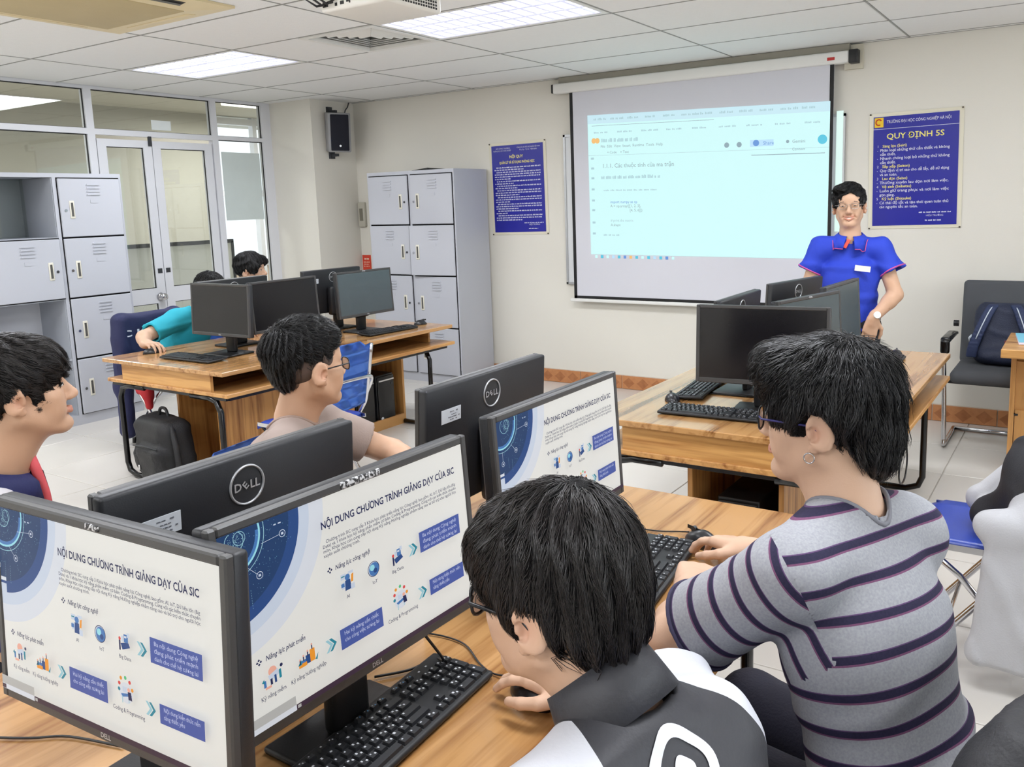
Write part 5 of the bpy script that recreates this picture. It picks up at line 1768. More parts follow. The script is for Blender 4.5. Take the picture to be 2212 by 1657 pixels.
def make_hair(P, H, style, mt, h=.005, strands=3000, length=.055, rad=.0009, crown=(-.045, 0, .115), lift=.006, seed=1, wave=.0, down=.35, name='hair'):
    fd = hair_cap(H, style)
    rg0 = np.random.RandomState(seed + 50)
    A = rg0.normal(size=(3, 3)) ; ph = rg0.uniform(0, 6, 3)
    C = H(*crown)
    def disp(Q):
        # locks: ridges radiating from the crown
        q = H.local(Q) - _v(crown)
        az = np.arctan2(q[:, 1], q[:, 0])
        return .0022 * np.sin(az * 23 + 2.5 * np.sin(Q @ A[0] * 22 + ph[0])) + .0022 * np.sin(Q @ A[1] * 60 + ph[1]) + .0016 * np.sin(Q @ A[2] * 110 + ph[2])
    fd.disp = disp
    lo, hi = fd.bounds()
    ax, D = fd.grid(lo, hi, h)
    V, F = surface_net(ax, D)
    o0 = np.array([a[0] for a in ax]); n = np.array(D.shape)
    def samp(Q):
        t = np.clip((Q - o0) / h, 0, n - 1.001); i = t.astype(int); f = t - i
        r = 0
        for dx in (0, 1):
            for dy in (0, 1):
                for dz in (0, 1):
                    w = (f[:, 0] if dx else 1 - f[:, 0]) * (f[:, 1] if dy else 1 - f[:, 1]) * (f[:, 2] if dz else 1 - f[:, 2])
                    r = r + w * D[i[:, 0] + dx, i[:, 1] + dy, i[:, 2] + dz]
        return r
    def grad(Q):
        e = h
        return np.stack([samp(Q + np.eye(3)[i] * e) - samp(Q - np.eye(3)[i] * e) for i in range(3)], 1) / (2 * e)
    rg = np.random.RandomState(seed)
    tri = V[F]
    ar = np.linalg.norm(np.cross(tri[:, 1] - tri[:, 0], tri[:, 3] - tri[:, 0]), axis=1)
    cen = tri.mean(1)
    nrm = grad(cen); nrm /= np.linalg.norm(nrm, axis=1)[:, None] + 1e-9
    # only from the outside of the cap
    okm = (samp(cen + nrm * .02) > .008) & (((cen - H(-.01, 0, .02)) * nrm).sum(1) > 0)
    pr = np.where(okm, ar, 0); pr /= pr.sum()
    ids = rg.choice(len(F), strands, p=pr)
    u = rg.uniform(size=(strands, 2))
    p = tri[ids, 0] + (tri[ids, 1] - tri[ids, 0]) * u[:, :1] + (tri[ids, 3] - tri[ids, 0]) * u[:, 1:]
    SEG = 5
    Ls = length * rg.uniform(.55, 1.25, strands)
    pts = [p - nrm[ids] * .003]
    flow = style.get('flow')
    off = rg.uniform(0, 1, strands) ** 2 * lift
    cl = rg.normal(size=(strands, 3)) * .22
    for j in range(1, SEG + 1):
        g = grad(p); g /= np.linalg.norm(g, axis=1)[:, None] + 1e-9
        d = p - C
        d = d / (np.linalg.norm(d, axis=1)[:, None] + 1e-9)
        d = d - g * (d * g).sum(1)[:, None]
        d = d / (np.linalg.norm(d, axis=1)[:, None] + 1e-6)
        if flow is not None:
            lp = H.local(p)
            d = d + flow(lp) @ H.R
        d = d + cl + np.array([0, 0, -down])
        if wave:
            d = d + wave * np.stack([np.sin(p[:, 1] * 160 + j), np.sin(p[:, 2] * 150 + j * 1.3), np.sin(p[:, 0] * 170 - j)], 1)
        d = d - g * (d * g).sum(1)[:, None] * .75
        d /= np.linalg.norm(d, axis=1)[:, None] + 1e-9
        pn = p + d * (Ls / SEG)[:, None]
        dd = samp(pn)
        g2 = grad(pn); g2 /= np.linalg.norm(g2, axis=1)[:, None] + 1e-9
        tgt = off * (j / SEG) + .0006
        corr = np.clip(tgt - dd, -.004, .02)
        pn = pn + g2 * (corr * (np.abs(dd) < .03))[:, None]
        pts.append(pn); p = pn
    pts = np.array(pts)                                     # (SEG+1, n, 3)
    dead = np.zeros(strands, bool)
    stray = np.zeros(strands, bool)
    for j in range(1, SEG + 1):
        stray |= samp(pts[j]) > max(.016, lift * 1.6)
        pts[j] = np.where(stray[:, None], pts[j - 1], pts[j])
    for (c, r, k, sub) in style['solids']:
        if sub:
            lq = (H.local(pts.reshape(-1, 3)) - _v(c)) / (_v(r) * style.get('trim', .93))
            ins = ((lq ** 2).sum(1) < 1).reshape(SEG + 1, strands)
            for j in range(1, SEG + 1):
                ins[j] |= ins[j - 1]
                pts[j] = np.where(ins[j][:, None], pts[j - 1], pts[j])
            dead |= ins[2]
    pts = pts[:, ~dead]; strands = pts.shape[1]
    SV = []
    for j in range(SEG + 1):
        a = pts[min(j + 1, SEG)] - pts[max(j - 1, 0)]
        a /= np.linalg.norm(a, axis=1)[:, None] + 1e-9
        b = np.cross(a, np.array([.3, .5, .81])); b /= np.linalg.norm(b, axis=1)[:, None] + 1e-9
        c = np.cross(a, b)
        rr = rad * (1.0 - (j / SEG) ** 2 * .9)
        for t in (0, 2.094, 4.189):
            SV.append(pts[j] + (b * math.cos(t) + c * math.sin(t)) * rr)
    SV = np.array(SV).reshape(SEG + 1, 3, strands, 3)
    base = np.arange(strands)
    vid = lambda j, q: (j * 3 + q) * strands + base
    SF = []
    for j in range(SEG):
        for q in range(3):
            q2 = (q + 1) % 3
            SF.append(np.stack([vid(j, q), vid(j, q2), vid(j + 1, q2), vid(j + 1, q)], 1))
    SF = np.concatenate(SF)
    SVf = SV.reshape(-1, 3)
    capm = mat('hair_underside', (16, 15, 16), .75, var=.3, vscale=120, bump=.4, bscale=260, spec=.2)
    return mesh_from(np.concatenate([V, SVf]), np.concatenate([F, SF + len(V)]), name, [capm, mt], P.root, midx=np.concatenate([np.zeros(len(F)), np.ones(len(SF))]))

def glasses(P, H, mt, rim=(.021, .0165), rt=.0017, lens=True, temple_mat=None, drop=0.0):
    z0 = .002 - drop
    loops = []
    mb = MB()
    for s in (-1, 1):
        pts = []
        for k in range(24):
            t = 2 * PI * k / 24
            c_, s_ = math.cos(t), math.sin(t)
            q = 1 / (abs(c_) ** 3.2 + abs(s_) ** 3.2) ** (1 / 3.2)
            pts.append((.1035 - .006 * abs(c_ * q * rim[0] * s + .033) / .055, s * .033 + c_ * q * rim[0], z0 + s_ * q * rim[1]))
        mb.tube(pts, rt, n=6, closed=True)
        loops.append(pts)
    mb.tube([(.1025, -.012, z0 + .005), (.106, -.005, z0 + .009), (.106, .005, z0 + .009), (.1025, .012, z0 + .005)], rt, n=6)
    r = mb.build('glasses', mt, P.root)
    r.matrix_parent_inverse = parent_inv(P.root)
    r.matrix_basis = H.matrix()
    if lens:
        for pts in loops:
            MB().add(pts, [tuple(range(24))]).build('lens', m_lens, r)
    for s in (-1, 1):
        MB().tube([(.097, s * .054, z0 + .007), (.087, s * .072, z0 + .007), (.04, s * .0785, z0 + .006), (.0, s * .0810, z0 + .004), (-.018, s * .081, z0 - .012), (-.026, s * .080, z0 - .026)], rt * 1.15, n=6).build('temple', temple_mat or mt, r)
    return r

def neckband(P, shirt_ob, nb, axis, rad, mt, t=.006, n=40):
    """tube laid on the edge of the neck opening"""
    me = shirt_ob.data
    co = np.zeros(len(me.vertices) * 3, dtype=np.float32); me.vertices.foreach_get('co', co); co = co.reshape(-1, 3)
    bv = BVHTree.FromPolygons([Vector(v) for v in co], [tuple(p.vertices) for p in me.polygons])
    a = unit(axis); x = unit(np.cross(a, (0.13, 1, 0))); y = np.cross(a, x); nb = _v(nb)
    pts = []
    for q in range(n):
        tt = 2 * PI * q / n
        o_ = nb + a * .14 + (x * math.cos(tt) + y * math.sin(tt)) * rad
        h_ = bv.ray_cast(Vector(o_), Vector(-a), .22)
        pts.append((h_[0] + Vector(a) * .001) if h_[0] is not None else None)
    good = [p for p in pts if p is not None]
    if len(good) < n // 2:
        return
    for i in range(n):
        if pts[i] is None:
            k = 1
            while pts[(i + k) % n] is None: k += 1
            pts[i] = pts[(i + k) % n].copy()
    for _ in range(3):
        pts = [(pts[i - 1] + pts[i] * 2 + pts[(i + 1) % n]) / 4 for i in range(n)]
    o = MB().tube(pts, t, n=6, closed=True).build('neckband', mt, P.root); o.matrix_parent_inverse = parent_inv(P.root)
m_lens = None
def lens_mat():
    m = bpy.data.materials.new('spectacle_lens'); m.use_nodes = True
    nt = m.node_tree; nt.nodes.clear()
    out = nt.nodes.new('ShaderNodeOutputMaterial'); tr = nt.nodes.new('ShaderNodeBsdfTransparent'); tr.inputs[0].default_value = (.96, .97, .97, 1)
    gl = nt.nodes.new('ShaderNodeBsdfGlossy'); gl.inputs[1].default_value = .03
    fr = nt.nodes.new('ShaderNodeFresnel'); fr.inputs[0].default_value = 1.35
    mx = nt.nodes.new('ShaderNodeMixShader'); nt.links.new(fr.outputs[0], mx.inputs[0]); nt.links.new(tr.outputs[0], mx.inputs[1]); nt.links.new(gl.outputs[0], mx.inputs[2]); nt.links.new(mx.outputs[0], out.inputs[0])
    return m
m_lens = lens_mat()

def shirt_bvh(ob):
    return BVHTree.FromPolygons([Vector(v.co) for v in ob.data.vertices], [tuple(p_.vertices) for p_ in ob.data.polygons])
def hem_ring(P, ob, sh, hem, mt, r=.07, t=.0042, back=.006, name='sleeve_hem'):
    """trim laid round the end of a sleeve"""
    bvh = shirt_bvh(ob)
    sh, hem = _v(sh), _v(hem); d = unit(hem - sh)
    a = unit(np.cross(d, (.1, .2, 1))) if abs(d[2]) < .9 else unit(np.cross(d, (0, 1, .1))); b = np.cross(d, a)
    pts = []
    for q in range(40):
        r_ = a * math.cos(2 * PI * q / 40) + b * math.sin(2 * PI * q / 40)
        h_ = bvh.ray_cast(Vector(hem - d * back + r_ * .12), Vector(-r_), .11)
        pts.append(h_[0] if h_[0] is not None else Vector(hem - d * back + r_ * r))
    for _ in range(2):
        pts = [(pts[i - 1] + pts[i] * 2 + pts[(i + 1) % 40]) / 4 for i in range(40)]
    o = MB().tube(pts, t, n=6, closed=True).build(name, mt, P.root); o.matrix_parent_inverse = parent_inv(P.root)
    return o

# ================================================================== the people
m_skinA = skin_mat('skin_warm', (206, 166, 138))
m_skinB = skin_mat('skin_light', (212, 174, 148))
m_hairA = hair_mat('hair_black', (30, 29, 31), .33)
m_hairB = hair_mat('hair_dark_brown', (38, 33, 33), .34)
m_eyeW = mat('eye_white', (226, 220, 214), .25)
m_iris = mat('eye_dark', (26, 18, 14), .2)
m_trouser = mat('trousers_dark', (30, 30, 38), .8, var=.12, bump=.2, bscale=250)
m_trgrey = mat('trousers_grey', (70, 74, 74), .8, var=.12, bump=.2, bscale=250)
m_shoe = mat('shoe_black', (26, 26, 28), .45)

def flush_attr(H, smile=0.0):
    def fn(V):
        q = H.local(V)
        zc = -.064 + (.0015 + .0085 * smile) * (q[:, 1] / (.0215 + .0085 * smile)) ** 2
        lips = np.exp(-(((q[:, 0] - .092) / .016) ** 2 + (q[:, 1] / (.024 + .007 * smile)) ** 6 + ((q[:, 2] - zc) / (.0095 + .004 * smile)) ** 4))
        er = np.exp(-(((q[:, 0] + .008) / .018) ** 2 + ((np.abs(q[:, 1]) - .083) / .012) ** 2 + ((q[:, 2] + .008) / .024) ** 2))
        nz_ = np.exp(-(((q[:, 0] - .108) / .012) ** 2 + (q[:, 1] / .014) ** 2 + ((q[:, 2] + .028) / .012) ** 2))
        return {'flush': np.clip(.62 * lips + .22 * er + .10 * nz_, 0, 1)}
    return fn

def arm(fd, sh, el, wr, r=(.047, .040, .027), k=.02):
    fd.rcone(sh, el, r[0], r[1], k)
    m = _v(el) * .72 + _v(wr) * .28
    fd.rcone(el, m, r[1], r[1] * .98, k)
    fd.rcone(m, wr, r[1] * .98, r[2], k)

def legs(P, B, knees, ankles, mt, g=.0, h=.012, shoes=True, toe=None, hem=None):
    fd = Field()
    hip = _v(B['hip']); L = unit(_v(B['shL']) - _v(B['shR']))
    U = unit(_v(B['neck']) - hip); F = unit(np.cross(L, U))
    fd.ell(hip + U * .01, (.12, .168, .12), np.stack([F, L, U]), .04)
    for s, kn, an in ((1, knees[0], ankles[0]), (-1, knees[1], ankles[1])):
        fd.rcone(hip + L * .085 * s - U * .02, kn, .092, .068, .03)
        fd.rcone(kn, an, .066, .052, .02)
    fd.disp = folds((0, 0, 1), .005, 55, 80, 4)
    P.add(fd, 'trousers', mt, h)
    if shoes:
        for kn, an in zip(knees, ankles):
            d = unit((F[0], F[1], 0)) if toe is None else unit(toe)
            f2 = Field()
            f2.rcone(_v(an) * np.array([1, 1, 0]) + np.array([0, 0, .045]), _v(an) * np.array([1, 1, 0]) + d * .14 + np.array([0, 0, .035]), .042, .034, .01)
            f2.cut((0, 0, .001), (0, 0, -1))
            P.add(f2, 'shoe', m_shoe, .010)

def shirt_field(B, g=.014, sleeves=(), k=.036, neck_r=.062, seed=1, amp=.004, low=True, bottom=None):
    fd = Field()
    torso_field(fd, B, g, k, low)
    for (sh, hem, r0, r1) in sleeves:
        sh, hem = _v(sh), _v(hem); d = unit(hem - sh)
        fd.rcone(sh, hem + d * .02, r0, r1 * 1.04, .035, False, [(hem, d)])
    nb = _v(B['neck']); U = unit(nb - _v(B['chest']))
    hd = B.get('neckdir', U)
    fd.rcone(nb + hd * .0, nb + _v(hd) * .14, neck_r, neck_r * 1.05, .006, True)
    if bottom is not None:
        fd.cut(bottom[0], bottom[1])
    for (sh, hem, r0, r1) in sleeves:
        sh, hem = _v(sh), _v(hem); d = unit(hem - sh)
        fd.rcone(hem - d * .03, hem + d * .05, r1 * .80, r1 * .84, .004, True)
    fd.disp = folds(U, amp, 34, 80, seed)
    return fd

def collar(P, nb, axis, fwd, r0, r1, ht, mt, gap=.5, name='collar', flare=.0, lean=.3, thick=.004, trim=None, n=48, drop=.03, fit=None, point=0.0):
    """band round the neck, open at the front; folds over to the outside"""
    nb = _v(nb); A = unit(axis); F = unit(_v(fwd) - A * (_v(fwd) @ A)); S = np.cross(A, F)
    prof = [(r0, -.012), (r0 * .98, ht * .6), (r0 * 1.01, ht), (r0 * 1.08, ht * 1.02), (r1, ht * .45), (r1 * 1.10, -drop)]
    prof_in = [(r1 * 1.10 - thick, -drop), (r1 - thick, ht * .40), (r0 * 1.08, ht * .92), (r0 * 1.0, ht * .85)]
    pr = prof + prof_in
    V, Fc = [], []
    bvh = None
    m = len(pr)
    for i in range(n + 1):
        t = gap / 2 + (2 * PI - gap) * i / n
        d = F * math.cos(t) + S * math.sin(t)
        fr = (1 + math.cos(t)) / 2
        for j_, (r, z) in enumerate(pr):
            low = j_ in (5, 6)
            if low and point:
                r = r + point * fr ** 6
            p_ = nb + d * r * (1 + .04 * fr) + A * (z - lean * .06 * fr)
            if low and fit is not None:
                if bvh is None:
                    bvh = shirt_bvh(fit)
                h_ = bvh.ray_cast(Vector(p_ + A * .09), Vector(-A), .20)
                if h_[0] is not None:
                    dz_ = float((np.array(h_[0]) - p_) @ A) + (.004 if j_ == 6 else .008)
                    p_ = p_ + A * float(np.clip(dz_, -.012, .05))
            V.append(p_)
    for i in range(n):
        for j in range(m - 1):
            a = i * m + j
            Fc.append((a, a + 1, a + m + 1, a + m))
    o = mesh_from(np.array(V), np.array(Fc), name, mt, P.root)
    if trim is not None:
        ids = [i * m + 5 for i in range(n + 1)]
        tb_ = MB().tube([Vector(V[i]) for i in ids], .0028, n=5)
        t_ = tb_.build('collar_trim', trim, o)
    return o

SHORT = dict(solids=[((-.012, 0, .042), (.108, .090, .098), .01, False), ((.108, 0, -.045), (.072, .090, .096), .012, True),
                     ((.004, .088, -.012), (.027, .030, .036), .006, True), ((.004, -.088, -.012), (.027, .030, .036), .006, True), ((.0, 0, -.09), (.09, .075, .055), .012, True)],
             cuts=[((.03, 0, -.020), (.50, 0, -.86))])

def eyes(P, H, open_=.0042):
    for s in (-1, 1):
        mb = MB()
        for (rx, ry, rz, dx, mi) in ((.0040, .0125, open_, 0, 0), (.0046, .0056, open_ * .98, .0002, 1)):
            bm = bmesh.new(); bmesh.ops.create_uvsphere(bm, u_segments=16, v_segments=10, radius=1)
            for v in bm.verts:
                tp = 1 - .35 * abs(v.co.y) ** 3 if mi == 0 else 1
                v.co = Vector((v.co.x * rx, v.co.y * ry, v.co.z * rz * tp))
            mb.bm(bm, mi, Matrix.Translation((.0848 + dx, s * .0315, .0030)) @ Matrix.Rotation(s * .30, 4, 'Z') @ Matrix.Rotation(-s * .08, 4, 'X'), True)
        mb.tube([(.0868, s * .0195, .0035), (.0890, s * .026, .0030 + open_ * 1.02), (.0880, s * .034, .0032 + open_ * 1.02), (.0810, s * .0455, .0030)], .0011, n=5, mi=1, taper=[.5, 1, 1, .6])
        o = mb.build('eye', [m_eyeW, m_iris], P.root)
        o.matrix_parent_inverse = parent_inv(P.root); o.matrix_basis = H.matrix()
def brows(P, H, mt, t=.0030):
    for s in (-1, 1):
        mb = MB().tube([(.0885, s * .014, .023), (.0875, s * .028, .0275), (.080, s * .045, .0245), (.074, s * .050, .021)], t, n=6, taper=[.8, 1.1, .8, .3])
        o = mb.build('eyebrow', mt, P.root)
        o.matrix_parent_inverse = parent_inv(P.root); o.matrix_basis = H.matrix()

# ------------------------------------------------------------------ teacher standing at the front
def teacher():
    P = Person('smiling man in a blue polo shirt and glasses standing beside the screen', (-1.19, 5.07, 0))
    H = Head((-1.205, 5.085, 1.487), (.20, -.98), .0, .03, 1.03)
    B = dict(hip=(-1.19, 5.08, .80), chest=(-1.188, 5.07, 1.085), neck=(-1.195, 5.085, 1.300), shL=(-1.030, 5.105, 1.236), shR=(-1.350, 5.04, 1.239), w=1.0)
    s = P.skin
    head_field(s, H, 1.0); neck_field(s, H, B['neck'], .060)
    torso_field(s, B, -.004)
    eL, wL = (-.935, 5.07, .985), (-1.030, 4.965, .860)
    eR, wR = (-1.430, 5.00, .975), (-1.405, 4.93, .760)
    arm(s, B['shL'], eL, wL, (.046, .041, .028)); arm(s, B['shR'], eR, wR, (.046, .041, .028))
    hand_field(s, wL, (-.20, -.10, -1), (.35, -.95, .1), -1, (.25, .35, .25), .05)
    hand_field(s, wR, (.05, -.15, -1), (-.9, -.3, 0), 1, (.25, .35, .25), .05)
    P.add(s, 'body', m_skinA, .011, [(H.o - np.array([.16, .18, .27]), H.o + np.array([.16, .16, .16]), .0030), (_v(wL) - np.array([.10, .10, .22]), _v(wL) + np.array([.10, .10, .05]), .0045)], flush_attr(H, 1.0))
    m_polo = mat('polo_blue', (34, 62, 190), .75, var=.10, vscale=5, bump=.15, bscale=300)
    m_trim = mat('polo_pink_trim', (196, 84, 150), .7)
    hemL, hemR = (-.955, 5.085, 1.118), (-1.408, 5.02, 1.118)
    fd = shirt_field(B, .014, [(B['shL'], hemL, .062, .064), (B['shR'], hemR, .062, .064)], .036, .064, 3, .010, True, ((-1.19, 5.08, .775), (0, 0, -1)))
    # open placket below the chin
    F = H.F
    nb = _v(B['neck'])
    Fh = unit((.2, -.98, 0))
    fd.rcone(nb + Fh * .10 + _v((0, 0, .01)), nb + Fh * .125 + _v((0, 0, -.070)), .034, .004, .006, True)
    po = P.add(fd, 'polo_shirt', m_polo, .0075, [(nb - np.array([.14, .17, .12]), nb + np.array([.14, .12, .09]), .0042)])
    for hem, sh in ((hemL, B['shL']), (hemR, B['shR'])):
        hem_ring(P, po, sh, hem, m_trim, .064, .0045, .004, 'sleeve_trim')
    co = collar(P, nb + _v((0, 0, .018)), (.02, .12, 1), F, .063, .092, .036, m_polo, .50, trim=m_trim, lean=.75, drop=.040, fit=po, point=.030)
    o = MB().box(-.009, -.003, -.028, .009, .003, .026, M=Matrix.Translation(tuple(nb + Fh * .098 + _v((-.016, 0, -.022)))) @ Matrix.Rotation(.38, 4, 'Y') @ Matrix.Rotation(-.45, 4, 'X')).build('placket_lining', mat('placket_orange', (236, 74, 56), .6), P.root); o.matrix_parent_inverse = parent_inv(P.root)
    nt_ = MB().box(-.042, -.003, -.016, .042, .003, .016, M=Matrix.Translation((-1.093, 4.953, 1.140)) @ Matrix.Rotation(.14, 4, 'Z') @ Matrix.Rotation(.12, 4, 'Y')).build('name_tag', mat('name_tag_white', (236, 232, 226), .4), P.root); nt_.matrix_parent_inverse = parent_inv(P.root)
    legs(P, B, ((-1.10, 5.06, .45), (-1.28, 5.06, .45)), ((-1.09, 5.10, .06), (-1.29, 5.10, .06)), m_trouser, toe=(.1, -1, 0))
    d = unit(_v(wL) - _v(eL)); a = unit(np.cross(d, (0, 0, 1))); b = np.cross(d, a)
    c = _v(wL) - d * .015
    o = MB().tube([Vector(c + (a * math.cos(t) + b * math.sin(t)) * .0325) for t in [2 * PI * q / 20 for q in range(20)]], .006, n=6, closed=True).build('watch', m_chrome, P.root); o.matrix_parent_inverse = parent_inv(P.root)
    n_ = unit(np.array([.45, -.85, .3]))
    n_ = unit(n_ - d * (n_ @ d))
    dl = MB().cyl(Vector(c + n_ * .030), Vector(c + n_ * .041), .020, n=18).build('watch_dial', mat('watch_white', (236, 234, 230), .25), o)
    st = dict(solids=[((-.012, 0, .040), (.107, .088, .098), .01, False), ((.120, .008, -.014), (.082, .067, .104), .010, True), ((.050, -.036, .098), (.050, .046, .024), .012, False), ((.036, -.074, .044), (.036, .016, .044), .012, False),
                      ((.004, .088, -.020), (.030, .030, .036), .006, True), ((.004, -.088, -.020), (.030, .030, .036), .006, True), ((.0, 0, -.09), (.09, .075, .055), .012, True)], cuts=[((.03, 0, -.010), (.45, 0, -.89))],
              flow=lambda q: np.stack([.5 * (q[:, 0] > .03), -1.2 * (q[:, 0] > .0) * (q[:, 2] > .05), 0 * q[:, 0]], 1))
    make_hair(P, H, st, m_hairA, .0040, 4500, .055, .0008, (-.03, .040, .125), .004, 3)
    glasses(P, H, mat('thin_metal_frame', (170, 164, 158), .25, metal=.8), (.022, .015), .0011)
    eyes(P, H, .0022); brows(P, H, m_hairA, .0022)
    tm = MB()
    ar = mouth_arc(1.0)
    for i in range(6):
        t0, t1 = 1 - abs(i - 3) / 3.0, 1 - abs(i + 1 - 3) / 3.0
        p0, p1 = ar[i], ar[i + 1]
        tm.add([(p0[0] - .003, p0[1], p0[2] + .0035 * t0), (p1[0] - .003, p1[1], p1[2] + .0035 * t1), (p1[0] - .004, p1[1], p1[2] - .0030 * t1), (p0[0] - .004, p0[1], p0[2] - .0030 * t0)], [(0, 3, 2, 1)])
    o = tm.build('teeth', mat('teeth', (236, 230, 220), .3), P.root); o.matrix_parent_inverse = parent_inv(P.root); o.matrix_basis = H.matrix()
teacher()

# ------------------------------------------------------------------ boy in the striped shirt
def stripe_mat():
    m = bpy.data.materials.new('striped_jersey'); m.use_nodes = True
    nt = m.node_tree; b = nt.nodes['Principled BSDF']; b.inputs['Roughness'].default_value = .85
    b.inputs['Specular IOR Level'].default_value = .2
    at = nt.nodes.new('ShaderNodeAttribute'); at.attribute_name = 'stripe'
    tc = nt.nodes.new('ShaderNodeTexCoord')
    n1 = nt.nodes.new('ShaderNodeTexNoise'); n1.inputs['Scale'].default_value = 260; n1.inputs['Detail'].default_value = 3; nt.links.new(tc.outputs['Object'], n1.inputs['Vector'])
    fr = nt.nodes.new('ShaderNodeMath'); fr.operation = 'FRACT'; nt.links.new(at.outputs['Fac'], fr.inputs[0])
    rp = nt.nodes.new('ShaderNodeValToRGB'); rp.color_ramp.interpolation = 'CONSTANT'
    e = rp.color_ramp.elements
    grey = lin((164, 165, 170)) + (1,)
    e[0].position = 0; e[0].color = grey
    e[1].position = .40; e[1].color = lin((120, 78, 108)) + (1,)
    for p, c in ((.455, lin((50, 46, 70)) + (1,)), (.66, lin((100, 74, 112)) + (1,)), (.69, grey)):
        q = rp.color_ramp.elements.new(p); q.color = c
    nt.links.new(fr.outputs[0], rp.inputs[0])
    mx = nt.nodes.new('ShaderNodeMix'); mx.data_type = 'RGBA'; mx.blend_type = 'MULTIPLY'; mx.inputs[0].default_value = 1.0
    rp2 = nt.nodes.new('ShaderNodeValToRGB'); rp2.color_ramp.elements[0].position = .3; rp2.color_ramp.elements[0].color = (.80, .80, .82, 1); rp2.color_ramp.elements[1].position = .7; rp2.color_ramp.elements[1].color = (1, 1, 1, 1)
    nt.links.new(n1.outputs[0], rp2.inputs[0]); nt.links.new(rp.outputs[0], mx.inputs[6]); nt.links.new(rp2.outputs[0], mx.inputs[7])
    nt.links.new(mx.outputs[2], b.inputs['Base Color'])
    return m
def striped_boy():
    P = Person('boy in a grey striped shirt and glasses seated in profile at the nearest desk', (-.20, 1.34, 0))
    H = Head((-.372, 1.430, 1.178), (-1.0, -.02), -.02, .0, 1.0)
    B = dict(hip=(-.200, 1.33, .53), chest=(-.280, 1.360, .845), neck=(-.322, 1.400, 1.030), shL=(-.365, 1.235, .972), shR=(-.250, 1.505, .962), w=1.0, trap=.008)
    s = P.skin
    head_field(s, H); neck_field(s, H, B['neck'], .057); torso_field(s, B, -.004)
    eL, wL = (-.590, 1.275, .785), (-.648, 1.490, .782)
    eR, wR = (-.42, 1.715, .795), (-.600, 1.735, .775)
    arm(s, B['shL'], eL, wL, (.046, .041, .027)); arm(s, B['shR'], eR, wR, (.046, .040, .026))
    hand_field(s, wL, (-.20, .97, .04), (.15, .1, 1), 1, (.45, .75, .5), .08, 1.0, .9)
    hand_field(s, wR, (-.93, .30, .02), (.1, .2, 1), -1, (.30, .5, .4), .10, 1.0, .8)
    bx = (np.array([-.80, 1.42, .70]), np.array([-.52, 1.86, .86]))
    P.add(s, 'body', m_skinB, .010, [(H.o - np.array([.15, .17, .24]), H.o + np.array([.17, .17, .16]), .0036), (bx[0], bx[1], .0030)], flush_attr(H))
    st = stripe_mat()
    hip, nb = _v(B['hip']), _v(B['neck']); U = unit(nb - hip)
    fd = Field(); torso_field(fd, B, .018)
    sl = []
    for sh, el, sg in ((B['shL'], eL, 1), (B['shR'], eR, -1)):
        sh, el = _v(sh), _v(el); d = unit(el - sh); hem = sh + (el - sh) * .74
        fd.rcone(sh, hem + d * .03, .060, .078, .03, False, [(hem, d)])
        Lo = unit(_v(B['shL']) - _v(B['shR'])) * sg
        sl.append((sh, d, hem, unit(d * .75 + Lo * .65)))
    fd.rcone(nb + U * .0, nb + unit(H.o - nb) * .15, .062, .066, .006, True)
    for (sh, d, hem, n_) in sl:
        fd.rcone(hem - d * .030, hem + d * .06, .056, .062, .004, True)
    F = unit(np.cross(unit(_v(B['shL']) - _v(B['shR'])), U))
    f0 = folds(U, .006, 30, 70, 5)
    def dsp(Q):
        low = np.clip(1 - ((Q - hip) @ U) / .30, 0, 1)
        k_ = np.ones(len(Q))
        for (sh, d, hem, n_) in sl:
            k_ *= np.where(((Q - sh) @ n_ > .03) & (np.linalg.norm(Q - hem, axis=1) < .14), .18 + .0 * k_, 1.0)
        return f0(Q) * (.55 + 2.2 * low) * k_
    fd.disp = dsp
    warp = lambda V: .012 * np.sin(V[:, 0] * 13 + V[:, 1] * 9) + .008 * np.sin(V[:, 2] * 17 + V[:, 1] * 11)
    def split(C):
        r_ = np.zeros(len(C), int)
        for q, (sh, d, hem, n_) in enumerate(sl, 1):
            ax_ = (C - sh) - ((C - sh) @ d)[:, None] * d
            r_[((C - sh) @ n_ > .004) & (np.linalg.norm(ax_, axis=1) < .14)] = q
        return r_
    def attr(V, pt):
        h_ = (V - hip) @ U
        a_ = (h_ + warp(V) * np.clip(1.2 - h_ / .35, .1, 1)) / .0525 + .3
        for q, (sh, d, hem, n_) in enumerate(sl, 1):
            m_ = pt == q
            a_[m_] = ((hem - V[m_]) @ d - .010) / .0475 + .55
        return {'stripe': a_}
    snp = [(sh + n_ * .004, n_, sh, .13) for (sh, d, hem, n_) in sl] + [(hem, d, hem, .10) for (sh, d, hem, n_) in sl]
    so_ = P.add(fd, 'shirt', st, .0056, attr=attr, split=split, snap=snp)
    neckband(P, so_, nb, unit(H.o - nb), .067, mat('neckband_grey', (128, 128, 136), .85), .0042)
    for (sh, d, hem, n_) in sl:
        a = unit(np.cross(d, (0, .2, 1))); b = np.cross(d, a)
        bvh = BVHTree.FromPolygons([Vector(v.co) for v in so_.data.vertices], [tuple(p_.vertices) for p_ in so_.data.polygons])
        pts = []
        for q in range(36):
            r_ = a * math.cos(2 * PI * q / 36) + b * math.sin(2 * PI * q / 36)
            h_ = bvh.ray_cast(Vector(hem - d * .006 + r_ * .16), Vector(-r_), .15)
            pts.append(h_[0] if h_[0] is not None else Vector(hem - d * .006 + r_ * .078))
        o = MB().tube(pts, .0042, n=6, closed=True).build('sleeve_hem', mat('stripe_navy_trim', (58, 54, 80), .85), P.root); o.matrix_parent_inverse = parent_inv(P.root)
    L = unit(_v(B['shL']) - _v(B['shR'])); F2 = unit((F[0], F[1], 0))
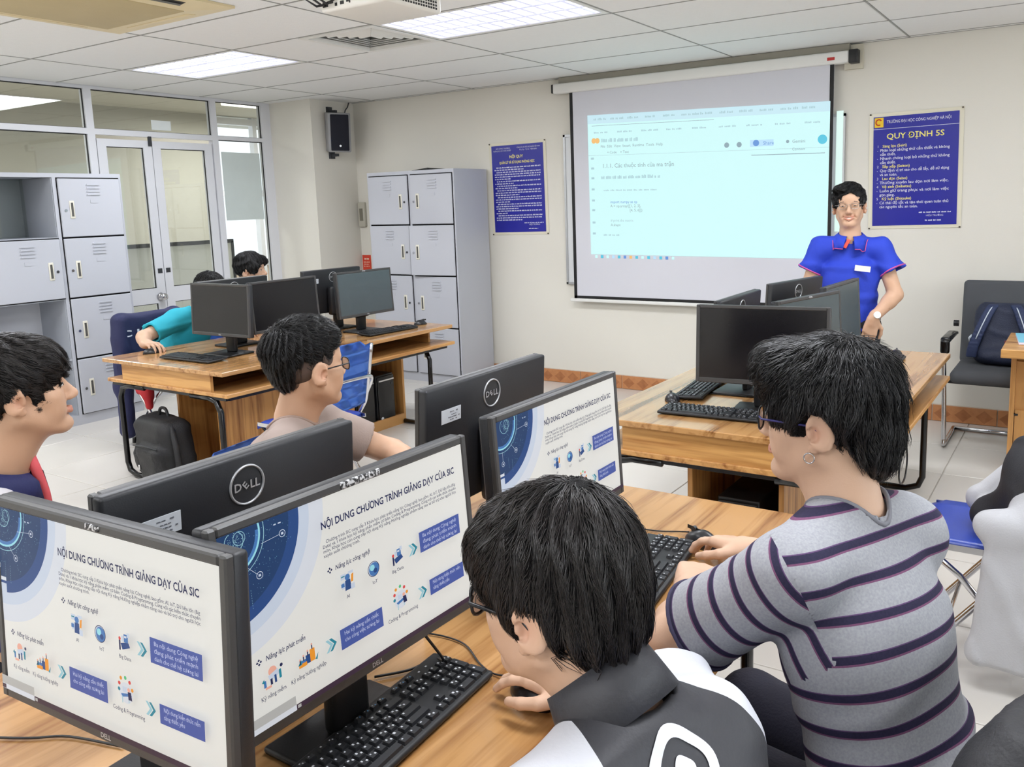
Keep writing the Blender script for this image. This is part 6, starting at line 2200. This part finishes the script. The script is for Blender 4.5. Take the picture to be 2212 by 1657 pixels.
    kL, kR = hip + F2 * .42 + L * .12 + _v((0, 0, -.02)), hip + F2 * .42 - L * .10 + _v((0, 0, -.02))
    legs(P, B, (kL, kR), (_v((kL[0] + .02, kL[1], .07)), _v((kR[0] - .05, kR[1], .07))), mat('trousers_navy', (28, 28, 44), .8, var=.15, bump=.2, bscale=200))
    hs = dict(solids=[((-.014, 0, .042), (.116, .096, .102), .01, False), ((.070, 0, .085), (.050, .070, .045), .02, False), ((-.085, 0, -.02), (.040, .068, .070), .02, False),
                      ((.122, 0, -.055), (.078, .092, .098), .010, True), ((-.004, .097, -.020), (.040, .036, .048), .006, True), ((-.004, -.097, -.020), (.040, .036, .048), .006, True), ((.03, .085, -.06), (.045, .05, .045), .006, True), ((.01, 0, -.105), (.085, .075, .055), .012, True)],
              cuts=[((.03, 0, -.042), (.42, 0, -.91))])
    make_hair(P, H, hs, m_hairA, .0045, 9000, .060, .00075, (-.040, .0, .125), .014, 5, wave=.28, down=.45)
    glasses(P, H, mat('glasses_black', (16, 16, 20), .3), (.022, .019), .0017, temple_mat=mat('glasses_navy', (36, 34, 104), .35), drop=.004)
    eyes(P, H); brows(P, H, m_hairA)
    pts = [(.004 + .0085 * math.cos(t), .0865, -.050 + .0085 * math.sin(t)) for t in [2 * PI * q / 20 for q in range(20)]]
    o = MB().tube(pts, .0012, n=6, closed=True).build('earring', m_chrome, P.root); o.matrix_parent_inverse = parent_inv(P.root); o.matrix_basis = H.matrix()
striped_boy()

# ------------------------------------------------------------------ boy in the black and white jacket
def jacket_boy():
    P = Person('boy in a black and white jacket and glasses bending over the nearest keyboard', (-.24, .84, 0))
    H = Head((-.552, .852, 1.060), (-1.0, .0), -.06, .0, .98)
    B = dict(hip=(-.22, .80, .50), chest=(-.365, .815, .760), neck=(-.468, .845, .940), shL=(-.465, .672, .862), shR=(-.398, .940, .848), w=.96, trap=.034)
    s = P.skin
    head_field(s, H); neck_field(s, H, B['neck'], .058); torso_field(s, B, -.004)
    eL, wL = (-.47, .585, .62), (-.50, .76, .585)
    eR, wR = (-.52, 1.12, .785), (-.655, 1.085, .770)
    arm(s, B['shL'], eL, wL); arm(s, B['shR'], eR, wR)
    hand_field(s, wL, (-.8, .6, .0), (0, 0, 1), 1, (.3, .4, .3))
    hand_field(s, wR, (-1, .02, .08), (0, .1, 1), -1, (.30, .35, .3), .08, 1.0, .6)
    P.add(s, 'body', m_skinB, .010, [(H.o - np.array([.17, .15, .22]), H.o + np.array([.17, .15, .17]), .0036), (_v(wR) - np.array([.20, .08, .05]), _v(wR) + np.array([.04, .08, .06]), .0036)], flush_attr(H))
    mj = [mat('jacket_black', (56, 56, 61), .55, var=.06, vscale=4, bump=.08, bscale=200), mat('jacket_white', (226, 227, 234), .55, var=.03, vscale=4, bump=.08, bscale=200)]
    m_two = panel_mat('jacket_black_white', [(56, 56, 61), (210, 211, 218)])
    fd = shirt_field(B, .026, [(B['shL'], np.array(eL) * .98 + np.array(B['shL']) * .02, .074, .066), (B['shR'], np.array(eR) * .98 + np.array(B['shR']) * .02, .074, .066)], .05, .068, 9, .006)
    for a_, b_ in ((eL, wL), (eR, wR)):
        fd.rcone(a_, _v(a_) * .25 + _v(b_) * .75, .062, .046, .03)
    nb, ch = _v(B['neck']), _v(B['chest'])
    L = unit(_v(B['shL']) - _v(B['shR'])); U = unit(nb - _v(B['hip'])); F = unit(np.cross(L, U))
    def pan(V):
        y = (V - nb) @ L; z = (V - nb) @ U; x = (V - nb) @ F
        q = np.abs(y) - (.080 + np.clip(-z - .03, 0, 1) * .55 + np.clip(-x - .01, 0, 1) * .42)
        return {'panel': .5 + q * 20}
    jk = P.add(fd, 'jacket', m_two, .0060, attr=pan)
    na = unit(H(-.026, 0, -.05) - nb)
    collar(P, nb + na * .004, na, F, .063, .074, .050, mj[0], 1.3, lean=.2, drop=.020, thick=.004)
    # square emblem on the back
    bv = BVHTree.FromPolygons([Vector(v.co) for v in jk.data.vertices], [tuple(p.vertices) for p in jk.data.polygons])
    ec = _v((-.362, .808, .912))
    def on(u, v):
        q = ec + (-L * u + U * v) - F * .15
        h_ = bv.ray_cast(Vector(q), Vector(F))
        p_ = h_[0] if h_[0] is not None else Vector(q + F * .10)
        return p_ - Vector(F) * .0015
    def ring(w0, w1, n=56):
        V, Fc = [], []
        for i in range(n):
            t = 2 * PI * i / n
            c_, s_ = math.cos(t), math.sin(t)
            q = 1 / (abs(c_) ** 3.5 + abs(s_) ** 3.5) ** (1 / 3.5)
            x_, y_ = c_ * q, s_ * q
            x2, y2 = (x_ - y_) * .707, (x_ + y_) * .707
            for w in (w0, w1):
                V.append(on(x2 * w, y2 * w))
        for i in range(n):
            a = 2 * i; b = 2 * ((i + 1) % n)
            Fc.append((a, b, b + 1, a + 1))
        return np.array([tuple(v) for v in V]), np.array(Fc)
    V1, F1 = ring(.030, .044); V2, F2 = ring(.001, .013)
    mesh_from(np.concatenate([V1, V2]), np.concatenate([F1, F2 + len(V1)]), 'emblem', mj[1], P.root)
    legs(P, B, ((-.62, .74, .50), (-.62, .98, .50)), ((-.62, .74, .07), (-.62, .98, .07)), m_trouser)
    hs = dict(solids=[((-.014, 0, .044), (.112, .092, .110), .01, False), ((.060, 0, .060), (.054, .076, .064), .02, False), ((-.070, 0, -.01), (.050, .074, .074), .02, False),
                      ((.124, 0, -.055), (.074, .094, .094), .010, True), ((.002, .098, -.036), (.036, .034, .046), .006, True), ((.002, -.098, -.036), (.036, .034, .046), .006, True), ((.035, .085, -.075), (.050, .05, .045), .006, True), ((.02, 0, -.135), (.09, .08, .06), .012, True)],
              cuts=[((.03, 0, -.055), (.34, 0, -.94))])
    make_hair(P, H, hs, m_hairB, .0045, 11000, .075, .00075, (-.030, -.02, .128), .006, 8, wave=.06, down=.45)
    glasses(P, H, mat('glasses_black', (16, 16, 20), .3), (.024, .022), .0024, drop=.006)
    eyes(P, H); brows(P, H, m_hairB)
jacket_boy()

# ------------------------------------------------------------------ boy at the left edge
def left_boy():
    P = Person('boy in a navy and red jersey at the left edge looking up at the screen', (-2.27, .95, 0))
    H = Head((-2.118, .978, 1.148), (.42, .91), .10, .0, 1.0)
    B = dict(hip=(-2.24, .86, .50), chest=(-2.205, .905, .75), neck=(-2.168, .930, .968), shL=(-2.305, 1.005, .845), shR=(-2.050, .840, .845), w=.88)
    s = P.skin
    head_field(s, H); neck_field(s, H, B['neck'], .062); torso_field(s, B, -.004)
    eL, wL = (-2.33, 1.14, .64), (-2.14, 1.22, .60)
    eR, wR = (-1.98, .84, .62), (-1.97, 1.02, .60)
    arm(s, B['shL'], eL, wL); arm(s, B['shR'], eR, wR)
    hand_field(s, wL, (1, -.2, .02), (0, 0, 1), 1); hand_field(s, wR, (1, .2, .02), (0, 0, 1), -1)
    P.add(s, 'body', m_skinA, .011, [(H.o - np.array([.16, .16, .24]), H.o + .16, .0040)], flush_attr(H))
    mj = [mat('jersey_navy', (34, 40, 92), .7, var=.08, bump=.1, bscale=200), mat('jersey_red', (206, 44, 60), .7, var=.06), mat('jersey_white', (224, 222, 228), .7)]
    nb = _v(B['neck'])
    L = unit(_v(B['shL']) - _v(B['shR'])); F = np.array([-L[1], L[0], 0.0]) * -1.0; F = unit(np.array([L[1], -L[0], 0.0]))
    m_three = panel_mat('jersey_panels', [(34, 40, 92), (224, 222, 228), (206, 44, 60)], .7, .1)
    def pan(V):
        x = (V - nb) @ F; y = (V - nb) @ L; z = V[:, 2] - nb[2]
        white = .022 - np.abs(y + .115 + .2 * z)
        red = np.minimum(.045 - np.abs(y), x - .02)
        v = np.full(len(V), 0.0)
        v = np.clip(.5 + white * 60, 0, 1)
        return {'panel': np.where(red > -.004, np.clip(1.5 + red * 60, 0, 2), v)}
    fd = shirt_field(B, .018, [(B['shL'], eL, .066, .060), (B['shR'], eR, .066, .060)], .036, .068, 12, .006)
    P.add(fd, 'jersey', m_three, .007, attr=pan)
    collar(P, nb + _v((0, 0, .0)), (.05, 0, 1), F, .068, .094, .036, mj[0], .9, lean=.8, drop=.034)
    zb = nb + F * .070 - L * .012
    o = MB().tube([Vector(zb + _v((0, 0, .028))), Vector(zb + F * .010 + _v((0, 0, -.01))), Vector(zb + F * .022 + _v((0, 0, -.07))), Vector(zb + F * .028 + _v((0, 0, -.15)))], .012, n=8).build('jersey_zip_band', mat('jersey_coral', (226, 96, 104), .7), P.root); o.matrix_parent_inverse = parent_inv(P.root)
    legs(P, B, ((-1.86, 1.04, .50), (-1.86, .86, .50)), ((-1.84, 1.04, .07), (-1.84, .86, .07)), m_trouser)
    hs = dict(solids=[((-.012, 0, .042), (.112, .094, .100), .01, False), ((.066, 0, .066), (.030, .070, .046), .02, False), ((-.060, 0, .005), (.044, .074, .060), .02, False),
                      ((.122, 0, -.058), (.074, .094, .092), .008, True), ((.012, .094, -.030), (.028, .032, .038), .006, True), ((.012, -.094, -.030), (.028, .032, .038), .006, True), ((.01, 0, -.10), (.085, .075, .055), .012, True)],
              cuts=[((.03, 0, -.030), (.46, 0, -.89))], flow=lambda q: np.stack([.9 * (q[:, 0] > -.03), 0 * q[:, 0], 0 * q[:, 0]], 1))
    make_hair(P, H, hs, m_hairB, .0048, 7500, .062, .0008, (-.050, .0, .115), .006, 13, down=.3)
    eyes(P, H); brows(P, H, m_hairB)
left_boy()

# ------------------------------------------------------------------ boy in beige with glasses, seen from behind
def beige_boy():
    P = Person('boy in a beige shirt with short black hair and glasses behind the monitors', (-2.02, 1.58, 0))
    H = Head((-1.878, 1.630, 1.108), (.20, .98), .03, .0, 1.02)
    B = dict(hip=(-2.05, 1.55, .52), chest=(-1.965, 1.585, .79), neck=(-1.920, 1.605, .962), shL=(-2.000, 1.745, .902), shR=(-1.815, 1.480, .905), w=1.0)
    s = P.skin
    head_field(s, H); neck_field(s, H, B['neck'], .056); torso_field(s, B, -.004)
    eL, wL = (-1.86, 1.93, .78), (-1.68, 1.86, .765)
    eR, wR = (-1.780, 1.500, .715), (-1.705, 1.66, .755)
    arm(s, B['shL'], eL, wL); arm(s, B['shR'], eR, wR)
    hand_field(s, wL, (1, -.2, .02), (0, 0, 1), 1); hand_field(s, wR, (.6, .8, .02), (0, 0, 1), -1)
    P.add(s, 'body', m_skinA, .011, [(H.o - np.array([.16, .16, .23]), H.o + .15, .0042)], flush_attr(H))
    m_bei = mat('shirt_beige', (160, 143, 135), .8, var=.05, bump=.12, bscale=260)
    hR = _v(B['shR']) * .35 + _v(eR) * .65; hL = _v(B['shL']) * .35 + _v(eL) * .65
    fd = shirt_field(B, .016, [(B['shL'], hL, .066, .062), (B['shR'], hR, .066, .062)], .036, .062, 15, .005)
    so_ = P.add(fd, 'shirt', m_bei, .0075)
    neckband(P, so_, B['neck'], unit(H.o - _v(B['neck'])), .066, mat('neckband_beige', (150, 128, 116), .85), .006)
    legs(P, B, ((-1.72, 1.86, .50), (-1.66, 1.66, .50)), ((-1.70, 1.86, .07), (-1.64, 1.66, .07)), m_trouser)
    hs = dict(solids=[((-.018, 0, .062), (.108, .087, .084), .01, False), ((.042, 0, .086), (.050, .064, .042), .02, False), ((-.070, 0, .015), (.040, .062, .064), .02, False),
                      ((.125, 0, -.045), (.078, .094, .090), .008, True), ((.05, .098, -.02), (.070, .040, .062), .012, True), ((.05, -.098, -.02), (.070, .040, .062), .012, True)],
              cuts=[((.0, 0, .010), (.62, 0, -.78))])
    make_hair(P, H, hs, m_hairA, .0048, 6500, .040, .0008, (-.065, .0, .095), .010, 17, down=.05)
    # close-cropped sides
    fade = Field(); fade.ell(H(-.014, 0, .030), H.r(.0985, .0785, .090), H.R, .01)
    fade.ell(H(.115, 0, -.03), H.r(.085, .094, .10), H.R, .01, True); fade.ell(H(.006, .088, -.014), H.r(.030, .028, .038), H.R, .006, True); fade.ell(H(.006, -.088, -.014), H.r(.030, .028, .038), H.R, .006, True)
    fade.cut(H(.02, 0, -.020), .50 * H.F - .86 * H.U)
    P.add(fade, 'cropped_hair', mat('cropped_hair', (84, 68, 60), .8, var=.25, vscale=120), .005)
    glasses(P, H, mat('glasses_black', (16, 16, 20), .3), (.022, .017), .0016, drop=.004)
    eyes(P, H); brows(P, H, m_hairA)
beige_boy()

# ------------------------------------------------------------------ student in turquoise leaning over the far desk
def turquoise_boy():
    P = Person('student in a turquoise shirt leaning on the desk by the lockers', (-5.33, 3.46, 0))
    H = Head((-5.060, 3.600, 1.020), (1.0, .12), -.45, .0, 1.02)
    B = dict(hip=(-5.36, 3.46, .52), chest=(-5.235, 3.535, .755), neck=(-5.150, 3.570, .905), shL=(-5.19, 3.735, .850), shR=(-5.155, 3.395, .855), w=1.0)
    s = P.skin
    head_field(s, H); neck_field(s, H, B['neck'], .058); torso_field(s, B, -.004)
    eL, wL = (-5.02, 3.86, .77), (-4.86, 3.72, .765)
    eR, wR = (-5.075, 3.105, .785), (-4.915, 3.015, .768)
    arm(s, B['shL'], eL, wL); arm(s, B['shR'], eR, wR, (.046, .042, .030))
    hand_field(s, wL, (1, -.3, .02), (0, 0, 1), 1); hand_field(s, wR, (1, -.08, .06), (0, .1, 1), -1, (.35, .55, .45), .10, 1.05, .8)
    P.add(s, 'body', m_skinB, .012, [(H.o - .15, H.o + .15, .0052), (_v(wR) - np.array([.03, .08, .05]), _v(wR) + np.array([.22, .10, .06]), .0038)], flush_attr(H))
    m_tq = mat('shirt_turquoise', (34, 166, 188), .8, var=.08, vscale=6, bump=.15, bscale=260)
    hR = _v(B['shR']) * .22 + _v(eR) * .78; hL = _v(B['shL']) * .3 + _v(eL) * .7
    fd = shirt_field(B, .018, [(B['shL'], hL, .068, .064), (B['shR'], hR, .070, .066)], .036, .062, 21, .007)
    P.add(fd, 'shirt', m_tq, .009)
    legs(P, B, ((-4.92, 3.58, .49), (-4.93, 3.36, .49)), ((-4.86, 3.60, .07), (-4.70, 3.33, .07)), m_trgrey)
    make_hair(P, H, SHORT, m_hairA, .0055, 2600, .045, .0010, (-.03, .0, .125), .008, 23)
turquoise_boy()

def far_student():
    P = Person('student with swept black hair whose head shows above the far monitors', (-5.36, 4.10, 0))
    H = Head((-5.265, 4.105, 1.125), (.86, .51), .02, .05, 1.02)
    B = dict(hip=(-5.40, 4.08, .52), chest=(-5.345, 4.085, .775), neck=(-5.310, 4.090, .945), shL=(-5.335, 4.255, .885), shR=(-5.315, 3.925, .885), w=1.0)
    s = P.skin
    head_field(s, H); neck_field(s, H, B['neck'], .056); torso_field(s, B, -.004)
    eL, wL = (-5.16, 4.36, .77), (-4.98, 4.24, .765)
    eR, wR = (-5.15, 3.84, .77), (-4.97, 3.96, .765)
    arm(s, B['shL'], eL, wL); arm(s, B['shR'], eR, wR)
    hand_field(s, wL, (1, -.3, .02), (0, 0, 1), 1); hand_field(s, wR, (1, .2, .02), (0, 0, 1), -1)
    P.add(s, 'body', m_skinB, .013, [(H.o - .15, H.o + .15, .0048)], flush_attr(H))
    fd = shirt_field(B, .016, [(B['shL'], _v(B['shL']) * .3 + _v(eL) * .7, .066, .062), (B['shR'], _v(B['shR']) * .3 + _v(eR) * .7, .066, .062)], .036, .062, 25, .006)
    P.add(fd, 'shirt', mat('shirt_white', (214, 214, 220), .8, var=.04, bump=.15, bscale=260), .011)
    legs(P, B, ((-4.98, 4.16, .49), (-4.98, 3.98, .49)), ((-4.95, 4.16, .07), (-4.95, 3.98, .07)), m_trouser)
    st = dict(solids=[((-.012, 0, .042), (.110, .092, .100), .01, False), ((.118, -.012, -.040), (.070, .062, .094), .010, True), ((.060, .045, .060), (.050, .046, .040), .015, False), ((.045, -.072, .030), (.040, .020, .045), .012, False),
                      ((.004, .090, -.030), (.027, .030, .036), .006, True), ((.004, -.090, -.034), (.027, .030, .036), .006, True), ((.0, 0, -.09), (.09, .075, .055), .012, True)], cuts=[((.03, 0, -.030), (.45, 0, -.89))])
    make_hair(P, H, st, m_hairA, .005, 3200, .060, .0009, (-.01, -.02, .13), .005, 27)
    eyes(P, H); brows(P, H, m_hairA)
far_student()

# ================================================================== bags and jackets
class Thing:
    def __init__(s, name, loc, label, cat):
        s.root = empty(name, loc, 0, label, cat)
    add = Person.add
def child(o, t):
    o.parent = t.root; o.matrix_parent_inverse = parent_inv(t.root); return o

# black backpack under the near end of the desk by the lockers
t = Thing('backpack', (-4.56, 2.84, 0), 'black backpack standing on the floor under the desk by the lockers', 'backpack')
m_bag = mat('backpack_black', (28, 28, 31), .6, var=.15, bump=.25, bscale=160)
fd = Field()
RT = np.array(Matrix.Rotation(-.16, 3, 'Z') @ Matrix.Rotation(.10, 3, 'X')).T
fd.rbox((-4.56, 2.86, .195), (.20, .10, .195), RT, .07, .02)
fd.rbox((-4.52, 2.77, .13), (.13, .06, .12), RT, .04, .02)
fd.ell((-4.72, 2.84, .13), (.08, .07, .12), None, .03)
fd.cut((0, 0, .001), (0, 0, -1))
fd.disp = folds((0, 0, 1), .006, 40, 90, 31)
t.add(fd, 'bag', m_bag, .010)
child(MB().tube(smooth_path([(-4.60, 2.86, .38), (-4.58, 2.86, .43), (-4.53, 2.86, .43), (-4.51, 2.86, .38)], 5), .009, n=8).build('carry_handle', m_bag), t)
child(MB().tube(smooth_path([(-4.40, 2.80, .36), (-4.34, 2.78, .26), (-4.33, 2.78, .14), (-4.37, 2.80, .03)], 5), .018, n=8).build('shoulder_strap', m_bag), t)
child(MB().rbox(-4.60, 2.700, .10, -4.585, 2.712, .13, r=.003).build('buckle', m_chrome), t)
child(MB().rbox(-4.47, 2.705, .04, -4.455, 2.72, .06, r=.003).build('buckle', m_chrome), t)
child(MB().tube([(-4.64, 2.708, .24), (-4.52, 2.70, .25), (-4.41, 2.705, .24)], .004, n=6).build('zip', m_dgrey), t)

# navy backpack on the grey armchair
t = Thing('backpack', (-.43, 5.700, .50), 'navy backpack with its straps forward, sitting on the grey armchair', 'backpack')
m_nav = mat('backpack_navy', (30, 38, 62), .6, var=.15, bump=.25, bscale=160)
m_nav2 = mat('backpack_strap_navy', (38, 50, 84), .65, var=.12, bump=.2, bscale=200)
fd = Field()
RB = np.array(Matrix.Rotation(-.20, 3, 'X')).T
fd.rbox((-.43, 5.780, .69), (.165, .075, .185), RB, .07, .02)
fd.ell((-.43, 5.740, .56), (.17, .10, .065), None, .03)
fd.cut((0, 0, .503), (0, 0, -1))
fd.disp = folds((.3, 0, 1), .005, 40, 90, 33)
t.add(fd, 'bag', m_nav, .009)
for sgn in (-1, 1):
    c = -.43
    pts = smooth_path([(c + sgn * .055, 5.780, .862), (c + sgn * .075, 5.725, .84), (c + sgn * .115, 5.685, .74), (c + sgn * .155, 5.665, .62), (c + sgn * .165, 5.670, .55)], 5)
    st_ = Field()
    for i in range(len(pts) - 1):
        a, b = pts[i], pts[i + 1]
        st_.rbox(((a + b) / 2)[:], (.030, .011, (b - a).length * .62), np.array([[1, 0, 0], [0, .94, .34], [0, -.34, .94]]), .009, .012)
    t.add(st_, 'shoulder_strap', m_nav2, .007)
    child(MB().tube([Vector((p.x, p.y - .016, p.z)) for p in pts[3:14]], .0035, n=5).build('reflective_piping', mat('reflective_white', (206, 214, 224), .4)), t)
    child(MB().tube([(c + sgn * .165, 5.680, .68), (c + sgn * .18, 5.700, .66), (c + sgn * .175, 5.720, .63)], .010, n=6).build('side_tag', mat('reflective_white', (206, 214, 224), .4)), t)
lg = MB().rbox(-.415, 5.645, .60, -.355, 5.655, .665, r=.003)
lgo = child(lg.build('logo_patch', mat('logo_patch_red', (120, 44, 44), .6)), t)
mb = MB().box(-.405, 5.642, .625, -.365, 5.645, .632).box(-.40, 5.642, .632, -.392, 5.645, .655).box(-.378, 5.642, .632, -.370, 5.645, .655).box(-.39, 5.642, .61, -.38, 5.645, .62)
mb.build('logo_mark', mat('reflective_white', (206, 214, 224), .4), lgo)

# black and white jacket dropped over the chair at the right edge
t = Thing('jacket', (-.10, 2.95, .46), 'black and white jacket heaped over the blue chair at the right edge', 'jacket')
two = panel_mat('heaped_jacket_cloth', [(30, 30, 36), (186, 186, 190)], .65, .12)
fd = Field()
fd.ell((-.04, 2.97, .64), (.17, .22, .18), None, .05)
fd.rcone((-.24, 2.98, .50), (-.02, 2.92, .62), .055, .10, .05)
fd.rbox((-.09, 2.750, .33), (.15, .035, .24), np.array(Matrix.Rotation(.12, 3, 'Y')).T, .03, .05)
fd.rcone((-.22, 2.775, .545), (.05, 2.76, .57), .045, .055, .05)
fd.rcone((-.275, 3.075, .520), (-.06, 3.07, .745), .042, .055, .02)
fd.disp = folds((.6, .2, .8), .008, 34, 60, 35)
def pan(V):
    q = np.maximum(2.822 - V[:, 1] - np.clip(V[:, 2] - .60, 0, 1) * .6, .048 - np.linalg.norm(np.stack([V[:, 1] - 3.075, (V[:, 2] - .52) * .69 - (V[:, 0] + .275) * .72], 1), axis=1) + .02)
    return {'panel': .5 + q * 25}
t.add(fd, 'cloth', two, .008, attr=pan)

# black jacket over the back of the striped boy's chair
t = Thing('jacket', (.02, 1.24, .46), 'black jacket hung over the chair back behind the boy in stripes', 'jacket')
fd = Field()
F2 = unit((-.92, .39, 0)); L2 = np.array([-F2[1], F2[0], 0]); U2 = np.array([0, 0, 1.])
cb = np.array([-.20, 1.33, 0]) - F2 * .255
fd.rbox(cb + U2 * .70, (.050, .235, .22), np.stack([F2, L2, U2]), .045, .04)
fd.rcone(cb + L2 * .22 + U2 * .84, cb + L2 * .27 + U2 * .46 - F2 * .02, .06, .05, .04)
fd.rcone(cb - L2 * .20 + U2 * .87, cb - L2 * .27 + U2 * .46 - F2 * .04, .070, .06, .04)
fd.rcone(cb + L2 * .1 + U2 * .60 - F2 * .05, cb - L2 * .16 + U2 * .36 - F2 * .08, .06, .07, .05)
fd.disp = folds((.5, .6, .7), .009, 36, 60, 37)
t.add(fd, 'cloth', mat('jacket_cloth_black', (30, 30, 34), .6, var=.12, bump=.15, bscale=180), .009)

# navy jacket over the chair of the student in turquoise
t = Thing('jacket', (-5.56, 3.45, .30), 'navy jacket with white lettering over the chair behind the turquoise student', 'jacket')
fd = Field()
cb = np.array([-5.56, 3.44, 0.])
fd.rbox(cb + np.array([0, 0, .64]), (.045, .235, .25), None, .04, .04)
fd.rcone(cb + np.array([.01, -.21, .84]), cb + np.array([.04, -.25, .40]), .05, .045, .04)
fd.rcone(cb + np.array([.01, .21, .84]), cb + np.array([.03, .25, .44]), .05, .045, .04)
fd.rcone(cb + np.array([.03, -.23, .42]), cb + np.array([.06, -.25, .10]), .05, .05, .04)
fd.disp = folds((0, .8, .5), .007, 34, 60, 39)
jn = t.add(fd, 'cloth', mat('jacket_cloth_navy', (34, 38, 78), .7, var=.12, bump=.15, bscale=180), .011)
mb = MB(); put_text(mb, 'C IỘN VI', 0, 0, .062, M=Matrix(((0, 0, 1, .062), (1, 0, 0, -.23), (0, 1, 0, .74), (0, 0, 0, 1))), fit=.42, bold=.02)
o = mb.build('lettering', mat('jacket_lettering', (222, 222, 232), .6), t.root); o.matrix_parent_inverse = parent_inv(t.root); o.location = (-5.56, 3.44, 0)
t = Thing('red_cloth', (-5.36, 3.22, .36), 'red cloth hanging from the chair under the turquoise student', 'cloth')
fd = Field(); fd.rbox((-5.28, 3.20, .42), (.07, .03, .05), None, .025, .02); fd.rcone((-5.26, 3.20, .42), (-5.24, 3.20, .30), .035, .025, .03); fd.disp = folds((.7, 0, .7), .006, 50, 90, 41)
t.add(fd, 'cloth', mat('cloth_red', (178, 30, 40), .7, var=.1), .009)

# headset hanging from the edge of the empty desk
t = Thing('headset', (-.60, 3.32, .70), 'black headset hanging at the edge of the empty desk behind the striped boy', 'headset')
fd = Field(); fd.ell((-.598, 3.30, .775), (.030, .045, .052), None, .01); fd.ell((-.602, 3.36, .765), (.024, .035, .045), None, .01)
t.add(fd, 'ear_cushion', m_black, .007)
child(MB().tube(smooth_path([(-.580, 3.32, .74), (-.575, 3.33, .66), (-.570, 3.30, .57), (-.570, 3.27, .50), (-.570, 3.32, .455), (-.570, 3.40, .46), (-.570, 3.43, .54), (-.575, 3.36, .68)], 5), .0035, n=6).build('cable', m_black), t)
child(MB().tube([(-.582, 3.325, .74), (-.576, 3.33, .68), (-.572, 3.31, .60)], .009, n=8).build('strap', m_black), t)
